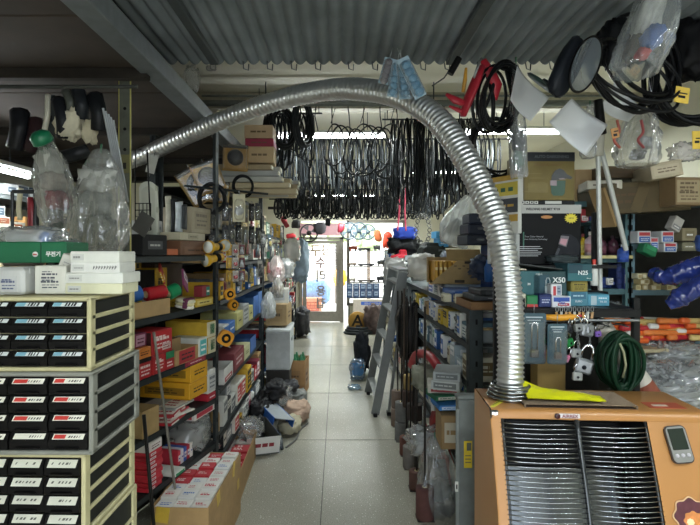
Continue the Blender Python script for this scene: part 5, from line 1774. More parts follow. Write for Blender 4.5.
# ================================================================== step ladder
LM = P('7c7f7e', .42, .55, n=.08, name='aluminium')
ld = thing('step_ladder', 'aluminium step ladder standing folded beside the right rack', 'ladder', (0, 0, 0))
fA, tA = Vector((.36, 6.3, 0.02)), Vector((.615, 5.95, 1.52))
fB, tB = Vector((.385, 5.45, .02)), Vector((.66, 5.36, 1.50))


def bar(name, p, q, w, d, m, parent, side):
    p, q = Vector(p), Vector(q)
    z = (q - p).normalized()
    y = Vector(side) - z * Vector(side).dot(z)
    y.normalize()
    x = y.cross(z)
    X = Matrix((x, y, z)).transposed().to_4x4()
    X.translation = (p + q) / 2
    b = MB()
    L = (q - p).length
    b.box((0, 0, 0), (w, d, L), 0, None, .002)
    for i in range(len(b.v)):
        b.v[i] = X @ b.v[i]
    return b.build(name, m, parent)


bar('rail', fA, tA, .085, .03, LM, ld, (0, 1, 0))
bar('rail', fB, tB, .085, .03, LM, ld, (0, 1, 0))
for k in range(5):
    t_ = .12 + k * .2
    bar('step', fA.lerp(tA, t_), fB.lerp(tB, t_), .028, .075, LM, ld, (1, 0, .2))
fC, tC = Vector((.50, 6.2, .02)), Vector((.66, 5.97, 1.5))
fD, tD = Vector((.53, 5.5, .02)), Vector((.70, 5.40, 1.48))
bar('rear_rail', fC, tC, .025, .06, LM, ld, (0, 1, 0))
bar('rear_rail', fD, tD, .025, .06, LM, ld, (0, 1, 0))
bar('rear_brace', fC.lerp(tC, .3), fD.lerp(tD, .3), .012, .03, LM, ld, (1, 0, .2))
bar('rear_brace', fC.lerp(tC, .7), fD.lerp(tD, .7), .012, .03, LM, ld, (1, 0, .2))
for p in (fA, fB, fC, fD):
    MB().box((p.x, p.y, .018), (.04, .1, .036), 0, None, .004).build('rubber_foot', BLACKP, ld)
bar('top_cap', tA + Vector((.02, 0, .01)), tB + Vector((.02, 0, .01)), .12, .03, P('7a7d7c', .4, .5), ld, (0, 0, 1))
bag('blue plastic bag on the floor left of the ladder foot', (.26, 7.0, .14), (.2, .3, .26), 68, CLEAR('4a8ac0', .6), amp=.25, contents=((P('2a2c34', .5, n=.3), (0, 0, .0), (.12, .18, .16)),))
bag('dark jacket heap behind the ladder foot', (.34, 7.5, .28), (.22, .4, .54), 69, P('24262c', .8, n=.3), 'jacket', 'jacket', amp=.25)
bag('pale blue film scrap on the floor in front of the ladder', (.2, 6.55, .02), (.16, .2, .035), 70, CLEAR('a9c8dc', .5), 'film_scrap', 'film', amp=.3)

# ================================================================== spools on rods in front of the right rack
SP = [('7a6a60', 5.15, .585, .17, .066, 'grey-brown'), ('6e6e6c', 4.75, .575, .17, .062, 'grey'), ('6a443a', 4.42, .575, .15, .058, 'red-brown'), ('76716c', 4.15, .572, .17, .06, 'dull grey'), ('5c4038', 3.78, .565, .13, .055, 'dark brown'), ('5e3c38', 3.36, .555, .2, .058, 'maroon')]
for i, (c, y, x, h, r, nm) in enumerate(SP):
    z0 = .0
    o = MB().lathe([(r * .3, .002), (r * .97, .002), (r, .006), (r, h - .004), (r * .97, h), (r * .3, h), (r * .3, .002)], 26, cap=False).build('abrasive_roll', P(c, .85, n=.15, bump=.2, bsc=300), None, (x, y, z0))
    tag(o, '%s abrasive roll threaded on a rod, %s from the camera' % (nm, ORD[5 - i].replace('nearest', 'first')), 'roll', 'abrasive rolls along the right rack')
    MB().lathe([(r * .16, h - .003), (r * .3, h - .003), (r * .3, h + .002), (r * .16, h + .002)], 18, cap=False).build('core', P('c9b98a', .6), o)
    for k in range(1 if i == 5 else 2):
        if k == 0 and i < 2:
            dup(o, (x + .005, y + .012, z0 + h * (k + 1) + .004), None, '%s abrasive roll stacked on another, %s level, on rod %s from the camera' % (nm, ('second', 'third')[k], ('', '', '')[0] + ORD[5 - i].replace('nearest', 'first')))
    rod = MB().cyl((0, 0, 0), (0, 0, 1.32 + .03 * (i % 2)), .007, n=8)
    rod.box((0, 0, .0015), (.11, .11, .003), 0, None, .001)
    tag(rod.build('stand_rod', P('241f1c', .4, .4), None, (x, y, 0)), 'upright dark rod through the %s abrasive roll, %s from the camera' % (nm, ORD[5 - i].replace('nearest', 'first')), 'rod')
for i, (x, y, h, c) in enumerate(((.585, 4.5, 1.3, '3a322c'), (.61, 4.9, 1.36, '5a4c42'), (.60, 4.1, 1.28, '2a2624'), (.63, 3.85, 1.3, '6a625a'), (.62, 4.35, 1.25, '1f1c1a'), (.615, 5.1, 1.3, '2f2a26'))):
    tag(MB().cyl((x, y, 0), (x + .01, y + .02, h), .009, n=8).build('upright_rod', P(c, .45, .3)), 'upright %s bar leaning by the right rack, %s from the camera' % (('brown', 'tan', 'black', 'grey', 'thin black', 'dark')[i], ORD[(3, 4, 1, 0, 2, 5)[i]].replace('nearest', 'first')), 'rod')
bag('black bag hanging between ladder and right rack', at(411, 330, 5.1), (.30, .3, .54), 72, P('0e0f11', .35, n=.3), 'black_bag', 'bag', amp=.18)
for i, (y, z, h, c, nm) in enumerate(((4.62, .5, .12, 'a88f5a', 'yellowish'), (4.7, .32, .14, '4a3a34', 'brown'), (4.4, .3, .13, '3f3634', 'dark brown'))):
    tag(MB().lathe([(.015, 0), (.062, 0), (.064, .004), (.064, h - .004), (.062, h), (.015, h), (.015, 0)], 24, cap=False).build('abrasive_roll', P(c, .85, n=.15), None, (.64, y, z)), '%s roll held among the rods behind the black bag, %s' % (nm, ('upper', 'lower', 'lower near')[i]), 'roll')
# goods low by the grey panel
tag(blob(MB(), (0, 0, 0), (.13, .16, .34), 90, .08, 20, 14).build('fire_extinguisher_cover', P('8a2420', .6, n=.15), None, (.72, 3.75, .40)), 'dark red bundle standing behind the clear bags', 'bundle')
tag(MB().tube(spline([(.62, 3.6, .34), (.7, 3.62, .40), (.74, 3.5, .32), (.78, 3.55, .1)], 8), .028, 8).build('hose', P('7d1e1e', .5)), 'thick red hose curving behind the clear bags', 'hose')
for i, (lab, x, y, z, w_, d_, h_, c, mk) in enumerate((('green book lying open in the rack bay by the grey panel', .66, 3.35, .78, .16, .2, .03, '1f6a4a', 'd8d4c4'), ('bright blue packet under the green book', .69, 3.3, .735, .17, .2, .03, '3f86d0', 'd4e4f0'),
                                                       ('kraft carton with white flap beside the grey panel', .72, 3.25, .52, .2, .22, .2, '9c8058', 'c9c2b0'), ('white box with red rim on the bay floor, lower', .68, 3.4, .81, .2, .2, .05, 'c9c6bc', 'a83038'),
                                                       ('pale grey case stacked by the rack post, upper', .68, 3.25, .93, .16, .24, .05, 'aab0b2', '6a7072'), ('pale grey case stacked by the rack post, lower', .69, 3.27, .87, .17, .26, .055, 'b9bebe', '6a7072'))):
    carton(lab, w_, d_, h_, c, (x, y, z), R(12 - 7 * i), 'book' if 'book' in lab else 'goods_box', 'book' if 'book' in lab else 'box', marks=(('T', mk, (.15, .15, .85, .85), 2, c), ('y', mk, (.1, .2, .9, .8), 1, c)))
bag('dull olive cloth bundle by the rods', (.62, 3.7, .82), (.2, .3, .16), 91, P('8d8f80', .8, n=.2), 'cloth_bundle', 'bundle', amp=.2)
tag(MB().tube(spline([(.56, 4.0, .84), (.58, 3.85, .95), (.63, 3.65, .98), (.67, 3.5, .93)], 8), .032, 10).build('hose', P('a82a34', .4)), 'red curved hose over the olive cloth bundle', 'hose')
hung_bag('big crumpled clear bag slumped on the floor beside the grey panel', (.63, 3.42, .50), (.66, 3.44, .0), .26, .3, 19, CLEAR('d6dadc', .34, .08), ((P('a5a9aa', .4, n=.3), (0, 0, .3), (.14, .16, .12)),))
bag('second crumpled clear bag behind the nearest abrasive roll', (.60, 3.62, .40), (.26, .22, .18), 93, CLEAR('e2e6e8', .34, .08), amp=.35, freq=4, contents=((P('b5b9bc', .4, n=.3), (0, 0, 0), (.15, .12, .1)),))
# grey steel panel / cabinet behind the heater
gp = thing('equipment_stand', 'narrow grey steel panel with a yellow label beside the orange heater', 'stand', (.52, 2.34, 0))
GPm = P('6f7573', .45, .3, n=.15)
g = MB()
g.box((.10, .03, .52), (.17, .05, 1.04), 0, None, .004)
g.build('body', GPm, gp)
MB().box((.10, .03, 1.05), (.18, .06, .02), 0, None, .006).build('top_plate', P('7d8381', .4, .4, n=.15), gp)
MB().box((.012, .002, .5), (.016, .01, 1.0), 0, None, .003).build('edge_strip', P('8a908e', .4, .4), gp)
lb = MB().box((.058, -.0015, .80), (.036, .003, .12), 0, None, .001)
lb.box((.062, -.0035, .835), (.02, .001, .035), 1)
for k in range(3):
    lb.box((.058, -.0035, .795 - k * .015), (.026, .001, .004), 1)
lb.build('yellow_label', [P('cdb428', .5), P('5a5c50', .5)], gp)
tg = MB().box((.006, -.008, .66), (.014, .004, .045), 0, None, .001)
tg.box((.006, -.0105, .66), (.006, .001, .02), 1)
tg.build('white_tag', [P('dcdcd6', .5), INK], gp)
# ================================================================== padlock rack behind the heater
PR = thing('display_rack', 'black display rack behind the heater with padlocks hanging from it', 'rack', (.80, 2.30, 0))
BM = P('17181a', .45, .3, n=.15)
for x in (0, .50):
    for y in (0, .36):
        MB().box((x, y, .75 if y == 0 else .95), (.028, .028, 1.5 if y == 0 else 1.9), 0, None, .002).build('upright', BM, PR)
for z, d, y in ((1.455, .38, .18), (1.0, .38, .18), (1.638, .22, .29)):
    MB().box((.25, y, z - .008), (.53, d, .016), 0, None, .002).build('shelf', BM, PR)
MB().box((.25, -.016, 1.432), (.53, .006, .03), 0, None, .001).build('front_lip', BM, PR)
MB().cyl((.0, -.03, 1.405), (.50, -.03, 1.405), .006, n=8).build('hanging_bar', STEEL, PR)
MB().box((.25, .34, 1.22), (.5, .006, .42)).build('dark_backing', P('22211f', .7, n=.2), PR)
for k in range(6):
    MB().cyl((.06 + k * .08, .336, 1.385), (.06 + k * .08, -.02, 1.375), .003, n=6).build('prong', STEEL, PR)


def zt(py, Y):
    return 1.7 - (py - 252) * Y / F


def PB(label, px0, px1, py1, py0, Yf, D, col, marks=(), rz=0, name='goods_box', z=None, **kw):
    a, b = at(px0, py1, Yf), at(px1, py0, Yf)
    return carton(label, b.x - a.x, D, b.z - a.z - .002, col, ((a.x + b.x) / 2, Yf + D / 2, a.z if z is None else z), R(rz), name, marks=marks, **kw)


SZ2 = 1.4565
# teal padlock carton with opened lid
o = PB('big teal padlock carton with an opened lid on the display rack', 520, 567, 305.5, 270.5, 2.38, .16, '29484c', (('y', '2c5f66', (.0, .0, .42, 1), 0), ('y', '1f4552', (.3, .0, .62, .9), 0)), rz=-1, z=SZ2, seam=False)
w_ = 47 * 2.38 / F
h_ = 35 * 2.38 / F
text('X50', .033, P('e4e8e6', .5, n=0), o, (.07, -.0835, h_ * .73), 'y', 'lettering', .0008)
text('자물쇠', .011, P('cfdad8', .5, n=0), o, (-.02, -.0835, h_ * .9), 'y', 'lettering')
text('30', .014, P('e4e8e6', .5, n=0), o, (-.065, -.0835, h_ * .62), 'y', 'lettering', .0004)
pk = MB()
pk.box((.02, -.0825, h_ * .46), (.026, .002, .032), 0, None, .001)
pk.tube([(.011, -.0835, h_ * .55), (.011, -.0835, h_ * .72), (.016, -.0835, h_ * .8), (.024, -.0835, h_ * .8), (.029, -.0835, h_ * .72), (.029, -.0835, h_ * .55)], .0022, 6)
pk.build('printed_padlock', P('a9b4b6', .4, n=.05), o)
MB().box((-.02, -.02, h_ + .012), (w_ * .95, .15, .004), 0, (R(-6), R(7), 0)).build('lid_flap', P('3a3f3e', .6, n=.1), o)
o = PB('teal carton stacked higher at the right with white lettering', 567, 592, 281, 263.5, 2.36, .14, '274f58', (('y', '2f666e', (.0, .0, 1, .45), 0), ('y', '1d3f4c', (.05, .45, .6, .95), 0)), rz=2)
text('N25', .026, P('dfe6e6', .5, n=0), o, (.012, -.0735, .036), 'y', 'lettering', .0006)
text('30mm', .008, P('dfe6e6', .5, n=0), o, (.038, -.0735, .012), 'y', 'lettering')
PB('kraft box with olive print under the N25 carton', 571, 588, 292, 281.3, 2.36, .12, '7d7236', (('y', '8a7d34', (.1, .1, .9, .9), 3, '4a4420'),))
o = PB('pale teal carton with white lettering under the olive print box', 569, 588, 307.5, 292.5, 2.36, .13, '4c8496', (('y', '3a6a84', (.1, .5, .9, .95), 1, 'a8c8d4'),), z=SZ2)
text('EURO', .012, P('e8eef0', .5, n=0), o, (0, -.0685, .022), 'y', 'lettering')
o = PB('light blue carton at the right end of the display shelf', 588.5, 610, 306, 294, 2.36, .13, '4f8ea6', (('y', 'a9bcc4', (.15, .1, .4, .9), 0), ('y', '5f9eb6', (.45, .5, .95, .9), 1, 'e8f0f2')), z=SZ2, rz=-2)
text('TR-50', .012, P('e8eef0', .5, n=0), o, (.018, -.0685, .02), 'y', 'lettering')
o = PB('white and blue display box at the front of the shelf', 552, 571, 308, 297, 2.31, .06, 'd9dce2', (('y', '2f4fa0', (.08, .55, .92, .95), 0), ('y', 'b03a48', (.3, .15, .9, .4), 1, 'd9dce2')), z=SZ2, rz=1)
text('Titan', .015, P('2b4aa0', .5, n=0), o, (0, -.0325, .02), 'y', 'lettering', .0004)
PB('navy box beside the white and blue display box', 539, 552, 307, 294, 2.32, .08, '1c2a5c', (('y', '26366e', (.1, .2, .9, .8), 2, 'c8d0e0'),), z=SZ2)
o = PB('small white box with red stripe standing on the display box', 551, 562, 297, 285, 2.33, .045, 'd4d6da', (('y', 'b5323a', (.2, .05, .45, .85), 0), ('y', '8a96a8', (.55, .1, .9, .9), 2, '4a5a70')))
o.location.z = SZ2 + .0485
PB('green and red small box at the left of the display shelf', 527, 538, 302.5, 291, 2.33, .07, '2a7a4c', (('y', 'c04040', (.0, .0, 1, .25), 0),), z=SZ2)
PB('cream box left of the green one, beside the duct', 519.5, 526, 303, 290, 2.34, .07, 'cfcdb8', (('y', 'bdbba4', (.2, .3, .8, .7), 1),), z=SZ2)
bag('dark heap of rag and tools above the teal cartons', at(566, 262, 2.5) + Vector((0, .06, 0.012)), (.16, .1, .04), 95, P('2f3a3c', .6, n=.3), 'rag', 'rag', amp=.3)
o = MB().lathe([(.016, 0), (.018, .003), (.018, .075), (.011, .09), (.011, .1)], 18).build('bottle', P('d8dad4', .4, n=.04), None, (at(594, 285, 2.5).x, 2.5, 1.54))
tag(o, 'slim white bottle with a red cap right of the N25 carton', 'bottle')
MB().cyl((0, 0, .1), (0, 0, .125), .009, n=12).build('cap', P('c0392c', .4), o)
ps_ = carton('black box beneath the slim white bottle', .09, .1, .055, '1b1c1f', (at(596, 285, 2.5).x, 2.52, SZ2), 0)

# ---- welding helmet boxes on the upper shelf
YF = 2.56
a, b = at(516.5, 265.4, YF), at(581, 205, YF)
wW, hW = b.x - a.x, b.z - a.z
zb = 1.640
lo = PB('black welding helmet carton with a yellow starburst, under the yellow carton', 516.5, 581, 265, 205, YF, .24, '0e0f12', (), rz=1, name='helmet_carton', z=zb, seam=False, rough=.6)
hb2 = 60 * YF / F - .002
fy_ = -.1205
p_ = MB()


def fq(x0, z0, x1, z1, mi, e=.001):
    p_.box(((x0 + x1) / 2, fy_ - e / 2, (z0 + z1) / 2), (x1 - x0, e, z1 - z0), mi)


fq(-wW / 2, hb2 - .042, wW / 2, hb2, 0)
for k in range(6):
    fq(-wW * .46, .085 - k * .009, -wW * (.46 - .32) + .012 * math.sin(k * 2.3), .0875 - k * .009, 1)
p_.prism([((.034 if k % 2 == 0 else .024) * math.cos(2 * PI * k / 28), (.026 if k % 2 == 0 else .018) * math.sin(2 * PI * k / 28)) for k in range(28)], .0016, 2, Matrix.Translation((wW * .34, fy_, hb2 - .066)) @ XR)
p_.prism([(.028 * math.cos(2 * PI * k / 20), .008 * math.sin(2 * PI * k / 20)) for k in range(20)], .001, 3, Matrix.Translation((-wW * .04, fy_, hb2 - .06)) @ XR)
p_.box((-wW * .4, fy_, .115), (.006, .001, .085), 4)
p_.build('front_print', [P('a9a9a6', .5, n=.05), P('c9ccd0', .5, n=0), P('d8c83a', .5), P('b07840', .5), P('3a6a5c', .5)], lo)
text('WELDING HELMET 9718', .0155, P('2a2c30', .5, n=0), lo, (-wW * .1, fy_ - .0012, hb2 - .022), 'y', 'lettering', .0005)
text('True Color Natural', .0115, P('9a9ca4', .5, n=0), lo, (-wW * .24, fy_ - .001, .135), 'y', 'lettering')
text('Auto Darkening Technology', .0098, P('9a9ca4', .5, n=0), lo, (-wW * .21, fy_ - .001, .122), 'y', 'lettering')
text('NEW', .011, P('5a5020', .5, n=0), lo, (wW * .34, fy_ - .0025, hb2 - .066), 'y', 'lettering')
hm = MB()
X0_ = Matrix.Translation((wW * .24, fy_, .09)) @ XR
hm.prism([(-.06, -.07), (-.052, -.05), (-.03, -.0), (-.02, .045), (-.008, .058), (.03, .056), (.06, .035), (.075, 0), (.07, -.04), (.05, -.062), (.02, -.075), (-.02, -.08)], .0012, 0, X0_)
hm.prism([(-.03, .008), (-.018, .05), (.022, .046), (.008, -.006)], .002, 1, X0_)
hm.prism([(-.025, .012), (-.018, .036), (.014, .032), (.004, .0)], .0026, 2, X0_)
hm.prism([(-.058, -.068), (-.032, -.01), (-.022, -.014), (-.045, -.072)], .0022, 3, X0_)
hm.build('helmet_picture', [P('23252c', .4), P('6d6a70', .4), P('b88a96', .35), P('3d4048', .4)], lo)
# upper yellow box
a2, b2 = at(523, 203.5, YF), at(574.5, 155.5, YF)
w2, h2 = b2.x - a2.x, b2.z - a2.z
up = carton('yellow and black welding helmet carton with a green helmet picture, on top', w2, .24, h2, '6b5d2a', ((a2.x + b2.x) / 2, YF + .12, zb + hb2 + .022), R(1), 'helmet_carton', seam=False)
ft = MB()
ft.box((0, fy_, h2 - .022), (w2, .001, .044), 0)
ft.box((-w2 / 2 + .004, fy_, h2 * .4), (.008, .001, h2 * .8), 1)
for k in range(5):
    ft.box((-w2 * .3 + .02 * math.sin(k), fy_, .13 - k * .022), (w2 * .3, .001, .004), 2)
ft.box((-w2 * .22, fy_, .06), (w2 * .38, .0012, .045), 2)
ft.build('front_print', [P('23262b', .4), P('5e5124', .5), P('746632', .5)], up)
text('AUTO DARKENING', .019, P('4a4e54', .5, n=0), up, (.012, fy_ - .0012, h2 - .022), 'y', 'lettering', .0006)
text('WELDING HELMET', .0165, P('6a5220', .5, n=0), up, (-.006, fy_ - .001, h2 - .062), 'y', 'lettering', .0005)
hp = MB()
X1_ = Matrix.Translation((w2 * .2, fy_, h2 * .36)) @ XR
hp.prism([(-.045, .01), (-.04, -.05), (-.03, -.062), (.015, -.062), (.026, -.05), (.03, .012)], .0012, 0, X1_)
hp.prism([(-.04, .012), (-.038, .036), (-.022, .06), (.0, .07), (.02, .062), (.036, .042), (.064, .028), (.055, .018), (.032, .022), (.0, .014)], .0018, 1, X1_)
hp.prism([(-.046, -.012), (-.046, .012), (-.014, .012), (-.014, -.014)], .0024, 2, X1_)
hp.prism([(-.005, .022), (.02, .024), (.03, .018), (0, .016)], .0026, 2, X1_)
hp.build('helmet_picture', [P('1f4a3a', .4), P('2d3136', .4), P('8a7a80', .35)], up)
bs = MB()
for k in range(4):
    bs.box((-.13 + k * .022, fy_ - .0006, -.011), (.018, .001, .014), 0)
    bs.lathe([(.004, 0), (.004, .001)], 10, 1, Matrix.Translation((-.13 + k * .022, fy_ - .001, -.011)) @ XR)
bs.box((.02, fy_ - .0006, -.011), (.08, .001, .014), 0)
plt_ = carton('flat black carton with small white symbols between the two helmet cartons', w2, .24, .02, '1f2023', ((a2.x + b2.x) / 2, YF + .12, zb + hb2 + .001), R(1), 'flat_carton', seam=False, bev=.001)
for i in range(len(bs.v)):
    bs.v[i].z += .021
bs.build('symbols', [P('b9b9b5', .5), INK], plt_)
# yellow-white carton angled at the left of them
ang = carton('white and yellow carton with two printed panels, turned beside the helmet cartons', .20, .10, .29, 'c2c2bc', (.872, 2.66, 1.79), R(-62), 'helmet_carton', seam=False)
pz = MB()
for (z0, z1, mi) in ((.265, .29, 3), (.19, .255, 0), (.105, .175, 1), (.06, .095, 3)):
    pz.box((-.1005, 0, (z0 + z1) / 2), (.0012, .09, z1 - z0), mi)
    pz.box((0, -.0505, (z0 + z1) / 2), (.19, .0012, z1 - z0), mi)
for k in range(3):
    pz.box((-.1012, .02 - k * .018, .22), (.0012, .014, .02), 2)
    pz.box((-.1012, .02 - k * .018, .14), (.0012, .014, .012), 3)
    pz.box((-.05 + k * .05, -.0512, .22), (.03, .0012, .02), 2)
    pz.box((-.05 + k * .05, -.0512, .14), (.04, .0012, .012), 3)
pz.build('front_print', [P('b9a83a', .5), P('2e3238', .5), P('2f5a40', .5), P('a8862e', .5)], ang)
carton('white carton under the angled yellow-panelled one, beside the duct', .20, .12, .15, 'b5b7b6', (.872, 2.665, 1.6385), R(-62), 'helmet_carton', marks=(('x', 'a9abaa', (.2, .4, .8, .6), 1, '5a5c60'),))

# ---- padlocks on the bar
def padlock(label, c, s, bc, rot, col_mat=None, longsh=False, group=None):
    t = thing('padlock', label, 'padlock', c, rot, group)
    bw, bh, bd = .034 * s, .030 * s, .016 * s
    sh = .03 * s * (2.0 if longsh else 1)
    b = MB().box((0, 0, -sh - bh / 2), (bw, bd, bh), 0, None, .004 * s)
    b.build('body', bc, t)
    MB().tube([(-bw * .32, 0, -sh), (-bw * .32, 0, -bw * .4), (-bw * .22, 0, -bw * .12), (0, 0, 0), (bw * .22, 0, -bw * .12), (bw * .32, 0, -bw * .4), (bw * .32, 0, -sh)], .0032 * s, 8).build('shackle', CHROME, t)
    k = MB().lathe([(.0045 * s, 0), (.0045 * s, .002)], 12, 0, Matrix.Translation((0, -bd / 2, -sh - bh * .55)) @ XR)
    k.build('keyhole', INK, t)
    return t


PLM = P('a3a7aa', .35, .6, n=.08)
YB = 2.27
bz = 1.405
LK = ((589, 312, 1.25, PLM, 'large silver padlock hanging upper right on the bar', (0, R(8), R(15))), (590, 345, 1.5, P('aeb2b4', .35, .6), 'largest silver padlock hanging low at the right end', (0, R(16), R(-12))),
      (577, 316, .8, P('9a9ea0', .35, .6), 'silver padlock hanging high in the middle of the row', (0, R(-6), 0)), (577, 340, .9, P('b9bcbc', .35, .5), 'pale padlock in the second row of the middle', (0, R(4), R(10))),
      (578, 364, .85, P('c4c6c2', .4, .3), 'pale padlock with a yellow foot, hanging lowest in the middle', (0, R(3), R(-6))), (566, 332, .8, P('1f7a3c', .4), 'green padlock left of the silver ones', (0, R(-22), R(20))),
      (570, 348, .75, P('d07a9c', .4), 'pink padlock below the green one', (0, R(28), R(12))), (597, 326, .55, P('7a5aa8', .4), 'small violet padlock at the right end of the bar', (0, R(-8), 0)),
      (571, 318, .75, P('2c2d30', .4), 'black padlock above the green one', (0, R(14), R(30))), (566, 316, .7, P('3a3b3e', .4), 'charcoal padlock hanging high at the left of the row', (0, R(-8), R(-20))),
      (584, 318, .8, P('8d9194', .35, .6), 'dull steel padlock just left of the large upper padlock', (0, R(-4), R(-15))))
for i, (px, py, s, m, lab, rot) in enumerate(LK):
    c = at(px, py, YB - .008 * (i % 3))
    padlock(lab, c, s * 1.4, m, rot)
    # keys or chain up to the bar
    if py > 322:
        ch = MB()
        q0 = Vector((c.x, c.y, c.z))
        n_ = int((bz - c.z) / .012)
        for k in range(n_):
            ch.tube([q0 + Vector((.004 * math.cos(a) if k % 2 else 0, 0 if k % 2 else .004 * math.cos(a), .012 * k + .008 * math.sin(a))) for a in [2 * PI * q / 8 for q in range(8)]], .0012, 5, 0, True)
        tag(ch.build('chain', STEEL), 'short steel chain holding the %s' % lab.split(' hanging')[0].split(' in ')[0].split(' left')[0].split(' below')[0].split(' at ')[0], 'chain')
for i in range(9):
    px = 557 + i * 4.4
    c = at(px, 312, YB - .01)
    k = MB()
    k.tube([c + Vector((.006 * math.cos(a), 0, .012 + .012 * math.sin(a))) for a in [2 * PI * q / 12 for q in range(12)]], .0016, 5, 0, True)
    k.box(c + Vector((0, .0, -.014)), (.011, .002, .03), 1, (0, R(10 * (i % 3) - 10), 0), .001)
    tag(k.build('key', [STEEL, P(('c99a5a', 'c8c8c4', 'c7a27a')[i % 3], .35, .4)]), '%s key hanging on the display bar, %s from the left' % (('brass', 'steel', 'tan')[i % 3], ORD[i].replace('nearest', 'first')), 'key', 'keys along the display bar')
# yellow-handled tool lying along under the shelf
yt = thing('scraper', 'long yellow tool handle lying under the display shelf', 'tool', at(558, 318, 2.26))
MB().tube([(-.06, 0, .005), (.0, 0, .0), (.06, 0, .004), (.085, 0, .008)], [.012, .015, .013, .007], 10).build('handle', P('d9982a', .4, n=.06), yt)
MB().cyl((.083, 0, .008), (.1, 0, .010), .006, n=8).build('tip', P('b03038', .4), yt)
# blister packed padlocks
for i, (px0, px1, py1, py0, lab, long) in enumerate(((522, 545.5, 364, 313, 'long-shackle padlock in a clear blister pack beside the duct', True), (545.5, 565, 363, 323, 'shorter padlock in a clear blister pack, second from the duct', False))):
    a, b = at(px0, py1, 2.25 - .012 * i), at(px1, py0, 2.25 - .012 * i)
    w_, h_ = b.x - a.x, b.z - a.z
    t = thing('padlock_pack', lab, 'padlock pack', ((a.x + b.x) / 2, 2.25 - .03 * i, (a.z + b.z) / 2), (R(2), 0, R(-3 + 4 * i)))
    MB().prism(rrect(w_, h_, .008), .002, 0, XR).build('card', P('3a5560', .5, n=.12), t)
    pr = MB()
    for k in range(3):
        pr.box((0, -.0026, h_ * (.42 - .06 * k)), (w_ * (.7 - .15 * k), .0008, .005), 0)
    pr.build('card_print', P('b9c6ca', .5), t)
    bw = .036 if long else .03
    MB().box((0, -.012, -h_ * .28), (bw, .016, bw * .95), 0, None, .004).build('body', P('6f6c66', .35, .7, n=.15), t)
    ht = h_ * (.26 if long else .1)
    MB().tube([(-bw * .33, -.012, -h_ * .2), (-bw * .33, -.012, ht), (-bw * .2, -.012, ht + .012), (bw * .2, -.012, ht + .012), (bw * .33, -.012, ht), (bw * .33, -.012, -h_ * .2)], .0038, 8).build('shackle', CHROME, t)
    MB().box((0, -.013, -.01), (w_ * .92, .026, h_ * .88), 0, None, .01).build('clear_shell', CLEAR('e8eef0', .08, .06), t)
    MB().tube([(0, 0, h_ / 2), (0, .0, h_ / 2 + .04)], .002, 6).build('hook', STEEL, t)
carton('plain kraft box standing behind the blister packs on the heater side', .13, .08, .26, '8d7440', (.965, 2.42, 1.002), R(2))

# ---- green garden hose coil and white roll right of the rack
GH = P('12301f', .4, n=.12)
gc = thing('garden_hose', 'dark green hose coil hanging behind the right of the heater', 'hose', at(619, 362, 2.22), (0, 0, R(-8)))
rnd = random.Random(3)
for k in range(18):
    ph = rnd.uniform(0, 6)
    MB().tube([((.05 + .022 * math.sin(k * 1.7)) * math.cos(a) + .006 * math.sin(k * 2.2), .012 * math.sin(a + ph) - .06 + k * .007, (.118 - .012 * (k % 3)) * math.sin(a) + .005 * math.cos(k)) for a in [2 * PI * q / 36 for q in range(36)]], .0085, 8, 0, True).build('hose_loop', GH, gc)
MB().tube([(-.02, -.062, .09), (-.005, -.066, .05), (.002, -.066, .0), (-.01, -.066, -.05)], .005, 6).build('tie', P('9a9a78', .6), gc)
wr = MB().cyl((0, 0, 0), (.28, -.05, -.42), .042, n=20)
wr.cyl((.0, 0, 0), (-.01, .002, .015), .03, n=16)
o = tag(wr.build('vinyl_roll', P('c9c4ba', .5, n=.06), None, at(602, 326, 2.42)), 'white vinyl roll slanting down behind the green hose', 'roll')
MB().cyl((.17, -.03, -.255), (.215, -.038, -.322), .0428, n=20).build('brown_band', P('8a4a38', .6), o)

# ================================================================== right-hand wall shelving facing the camera
BS0 = Rack((2.62, 3.0), -PI / 2)      # local x towards the camera, local y along -X? (rotated)
def wall_shelf(label, x0, x1, y, D, levels, top, mat):
    t = thing('shelving_unit', label, 'shelving', (x0, y, 0))
    L = x1 - x0
    for x in (.0, L):
        for yy in (0, D):
            p = MB()
            p.box((x, yy, top / 2), (.034, .004, top))
            p.box((x + (.015 if x == 0 else -.015), yy + (.017 if yy == 0 else -.017), top / 2), (.004, .034, top))
            for k in range(int(top / .06)):
                p.box((x, yy - .0024, .04 + k * .06), (.009, .001, .028), 1)
            p.build('upright', [mat, BLACK], t)
    for z in levels:
        s = MB()
        s.box((L / 2, D / 2, z - .004), (L - .01, D - .01, .006))
        s.box((L / 2, .006, z - .017), (L - .03, .004, .03))
        s.build('shelf', mat, t)
    MB().box((L / 2, D + .006, top / 2), (L, .008, top - .02)).build('dark_backing', P('38352f', .8, n=.2), t)  # added dark sheet, stands in for the shadow deep in the shelves
    return t


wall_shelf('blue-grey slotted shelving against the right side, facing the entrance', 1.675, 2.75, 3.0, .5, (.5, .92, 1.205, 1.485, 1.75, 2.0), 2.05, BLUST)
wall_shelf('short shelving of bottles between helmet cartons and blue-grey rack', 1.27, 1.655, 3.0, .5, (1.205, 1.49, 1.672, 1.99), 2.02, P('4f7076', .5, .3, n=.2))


def WB(label, px0, px1, py1, py0, Yf, D, col, marks=(), rz=0, name='goods_box', z=None, **kw):
    return PB(label, px0, px1, py1, py0, Yf, D, col, marks, rz, name, z, **kw)


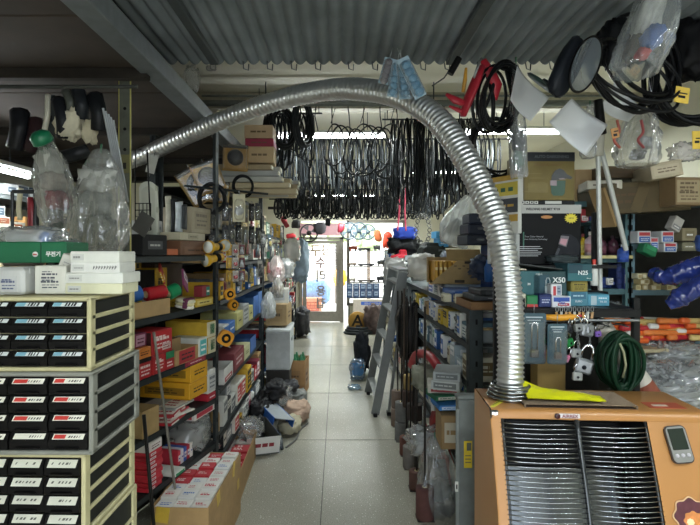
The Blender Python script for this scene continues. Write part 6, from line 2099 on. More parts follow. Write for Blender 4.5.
# yellowed shelf lip with bottles
tag(MB().box((0, 0, 0), (.40, .02, .018), 0, None, .003).build('shelf_batten', P('cfc48a', .6, n=.1), None, at(597, 257, 2.97)), 'pale yellow batten along the bottle shelf edge', 'batten')
def bottle(label, px, py, Y, r, h, c, capc, labc):
    p = at(px, py, Y)
    o = MB().lathe([(r * .9, 0), (r, .004), (r, h * .62), (r * .8, h * .72), (r * .35, h * .8), (r * .35, h * .86)], 20).build('bottle', P(c, .35, n=.04), None, p)
    tag(o, label, 'bottle')
    MB().cyl((0, 0, h * .86), (0, 0, h), r * .42, n=14).build('cap', P(capc, .4), o)
    MB().lathe([(r * 1.01, h * .15), (r * 1.015, h * .15), (r * 1.015, h * .5), (r * 1.01, h * .5)], 20, cap=False).build('label', P(labc, .5), o)
bottle('pinkish white bottle on the batten shelf', 591, 256, 3.03, .034, .14, 'c9b0b8', 'e4e2dc', 'd8a0a8')
bottle('yellow bottle left of the pinkish one', 583, 256, 3.08, .022, .13, 'd8bc34', '8a2a30', 'e8d870')
bottle('dark maroon bottle right of the pinkish one', 601, 256, 3.1, .03, .12, '5a3040', '3a2028', '7a4a58')
bottle('second dark maroon bottle at the right end of the batten shelf', 613, 256, 3.12, .03, .12, '4c2c3a', '2a1a20', '6a4050')
bottle('blue can beside the white post base', 623, 262, 2.95, .03, .1, '2c4c9c', 'd0d4dc', '3a5cb0')
WB('red and white box on the teal shelf above the bottles', 581, 589, 222, 209, 3.02, .1, 'b83a42', (('y', 'e0dcd8', (.1, .1, .9, .5), 2, '8a2a30'),), z=None)
WB('violet-blue box on the teal shelf above the bottles', 589.5, 597, 222, 201, 3.02, .1, '4a55a8', (('y', 'd8dcec', (.2, .3, .8, .8), 2, '3a4490'),))
tag(MB().box((0, 0, 0), (.13, .3, .014), 0, None, .003).build('shelf_board', P('3f6a72', .5, n=.15), None, at(588, 223.5, 3.14)), 'short teal board carrying the red and violet boxes', 'board')
# top cartons
WB('tan carton high behind the white poles, left of the long cartons', 575, 600, 194, 161, 3.1, .3, 'c0a274', (('y', 'b5966a', (.2, .3, .7, .7), 1, '9a6a4a'),), z=1.993)
o = WB('very long brown carton lying across the shelf top', 600, 692, 212, 181, 2.86, .3, '54482f', (('y', '4c402a', (.05, .15, .5, .85), 2, '5a4630'),), rz=4)
o.rotation_euler = (0, R(-3.5), R(4))
tp = MB().box((-.04, -.152, .08), (.06, .002, .16), 0, (0, R(25), 0))
tp.build('tape_strip', P('5e5036', .4), o)
o = WB('long flat brown carton on top of the very long one', 600, 672, 178, 166, 3.0, .3, '5c4a30', (('y', '54432c', (.1, .2, .6, .8), 1, '5a4630'),), rz=2)
o = WB('white-ended carton pushed under the flat brown one', 592, 625, 189, 180, 2.86, .2, 'c9c4b4', (('y', 'd4d0c2', (.05, .1, .9, .9), 1, '7a7060'),), rz=-12)
o = MB().box((0, 0, 0), (.02, .1, .22), 0, None, .002).build('cardboard_strip', P('a98d62', .8, n=.1), None, at(603, 208, 2.84), (R(0), R(-24), R(20)))
tag(o, 'bent kraft flap hanging off the left end of the very long carton', 'flap')
o = WB('pale carton end with printing, jutting out at the right edge', 660, 689, 177, 161, 2.72, .3, 'b9ad92', (('y', 'c2b69a', (.1, .2, .9, .8), 2, '7a6a58'),), rz=-12)
o.rotation_euler = (R(0), R(-9), R(-12))
WB('brown carton with a label stack below the pale carton end', 674, 704, 205, 177, 2.74, .25, '8a7454', (('y', 'a89878', (.05, .1, .85, .9), 6, '6a5a44'),), rz=3)
bag('clear bag scrap on top of the cartons at the far right', at(685, 152, 2.75), (.14, .12, .1), 97, CLEAR('e4dfe2', .35), amp=.3)

# shelf at 1.75: small printed boxes
for i, (px0, px1, py1, py0, lab, rz) in enumerate(((637, 651, 243, 231, 'white box with red top and blue picture, leftmost on its shelf', 4), (654, 661, 249, 237, 'white box with red and blue print, turned on edge', -20), (661, 674, 242.5, 231, 'white box with red top and blue picture, upper of two', 3),
                                                   (664, 677, 252, 242.5, 'white box with red top and blue picture, lower of two', 0))):
    z = None
    o = WB(lab, px0, px1, py1, py0, 2.93 + .02 * (i % 2), .09, 'd2d4d6', (('y', '3a62a8', (.1, .08, .9, .55), 2, 'd8e0e8'), ('y', 'b03a40', (.1, .62, .9, .92), 0)), rz=rz)
WB('dark crate carrying the printed boxes at the back of the shelf', 633, 700, 259, 253, 3.06, .3, '23252a', (('y', '2a2c32', (.1, .2, .9, .8), 1, '4a4c54'),), z=1.7515 - .0 if False else 1.7515)
o = WB('loose white tilted box above the printed ones', 669, 680, 230, 216, 2.95, .05, 'b9b6b0', (('y', '8a8a8c', (.1, .1, .9, .4), 1),), rz=10)
o.rotation_euler = (0, R(28), R(10))
o = WB('crumpled kraft packet right of the printed boxes', 681, 697, 241, 228, 2.96, .09, '8e8468', (('y', '7d7358', (.2, .2, .8, .8), 1),), rz=6)
WB('olive grey packet under the kraft packet', 683, 697, 251, 242, 2.96, .09, '77745e', (('y', '8a866c', (.1, .3, .9, .7), 1),), rz=-4)
bag('blue printed carton edge at the right border', at(701, 243, 2.95), (.06, .08, .09), 98, P('3a5aa0', .5, n=.4), 'packet', 'packet', amp=.1)
o = MB().box((0, 0, 0), (.085, .06, .055), 0, None, .006)
o.box((0, -.031, .01), (.06, .002, .02), 1)
tag(o.build('green_case', [P('1f7048', .45, n=.06), P('2f8a5c', .45)], None, at(647, 250, 2.92), (0, R(24), R(8))), 'green case slipping off the shelf beside the printed boxes', 'case')
# white poles forming an inverted V
pa, pb, pc = at(598, 152, 2.62), at(601, 345, 2.62), at(626, 250, 2.75)
PW = P('c9ccc8', .4, .2, n=.05)
tag(MB().cyl(pa, pb, .0115, n=12).build('white_pole', PW), 'upright white pole in front of the bottle shelf', 'pole')
tag(MB().cyl(pa + Vector((.02, .01, .02)), pc, .0125, n=12).build('white_pole', PW), 'slanting white pole crossing the long brown carton', 'pole')
tag(MB().tube(spline([at(598, 120, 2.6), at(599, 135, 2.6), at(598, 156, 2.62)], 6), [.02] * 6 + [.025] * 7, 8).build('cloth_wrap', P('b5b2a4', .5, n=.2)), 'cloth-wrapped head at the top of the white poles', 'cloth')
bh = MB().tube(spline([at(598, 100, 2.4), at(600, 118, 2.4), at(602, 134, 2.42)], 6), .02, 8)
tag(bh.build('hand_tool', BLACKP), 'thick black ribbed handle hanging by the pole head', 'handle')

# shelf at 1.485: blocks, blue rolls in film
for i in range(24):
    r, c = i // 9, i % 9
    if r == 2 and c > 5:
        continue
    px = 636 + c * 4.9 + (r % 2) * 2
    py = 292 - r * 6.2
    p = at(px, py, 2.98 + .02 * ((i * 7) % 3))
    o = MB().box((0, 0, .015), (.026, .07, .03), 0, None, .002)
    o.box((0, -.0355, .015), (.018, .001, .018), 1)
    tag(o.build('wood_block', [P(('c9bf94', 'b9a878', 'd2caa8', 'c4b48a')[i % 4], .7, n=.1), P(('a8986c', 'd8d2b8')[i % 2], .7)], None, (p.x, p.y, 1.4865 + r * .0312), (0, 0, R((i * 37) % 21 - 10))),
        'pale wood block in the small heap, %s row up, %s from the post' % (('bottom', 'middle', 'top')[r], ORD[c].replace('nearest', 'first')), 'block', 'wood blocks heaped on the shelf')
bl = thing('drawer_box', 'blue drawer box standing behind the post with a red book', 'box', at(622, 291, 3.03))
MB().box((0, .06, .08), (.05, .1, .16), 0, None, .003).build('body', P('22305c', .5, n=.1), bl)
for k in range(4):
    MB().box((0, .008, .02 + k * .036), (.042, .008, .026), 0, None, .002).build('drawer', P('2c3c70', .45), bl)
for i, (px, c, nm) in enumerate(((627.5, 'b03a40', 'red'), (630, 'd8c8b8', 'cream'), (625.6, '2a3a78', 'dark blue'))):
    p = at(px, 290, 3.0)
    o = MB().box((0, .05, .06), (.011, .1, .12), 0, None, .002)
    o.box((0, -.0005, .06), (.007, .001, .05), 1)
    tag(o.build('book', [P(c, .5), P('e4dcd0', .5)], None, (p.x, p.y, 1.4865)), '%s book upright beside the shelf post' % nm, 'book')
bag('blue tangle with white tags on the left of the block shelf', at(606, 283, 3.0) + Vector((0, .06, .0)), (.12, .1, .06), 99, P('2c4a94', .5, n=.3), 'strap_bundle', 'bundle', amp=.35)
o = WB('white tag card in the blue tangle', 607, 614, 285, 278, 2.98, .02, 'd8d8d2', (('y', '8a8a88', (.2, .3, .8, .7), 1),), rz=20)
BF = P('28377c', .12, n=.25, sc=14, coat=.8, name='blue_film')
for i, (px0, py0, px1, py1, Y, r, lab) in enumerate(((660, 280, 712, 262, 2.78, .05, 'upper blue film-wrapped roll at the right edge'), (668, 305, 712, 278, 2.7, .045, 'lower blue film-wrapped roll at the right edge'), (652, 273, 664, 277, 2.86, .035, 'small end of a third blue film-wrapped roll'))):
    p, q = at(px0, py0, Y), at(px1, py1, Y - .1)
    pts_ = [p.lerp(q, k / 16) for k in range(17)]
    pts_ = [p.lerp(q, k / 48) for k in range(49)]
    rs_ = [r * (.55 + .45 * min(1, k / 11)) * (1 + .1 * noise.noise(Vector((k * .3, i * 3, 0)))) for k in range(49)]
    mb = MB().tube(pts_, rs_, 36)
    for k in range(len(mb.v)):
        v = mb.v[k]
        mb.v[k] = v + (v - p.lerp(q, .5)).normalized() * .008 * noise.noise(v * 22) + (v - p.lerp(q, .5)).normalized() * .012 * abs(noise.noise(v * 40))
    tag(mb.build('film_roll', BF), lab, 'roll')
bag('green tag of cloth behind the blue rolls', at(682, 283, 2.95), (.06, .05, .05), 101, P('2a6a44', .6), 'cloth', 'cloth', amp=.2)

# shelf at 1.205: orange, white and red marker tubes
TC = [('d8622a', 'orange'), ('cfcfca', 'white'), ('a8202c', 'crimson'), ('d87a3a', 'light orange'), ('b82a34', 'red'), ('c9b070', 'pale yellow')]
rnd = random.Random(12)
i = 0
for r in range(4):
    for c in range(6):
        k = (r * 3 + c * 2 + (r * c) % 3) % 6
        ccol, nm = TC[k]
        x = 1.50 + c * .105 + (r % 2) * .05 + rnd.uniform(-.01, .01)
        z = 1.223 + r * .031
        L = rnd.uniform(.24, .34)
        rz = R(rnd.uniform(66, 84))
        y0 = 2.70 + c * .012 + .025 * (r % 2) + rnd.uniform(-.02, .06)
        m_ = MB().lathe([(.008, -L / 2), (.014, -L / 2 + .004), (.0155, -L / 2 + .012), (.0155, L / 2 - .012), (.013, L / 2)], 14)
        o = m_.build('marker_tube', P(ccol, .35, n=.06), None, (x + .05, y0 + .16, z), (Vector((-math.sin(rz) * 1.0, -math.cos(rz), .06)).to_track_quat('Z', 'Y')).to_euler())
        tag(o, '%s tube piled on the right shelf, %s layer up, %s from left' % (nm, ORD[r].replace('nearest', 'first'), ORD[c].replace('nearest', 'first')), 'tube', 'coloured tubes piled on the right shelf')
        MB().lathe([(.0162, L / 2 - .05), (.0165, L / 2 - .048), (.0165, L / 2 + .004), (.006, L / 2 + .008)], 14).build('cap', P(TC[(k + 1) % 6][0] if (r + c) % 3 else ccol, .4), o)
        i += 1
# lower shelves: clear bags
WBM = CLEAR('e6eaec', .36, .07)
for i, (px, py, w_, d_, h_, Y, c) in enumerate(((645, 352, .26, .3, .16, 2.95, 'b5bab8'), (680, 362, .34, .35, .2, 2.85, '8a9094'), (660, 385, .34, .34, .22, 2.72, '9aa0a2'), (692, 390, .3, .3, .24, 2.62, '565c64'), (640, 378, .22, .25, .18, 2.78, 'c2c6c6'), (672, 405, .4, .3, .2, 2.55, '70767a'), (617, 320, .18, .2, .18, 2.95, 'a09a80'), (620, 342, .2, .2, .16, 2.95, 'b5b2a0'))):
    bag('clear bag of %s goods %s' % (('white', 'grey', 'silver', 'dark grey', 'pale', 'dull grey', 'cream', 'beige')[i], ('on the lower right shelf under the tubes, left one', 'on the lower right shelf under the tubes, right one', 'slumped in the middle of the right-hand heap', 'at the right edge of the heap',
         'beside the white vinyl roll', 'lying lowest behind the heater top', 'above the green hose', 'just left of the blue-grey post')[i]), at(px, py, Y) + Vector((0, .1, 0)), (w_, d_, h_), 110 + i, WBM, amp=.26, freq=5.5, res=(70, 46), contents=((P(c, .3, n=.15, sc=8), (0, .02, -.01), (w_ * .75, d_ * .7, h_ * .7)),))
o = carton('pale board shelf piece under the left clear bag by the post', .3, .22, .02, 'a59a7c', (1.62, 2.92, 1.16), R(4), 'board', 'board', seam=False)
# ================================================================== belts hanging in rows above the aisle
rnd = random.Random(77)


def belt_mesh(L, w, th, seed, name='belt'):
    r_ = random.Random(seed)
    ph = r_.random() * 6
    pts = []
    N = 26
    for k in range(N):
        a = 2 * PI * k / N
        x = w / 2 * math.sin(a) * (1 + .25 * math.sin(a * .5 + ph)) * (.55 + .45 * (1 - math.cos(a)) / 2 + .2)
        z = -L / 2 + L / 2 * math.cos(a)
        pts.append((x, .01 * math.sin(2 * a + ph), z))
    return MB().tube(pts, th, 6, 0, True, True, .55)


RUB = [P('141618', .35, n=.25, sc=8), P('24282a', .4, n=.25, sc=8), P('34393b', .32, n=.2, sc=8), P('565c5e', .35, n=.2, sc=8)]  # lighter greys put the sheen of black belts into the colour
ROWS = [  # label, group, Y, rod z, x pixel ranges with counts, length range, width range
    ('first', 5.15, 3.05, ((266, 284, 7), (286, 312, 8)), (.42, .55), (.05, .16)),
    ('second', 5.35, 3.04, ((392, 476, 42),), (.55, .95), (.03, .09)),
    ('third', 5.95, 2.97, ((270, 400, 44), (402, 500, 20)), (.42, .62), (.03, .1)),
    ('fourth', 6.8, 2.88, ((272, 490, 58),), (.45, .62), (.03, .1)),
    ('fifth', 7.8, 2.80, ((290, 470, 58),), (.45, .6), (.03, .1)),
    ('last', 8.8, 2.74, ((296, 448, 60),), (.36, .46), (.04, .1)),
]
for ri, (nm, Y, zr, rng, LR, WR) in enumerate(ROWS):
    x0 = (rng[0][0] - 338) * Y / F - .1
    x1 = (rng[-1][1] - 338) * Y / F + .1
    t = thing('belt_rail', 'steel rail carrying the %s row of hanging belts, counted from the camera' % nm, 'rail', ((x0 + x1) / 2, Y, zr + .008))
    MB().cyl((-(x1 - x0) / 2, 0, 0), ((x1 - x0) / 2, 0, 0), .009, n=8).build('bar', P('4a4d4e', .5, .4), t)
    for s in (-.45, 0, .45):
        MB().cyl((s * (x1 - x0), 0, 0), (s * (x1 - x0), 0, 3.3 - zr), .004, n=6).build('hanger_wire', DARKST, t)
    protos = []
    for k in range(6):
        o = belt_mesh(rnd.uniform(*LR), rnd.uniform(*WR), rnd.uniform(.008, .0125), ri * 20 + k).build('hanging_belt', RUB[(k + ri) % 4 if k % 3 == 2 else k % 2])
        tag(o, 'black rubber belt looped on the %s rail of hanging belts above the aisle' % nm, 'belt', 'belts on the %s overhead rail' % nm)
        protos.append([o, True])
    n = 0
    for (a, b, cnt) in rng:
        for i in range(cnt):
            px = a + (b - a) * (i + rnd.uniform(.1, .9)) / cnt
            x = (px - 338) * Y / F
            pr = protos[rnd.randrange(6)] if n >= 6 else protos[n]
            rz = rnd.uniform(-1.1, 1.1)
            s = rnd.uniform(.85, 1.12)
            loc = (x, Y + rnd.uniform(-.05, .05), zr + .012)
            if pr[1]:
                o = pr[0]
                pr[1] = False
                o.location, o.rotation_euler, o.scale = loc, (0, rnd.uniform(-.05, .05), rz), (1, 1, s)
            else:
                dup(pr[0], loc, (0, rnd.uniform(-.05, .05), rz), scale=(1, 1, s))
            n += 1
t = thing('hose_rail', 'dark rail of short black hoses hanging before the shop front', 'rail', (.0, 10.2, 2.77))
MB().cyl((-1.3, 0, 0), (2.0, 0, 0), .012, n=8).build('bar', P('2a2a2a', .6), t)
for s in (-1.1, .4, 1.8):
    MB().cyl((s, 0, 0), (s, 0, .53), .005, n=6).build('hanger_wire', DARKST, t)
hp_ = []
for k in range(4):
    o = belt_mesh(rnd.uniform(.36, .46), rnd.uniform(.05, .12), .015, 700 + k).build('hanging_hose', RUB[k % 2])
    tag(o, 'short black hose loop on the far rail before the shop front', 'hose', 'hose loops on the far rail')
    hp_.append(o)
for i in range(48):
    loc, rot = (-1.2 + i * .062 + rnd.uniform(-.02, .02), 10.2 + rnd.uniform(-.06, .06), 2.775), (0, 0, rnd.uniform(-1, 1))
    if i < 4:
        hp_[i].location, hp_[i].rotation_euler = loc, rot
    else:
        dup(hp_[i % 4], loc, rot)
t = thing('strap_rail', 'dark rail of black rubber straps just in front of the far hose rail', 'rail', (.0, 9.55, 2.66))
MB().cyl((-1.25, 0, 0), (2.0, 0, 0), .012, n=8).build('bar', P('2a2a2a', .6), t)
for s in (-1.1, .4, 1.8):
    MB().cyl((s, 0, 0), (s, 0, .64), .005, n=6).build('hanger_wire', DARKST, t)
hp_ = []
for k in range(4):
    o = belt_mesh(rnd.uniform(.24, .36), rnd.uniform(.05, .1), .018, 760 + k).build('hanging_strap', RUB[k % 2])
    tag(o, 'black rubber strap loop on the rail in front of the far hoses', 'strap', 'strap loops before the far hose rail')
    hp_.append(o)
for i in range(52):
    loc, rot = (-1.15 + i * .06 + rnd.uniform(-.02, .02), 9.55 + rnd.uniform(-.06, .06), 2.665), (0, 0, rnd.uniform(-1, 1))
    if i < 4:
        hp_[i].location, hp_[i].rotation_euler = loc, rot
    else:
        dup(hp_[i % 4], loc, rot)
# larger loops hanging low in front of the lit tube
for i in range(9):
    px = 333 + i * 7.4
    x = (px - 338) * 5.05 / F
    L = (.40, .46, .5, .44, .5, .46, .42, .48, .4)[i]
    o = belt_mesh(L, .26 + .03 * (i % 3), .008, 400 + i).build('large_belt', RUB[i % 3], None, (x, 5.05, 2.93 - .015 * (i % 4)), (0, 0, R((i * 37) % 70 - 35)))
    tag(o, 'wide black belt loop hanging before the lit tube, %s from the left' % ORD[i].replace('nearest', 'first'), 'belt', 'wide loops before the lit tube')
    if i % 4 == 0:
        tag(MB().cyl((x - .02, 5.05, 2.935), (x + .02, 5.05, 3.08), .004, n=6).build('belt_hook', DARKST), 'thin steel hook carrying a wide belt loop, %s from the left' % ORD[i // 4].replace('nearest', 'first'), 'hook')
for i in range(14):
    px = 268 + i * 16
    x = (px - 338) * 4.97 / F
    tag(MB().tube([(x, 4.97, 3.075), (x + .01 * (i % 3 - 1), 4.95, 2.98), (x + .02 * (i % 2), 4.96, 2.84)], .005, 6).build('hook_wire', P('2c2e30', .4, .4)), 'thin dark hook wire hanging from the ceiling pipe, %s from the left' % ORD[i].replace('nearest', 'first'), 'hook', 'hook wires along the ceiling pipe')
for i, (px, py, c, rr) in enumerate(((283, 128, '1a1b1d', .15), (303, 122, '24282c', .17), (268, 132, '141517', .1))):
    coil('thick black belt coil in front of the left lit tube, %s from the left' % ('second', 'third', 'first')[i], at(px, py, 5.0), rr, 4, .016, P(c, .45), (0, 0, R(50 + 20 * i)), 'belt_coil', 'belt coil', seed=i + 30, sag=1.25)

# ================================================================== hung from the roofing edge
coil('thick tangle of black hose loops hanging at the upper right', at(632, 66, 2.3), .185, 6, .0095, RUBBER, (R(-14), R(28), R(10)), 'hose_coil', 'hose coil', seed=5, spread=.07, sag=1.0)
coil('black hose loops at the right edge under the roofing', at(690, 78, 2.5), .16, 6, .012, RUBBER, (R(5), R(-10), R(-15)), 'hose_coil', 'hose coil', seed=6, spread=.08, sag=1.3)
coil('wide thin black cable loop sweeping under the hose tangle', at(628, 78, 2.15), .20, 2, .007, RUBBER, (R(-20), R(25), 0), 'hose_coil', 'hose coil', seed=9, spread=.05, sag=.7)
bag('black padded bundle behind the upper right hoses', at(694, 50, 2.45), (.24, .2, .28), 131, P('0c0d10', .6, n=.3), 'bundle', 'bundle', amp=.2)
bag('black folded strap bundle under the clear bag at upper right', at(617, 45, 2.2), (.13, .12, .2), 132, P('0e1014', .6, n=.3), 'bundle', 'bundle', amp=.25)
coil('small black cable tangle hanging beside the red tools', at(497, 98, 2.45), .10, 6, .0075, RUBBER, (0, R(20), R(25)), seed=12, spread=.05, sag=1.6)
coil('black cable loops around the lit tube right of the duct', at(497, 148, 2.9), .14, 5, .007, RUBBER, (0, R(-10), R(10)), seed=14, spread=.05, sag=1.1)
coil('grey wire loops hanging beside the lit tube right of the duct', at(476, 152, 3.1), .11, 4, .005, P('4a4d4f', .35, .4), (0, R(10), R(40)), seed=15, spread=.05, sag=1.5)
for i, (x0, y0, x1, y1, th) in enumerate(((505, 62, 515, 150, .012), (486, 70, 492, 130, .010), (512, 66, 508, 118, .014), (494, 66, 483, 112, .009))):
    tag(MB().tube(spline([at(x0, y0, 2.5), at((x0 + x1) / 2 + 4, (y0 + y1) / 2, 2.46), at(x1, y1, 2.5)], 8), th, 8).build('cable', RUBBER), 'black cable end hanging between red tools and film sheets, %s from the left' % ('third', 'first', 'fourth', 'second')[i], 'cable')
tag(MB().cyl(at(459, 58, 2.6), at(450, 74, 2.6), .017, n=12).build('plug_end', BLACKP), 'stubby black plug hanging from the roofing edge left of the red tools', 'plug')
tag(MB().tube([at(457, 60, 2.7), at(444, 78, 2.7), at(432, 86, 2.7)], .004, 6).build('thin_rod', P('4c4a46', .5)), 'thin bent rod under the roofing edge left of the stubby plug', 'rod')
# red shears
sh_ = thing('hedge_shears', 'red plastic handled shears hanging right of the duct top', 'shears', at(475, 90, 2.45))
REDP = P('a3202f', .4, n=.08)


def q(px, py, dy=0):
    return at(px, py, 2.45 + dy) - at(475, 90, 2.45)


MB().tube([q(482, 66), q(477, 78), q(469, 98), q(463, 116)], [.022, .034, .036, .022], 12, flat=.5).build('handle', REDP, sh_)
MB().tube([q(483, 60, .02), q(490, 72, .02), q(497, 85, .02), q(495, 100, .02)], [.018, .028, .028, .012], 12, flat=.5).build('handle', REDP, sh_)
MB().tube([q(446, 94), q(455, 100), q(466, 104)], [.008, .02, .016], 10, flat=.5).build('lever', REDP, sh_)
MB().tube([q(449, 106), q(458, 110), q(466, 113)], [.005, .012, .012], 10, flat=.5).build('lever', REDP, sh_)
MB().tube([q(474, 78, -.02), q(478, 66, -.02), q(481, 58, -.02)], [.005, .007, .004], 8).build('spring', STEEL, sh_)
MB().tube([q(466, 68), q(465, 80), q(463, 92)], [.006, .010, .008], 8).build('latch', P('b8862c', .4), sh_)
# blue packs
fanp = at(402, 56, 2.45)
for i, (x0, y0, x1, y1, w_, c, lab) in enumerate(((402, 58, 421, 97, .055, '4f7f9c', 'rightmost blister of blue discs in the fan hanging over the duct'), (401, 60, 405, 99, .048, '4a7690', 'middle blister of blue discs in the fan hanging over the duct'),
                                                  (398, 60, 392, 97, .044, '5b8aa4', 'left blister of blue discs in the fan hanging over the duct'), (390, 58, 383, 84, .045, '6a6468', 'leftmost dull blister pack in the fan hanging over the duct'))):
    p, r_ = at(x0, y0, 2.22 + .02 * i), at(x1, y1, 2.22 + .02 * i)
    L = (r_ - p).length
    t = thing('blister_pack', lab, 'blister pack', p, (0, -math.atan2(-(r_.x - p.x), -(r_.z - p.z)) if False else math.atan2(-(r_.x - p.x), -(r_.z - p.z)), 0))
    MB().box((0, 0, -L / 2), (w_, .004, L), 0, None, .0015).build('card', P('8fa6b4', .4, n=.1), t)
    nd = 5
    for k in range(nd):
        MB().lathe([(w_ * .12, 0), (w_ * .36, .002), (w_ * .38, .008), (w_ * .12, .012)], 18, 0, Matrix.Translation((0, -.003, -L * (.2 + .17 * k))) @ XR).build('disc', P(c, .35, n=.1), t)
    MB().box((0, -.012, -L * .54), (w_ * .95, .022, L * .86), 0, None, .008).build('clear_shell', CLEAR('e4ecf0', .1, .08), t)
    MB().tube([(0, 0, 0), (0, -.004, .03), (0, 0, .045)], .002, 6).build('hook', STEEL, t)
# visor and plate
vs_ = thing('face_visor', 'large clear oval visor with a dark rim hanging at the upper right', 'visor', at(586, 64, 1.95), (R(0), R(32), R(24)))
MB().lathe([(.0, -.022), (.04, -.018), (.072, -.008), (.09, .0)], 32, 0, Matrix.Scale(1.35, 4, (0, 0, 1)) @ XR, cap=False).build('clear_plate', CLEAR('8f9aa2', .62, .08), vs_)
MB().tube([(.092 * math.cos(a), 0, .124 * math.sin(a)) for a in [2 * PI * k / 40 for k in range(40)]], .005, 8, 0, True).build('rim', BLACKP, vs_)
blob(MB(), (-.05, .05, -.02), (.15, .05, .27), 7, .08, 18, 12).build('back_shell', P('12161c', .5), vs_)
vs_.scale = (.66, 1, 1)
dp = thing('round_plate', 'dark green round plate hanging edge-on left of the oval visor', 'plate', at(544, 85, 2.1), Vector((.56, -.36, .75)).to_track_quat('Z', 'Y').to_euler())
MB().lathe([(.0, -.006), (.075, -.006), (.083, 0), (.075, .006), (0, .006)], 32, 0, None, cap=False).build('disc', P('1a312c', .4, n=.12), dp)
MB().lathe([(.0, .006), (.02, .006), (.018, .02), (0, .022)], 18, 0, None, cap=False).build('hub', P('1a2226', .4), dp)
# frosted sheets
FRO = CLEAR('f8fbff', .72, .3)


def sheet(label, pts, seed):
    p = [Vector(x) for x in pts]
    mb = MB()

    def fn(u, v):
        a = p[0].lerp(p[1], u)
        b = p[3].lerp(p[2], u)
        w = a.lerp(b, v)
        return w + Vector((0, .02 * math.sin(PI * u) + .01 * noise.noise(w * 9 + Vector((seed, 0, 0))), 0))
    mb.grid(fn, 12, 12, 0, True)
    o = mb.build('film_sheet', FRO)
    sm_ = o.modifiers.new('thickness', 'SOLIDIFY')
    sm_.thickness = .001
    tag(o, label, 'film sheet')


sheet('frosted square film sheet hanging left of the round green plate', (at(517, 66, 2.35), at(549, 98, 2.35), at(531, 121, 2.33), at(510, 100, 2.33)), 1)
sheet('frosted film sheet hanging under the round green plate', (at(572, 98, 2.35), at(608, 125, 2.35), at(586, 156, 2.33), at(549, 122, 2.33)), 2)
sheet('small frosted film sheet behind the hose tangle', (at(618, 76, 2.4), at(642, 108, 2.4), at(628, 122, 2.4), at(600, 108, 2.4)), 3)
# clear bags
hung_bag('clear bag with white, blue and red goods at the top right under the roofing', at(668, -34, 1.85), at(634, 72, 1.85), .26, .16, 23, CLEAR('dfe6ea', .26, .06),
         ((P('c9cbc4', .4, n=.2), (.03, 0, .55), (.12, .08, .16)), (P('4a6aa8', .5, n=.4), (-.03, -.01, .3), (.08, .06, .08)), (P('b03a3a', .5, n=.4), (-.02, 0, .15), (.05, .04, .04)), (P('6a655c', .5, n=.3), (.05, .0, .3), (.09, .06, .12))))
hung_bag('long clear bag hanging right of the duct with dark fittings in its foot', at(516, 64, 2.45), at(519, 178, 2.45), .11, .08, 24, CLEAR('e2e8ec', .3, .06), ((P('2a2f30', .5, n=.4), (0, 0, .32), (.07, .05, .1)), (P('2f5a48', .5, n=.3), (0, 0, .16), (.05, .04, .08))))
hung_bag('round clear bag with small fittings hanging over the long brown carton', at(640, 108, 2.5), at(636, 166, 2.5), .27, .2, 25, CLEAR('e2e6e8', .22, .06), ((P('3a3a34', .5, n=.4), (.03, -.02, .22), (.07, .06, .05)), (P('8a8e90', .4, n=.4), (-.06, 0, .35), (.06, .06, .06))))
hung_bag('narrow clear bag hanging between frosted sheet and white poles', at(590, 104, 2.45), at(588, 158, 2.45), .1, .07, 26, CLEAR('e2e6e8', .3, .06), ((P('a9a48a', .5, n=.4), (0, 0, .4), (.05, .04, .1)),))
for i, (px, py, c, w_, h_) in enumerate(((682, 95, 'd8b848', 15, 16), (697, 140, 'd0b040', 10, 18), (615, 133, 'a87840', 8, 10))):
    a = at(px, py, 2.1)
    o = MB().box((0, 0, 0), (w_ * .004, .004, h_ * .004), 0, None, .001)
    o.box((.004, -.0028, .006), (w_ * .0022, .001, .005), 1)
    o.box((-.002, -.0028, -.008), (w_ * .002, .001, .01), 1)
    tag(o.build('yellow_tag', [P(c, .5), INK], None, a, (0, R(8 - 10 * i), R(5))), '%s tag hanging on the hoses, %s' % (('yellow', 'yellow edge', 'tan'), ('under the right loops', 'at the far right border', 'above the round clear bag'))[1][i] if False else
        ('yellow tag on the right hose loops', 'yellow tag at the far right border below the hoses', 'small tan tag above the round clear bag')[i], 'tag')
for i, (x, c) in enumerate(((617, '9a4a3a'), (641, '8a3a3a'))):
    tag(MB().tube(spline([at(x, 120, 2.3), at(x + 2, 132, 2.3), at(x - 3, 140, 2.3), at(x + 3, 148, 2.3)], 6), .006, 6).build('cord', P(c, .5)), 'short reddish cord hanging over the round clear bag, %s one' % ('left', 'right')[i], 'cord')
# cloth strips at the sheet edge
bag('clear film scrap hanging by the loft beam under the roofing edge', at(192, 80, 3.15), (.09, .03, .17), 141, CLEAR('c8cccc', .25), amp=.3)
bag('white crumpled film at the loft beam, right of the clear scrap', at(211, 68, 3.1), (.06, .03, .03), 142, CLEAR('d8d8d4', .6), amp=.3)
for i in range(15):
    px = 210 + i * 26 + (i * 7) % 9
    z = at(px, 64, 2.96).z
    x = (px - 338) * 2.96 / F
    tag(MB().tube([(x, 2.96, z + .02), (x + .005, 2.95, z - .03), (x + .03, 2.96, z - .035), (x + .032, 2.96, z + .0)], .0035, 6).build('wire_hook', P('6a6e70', .4, .5)), 'small wire hook at the roofing edge, %s from the left' % ORD[i].replace('nearest', 'first'), 'hook', 'wire hooks along the roofing edge')
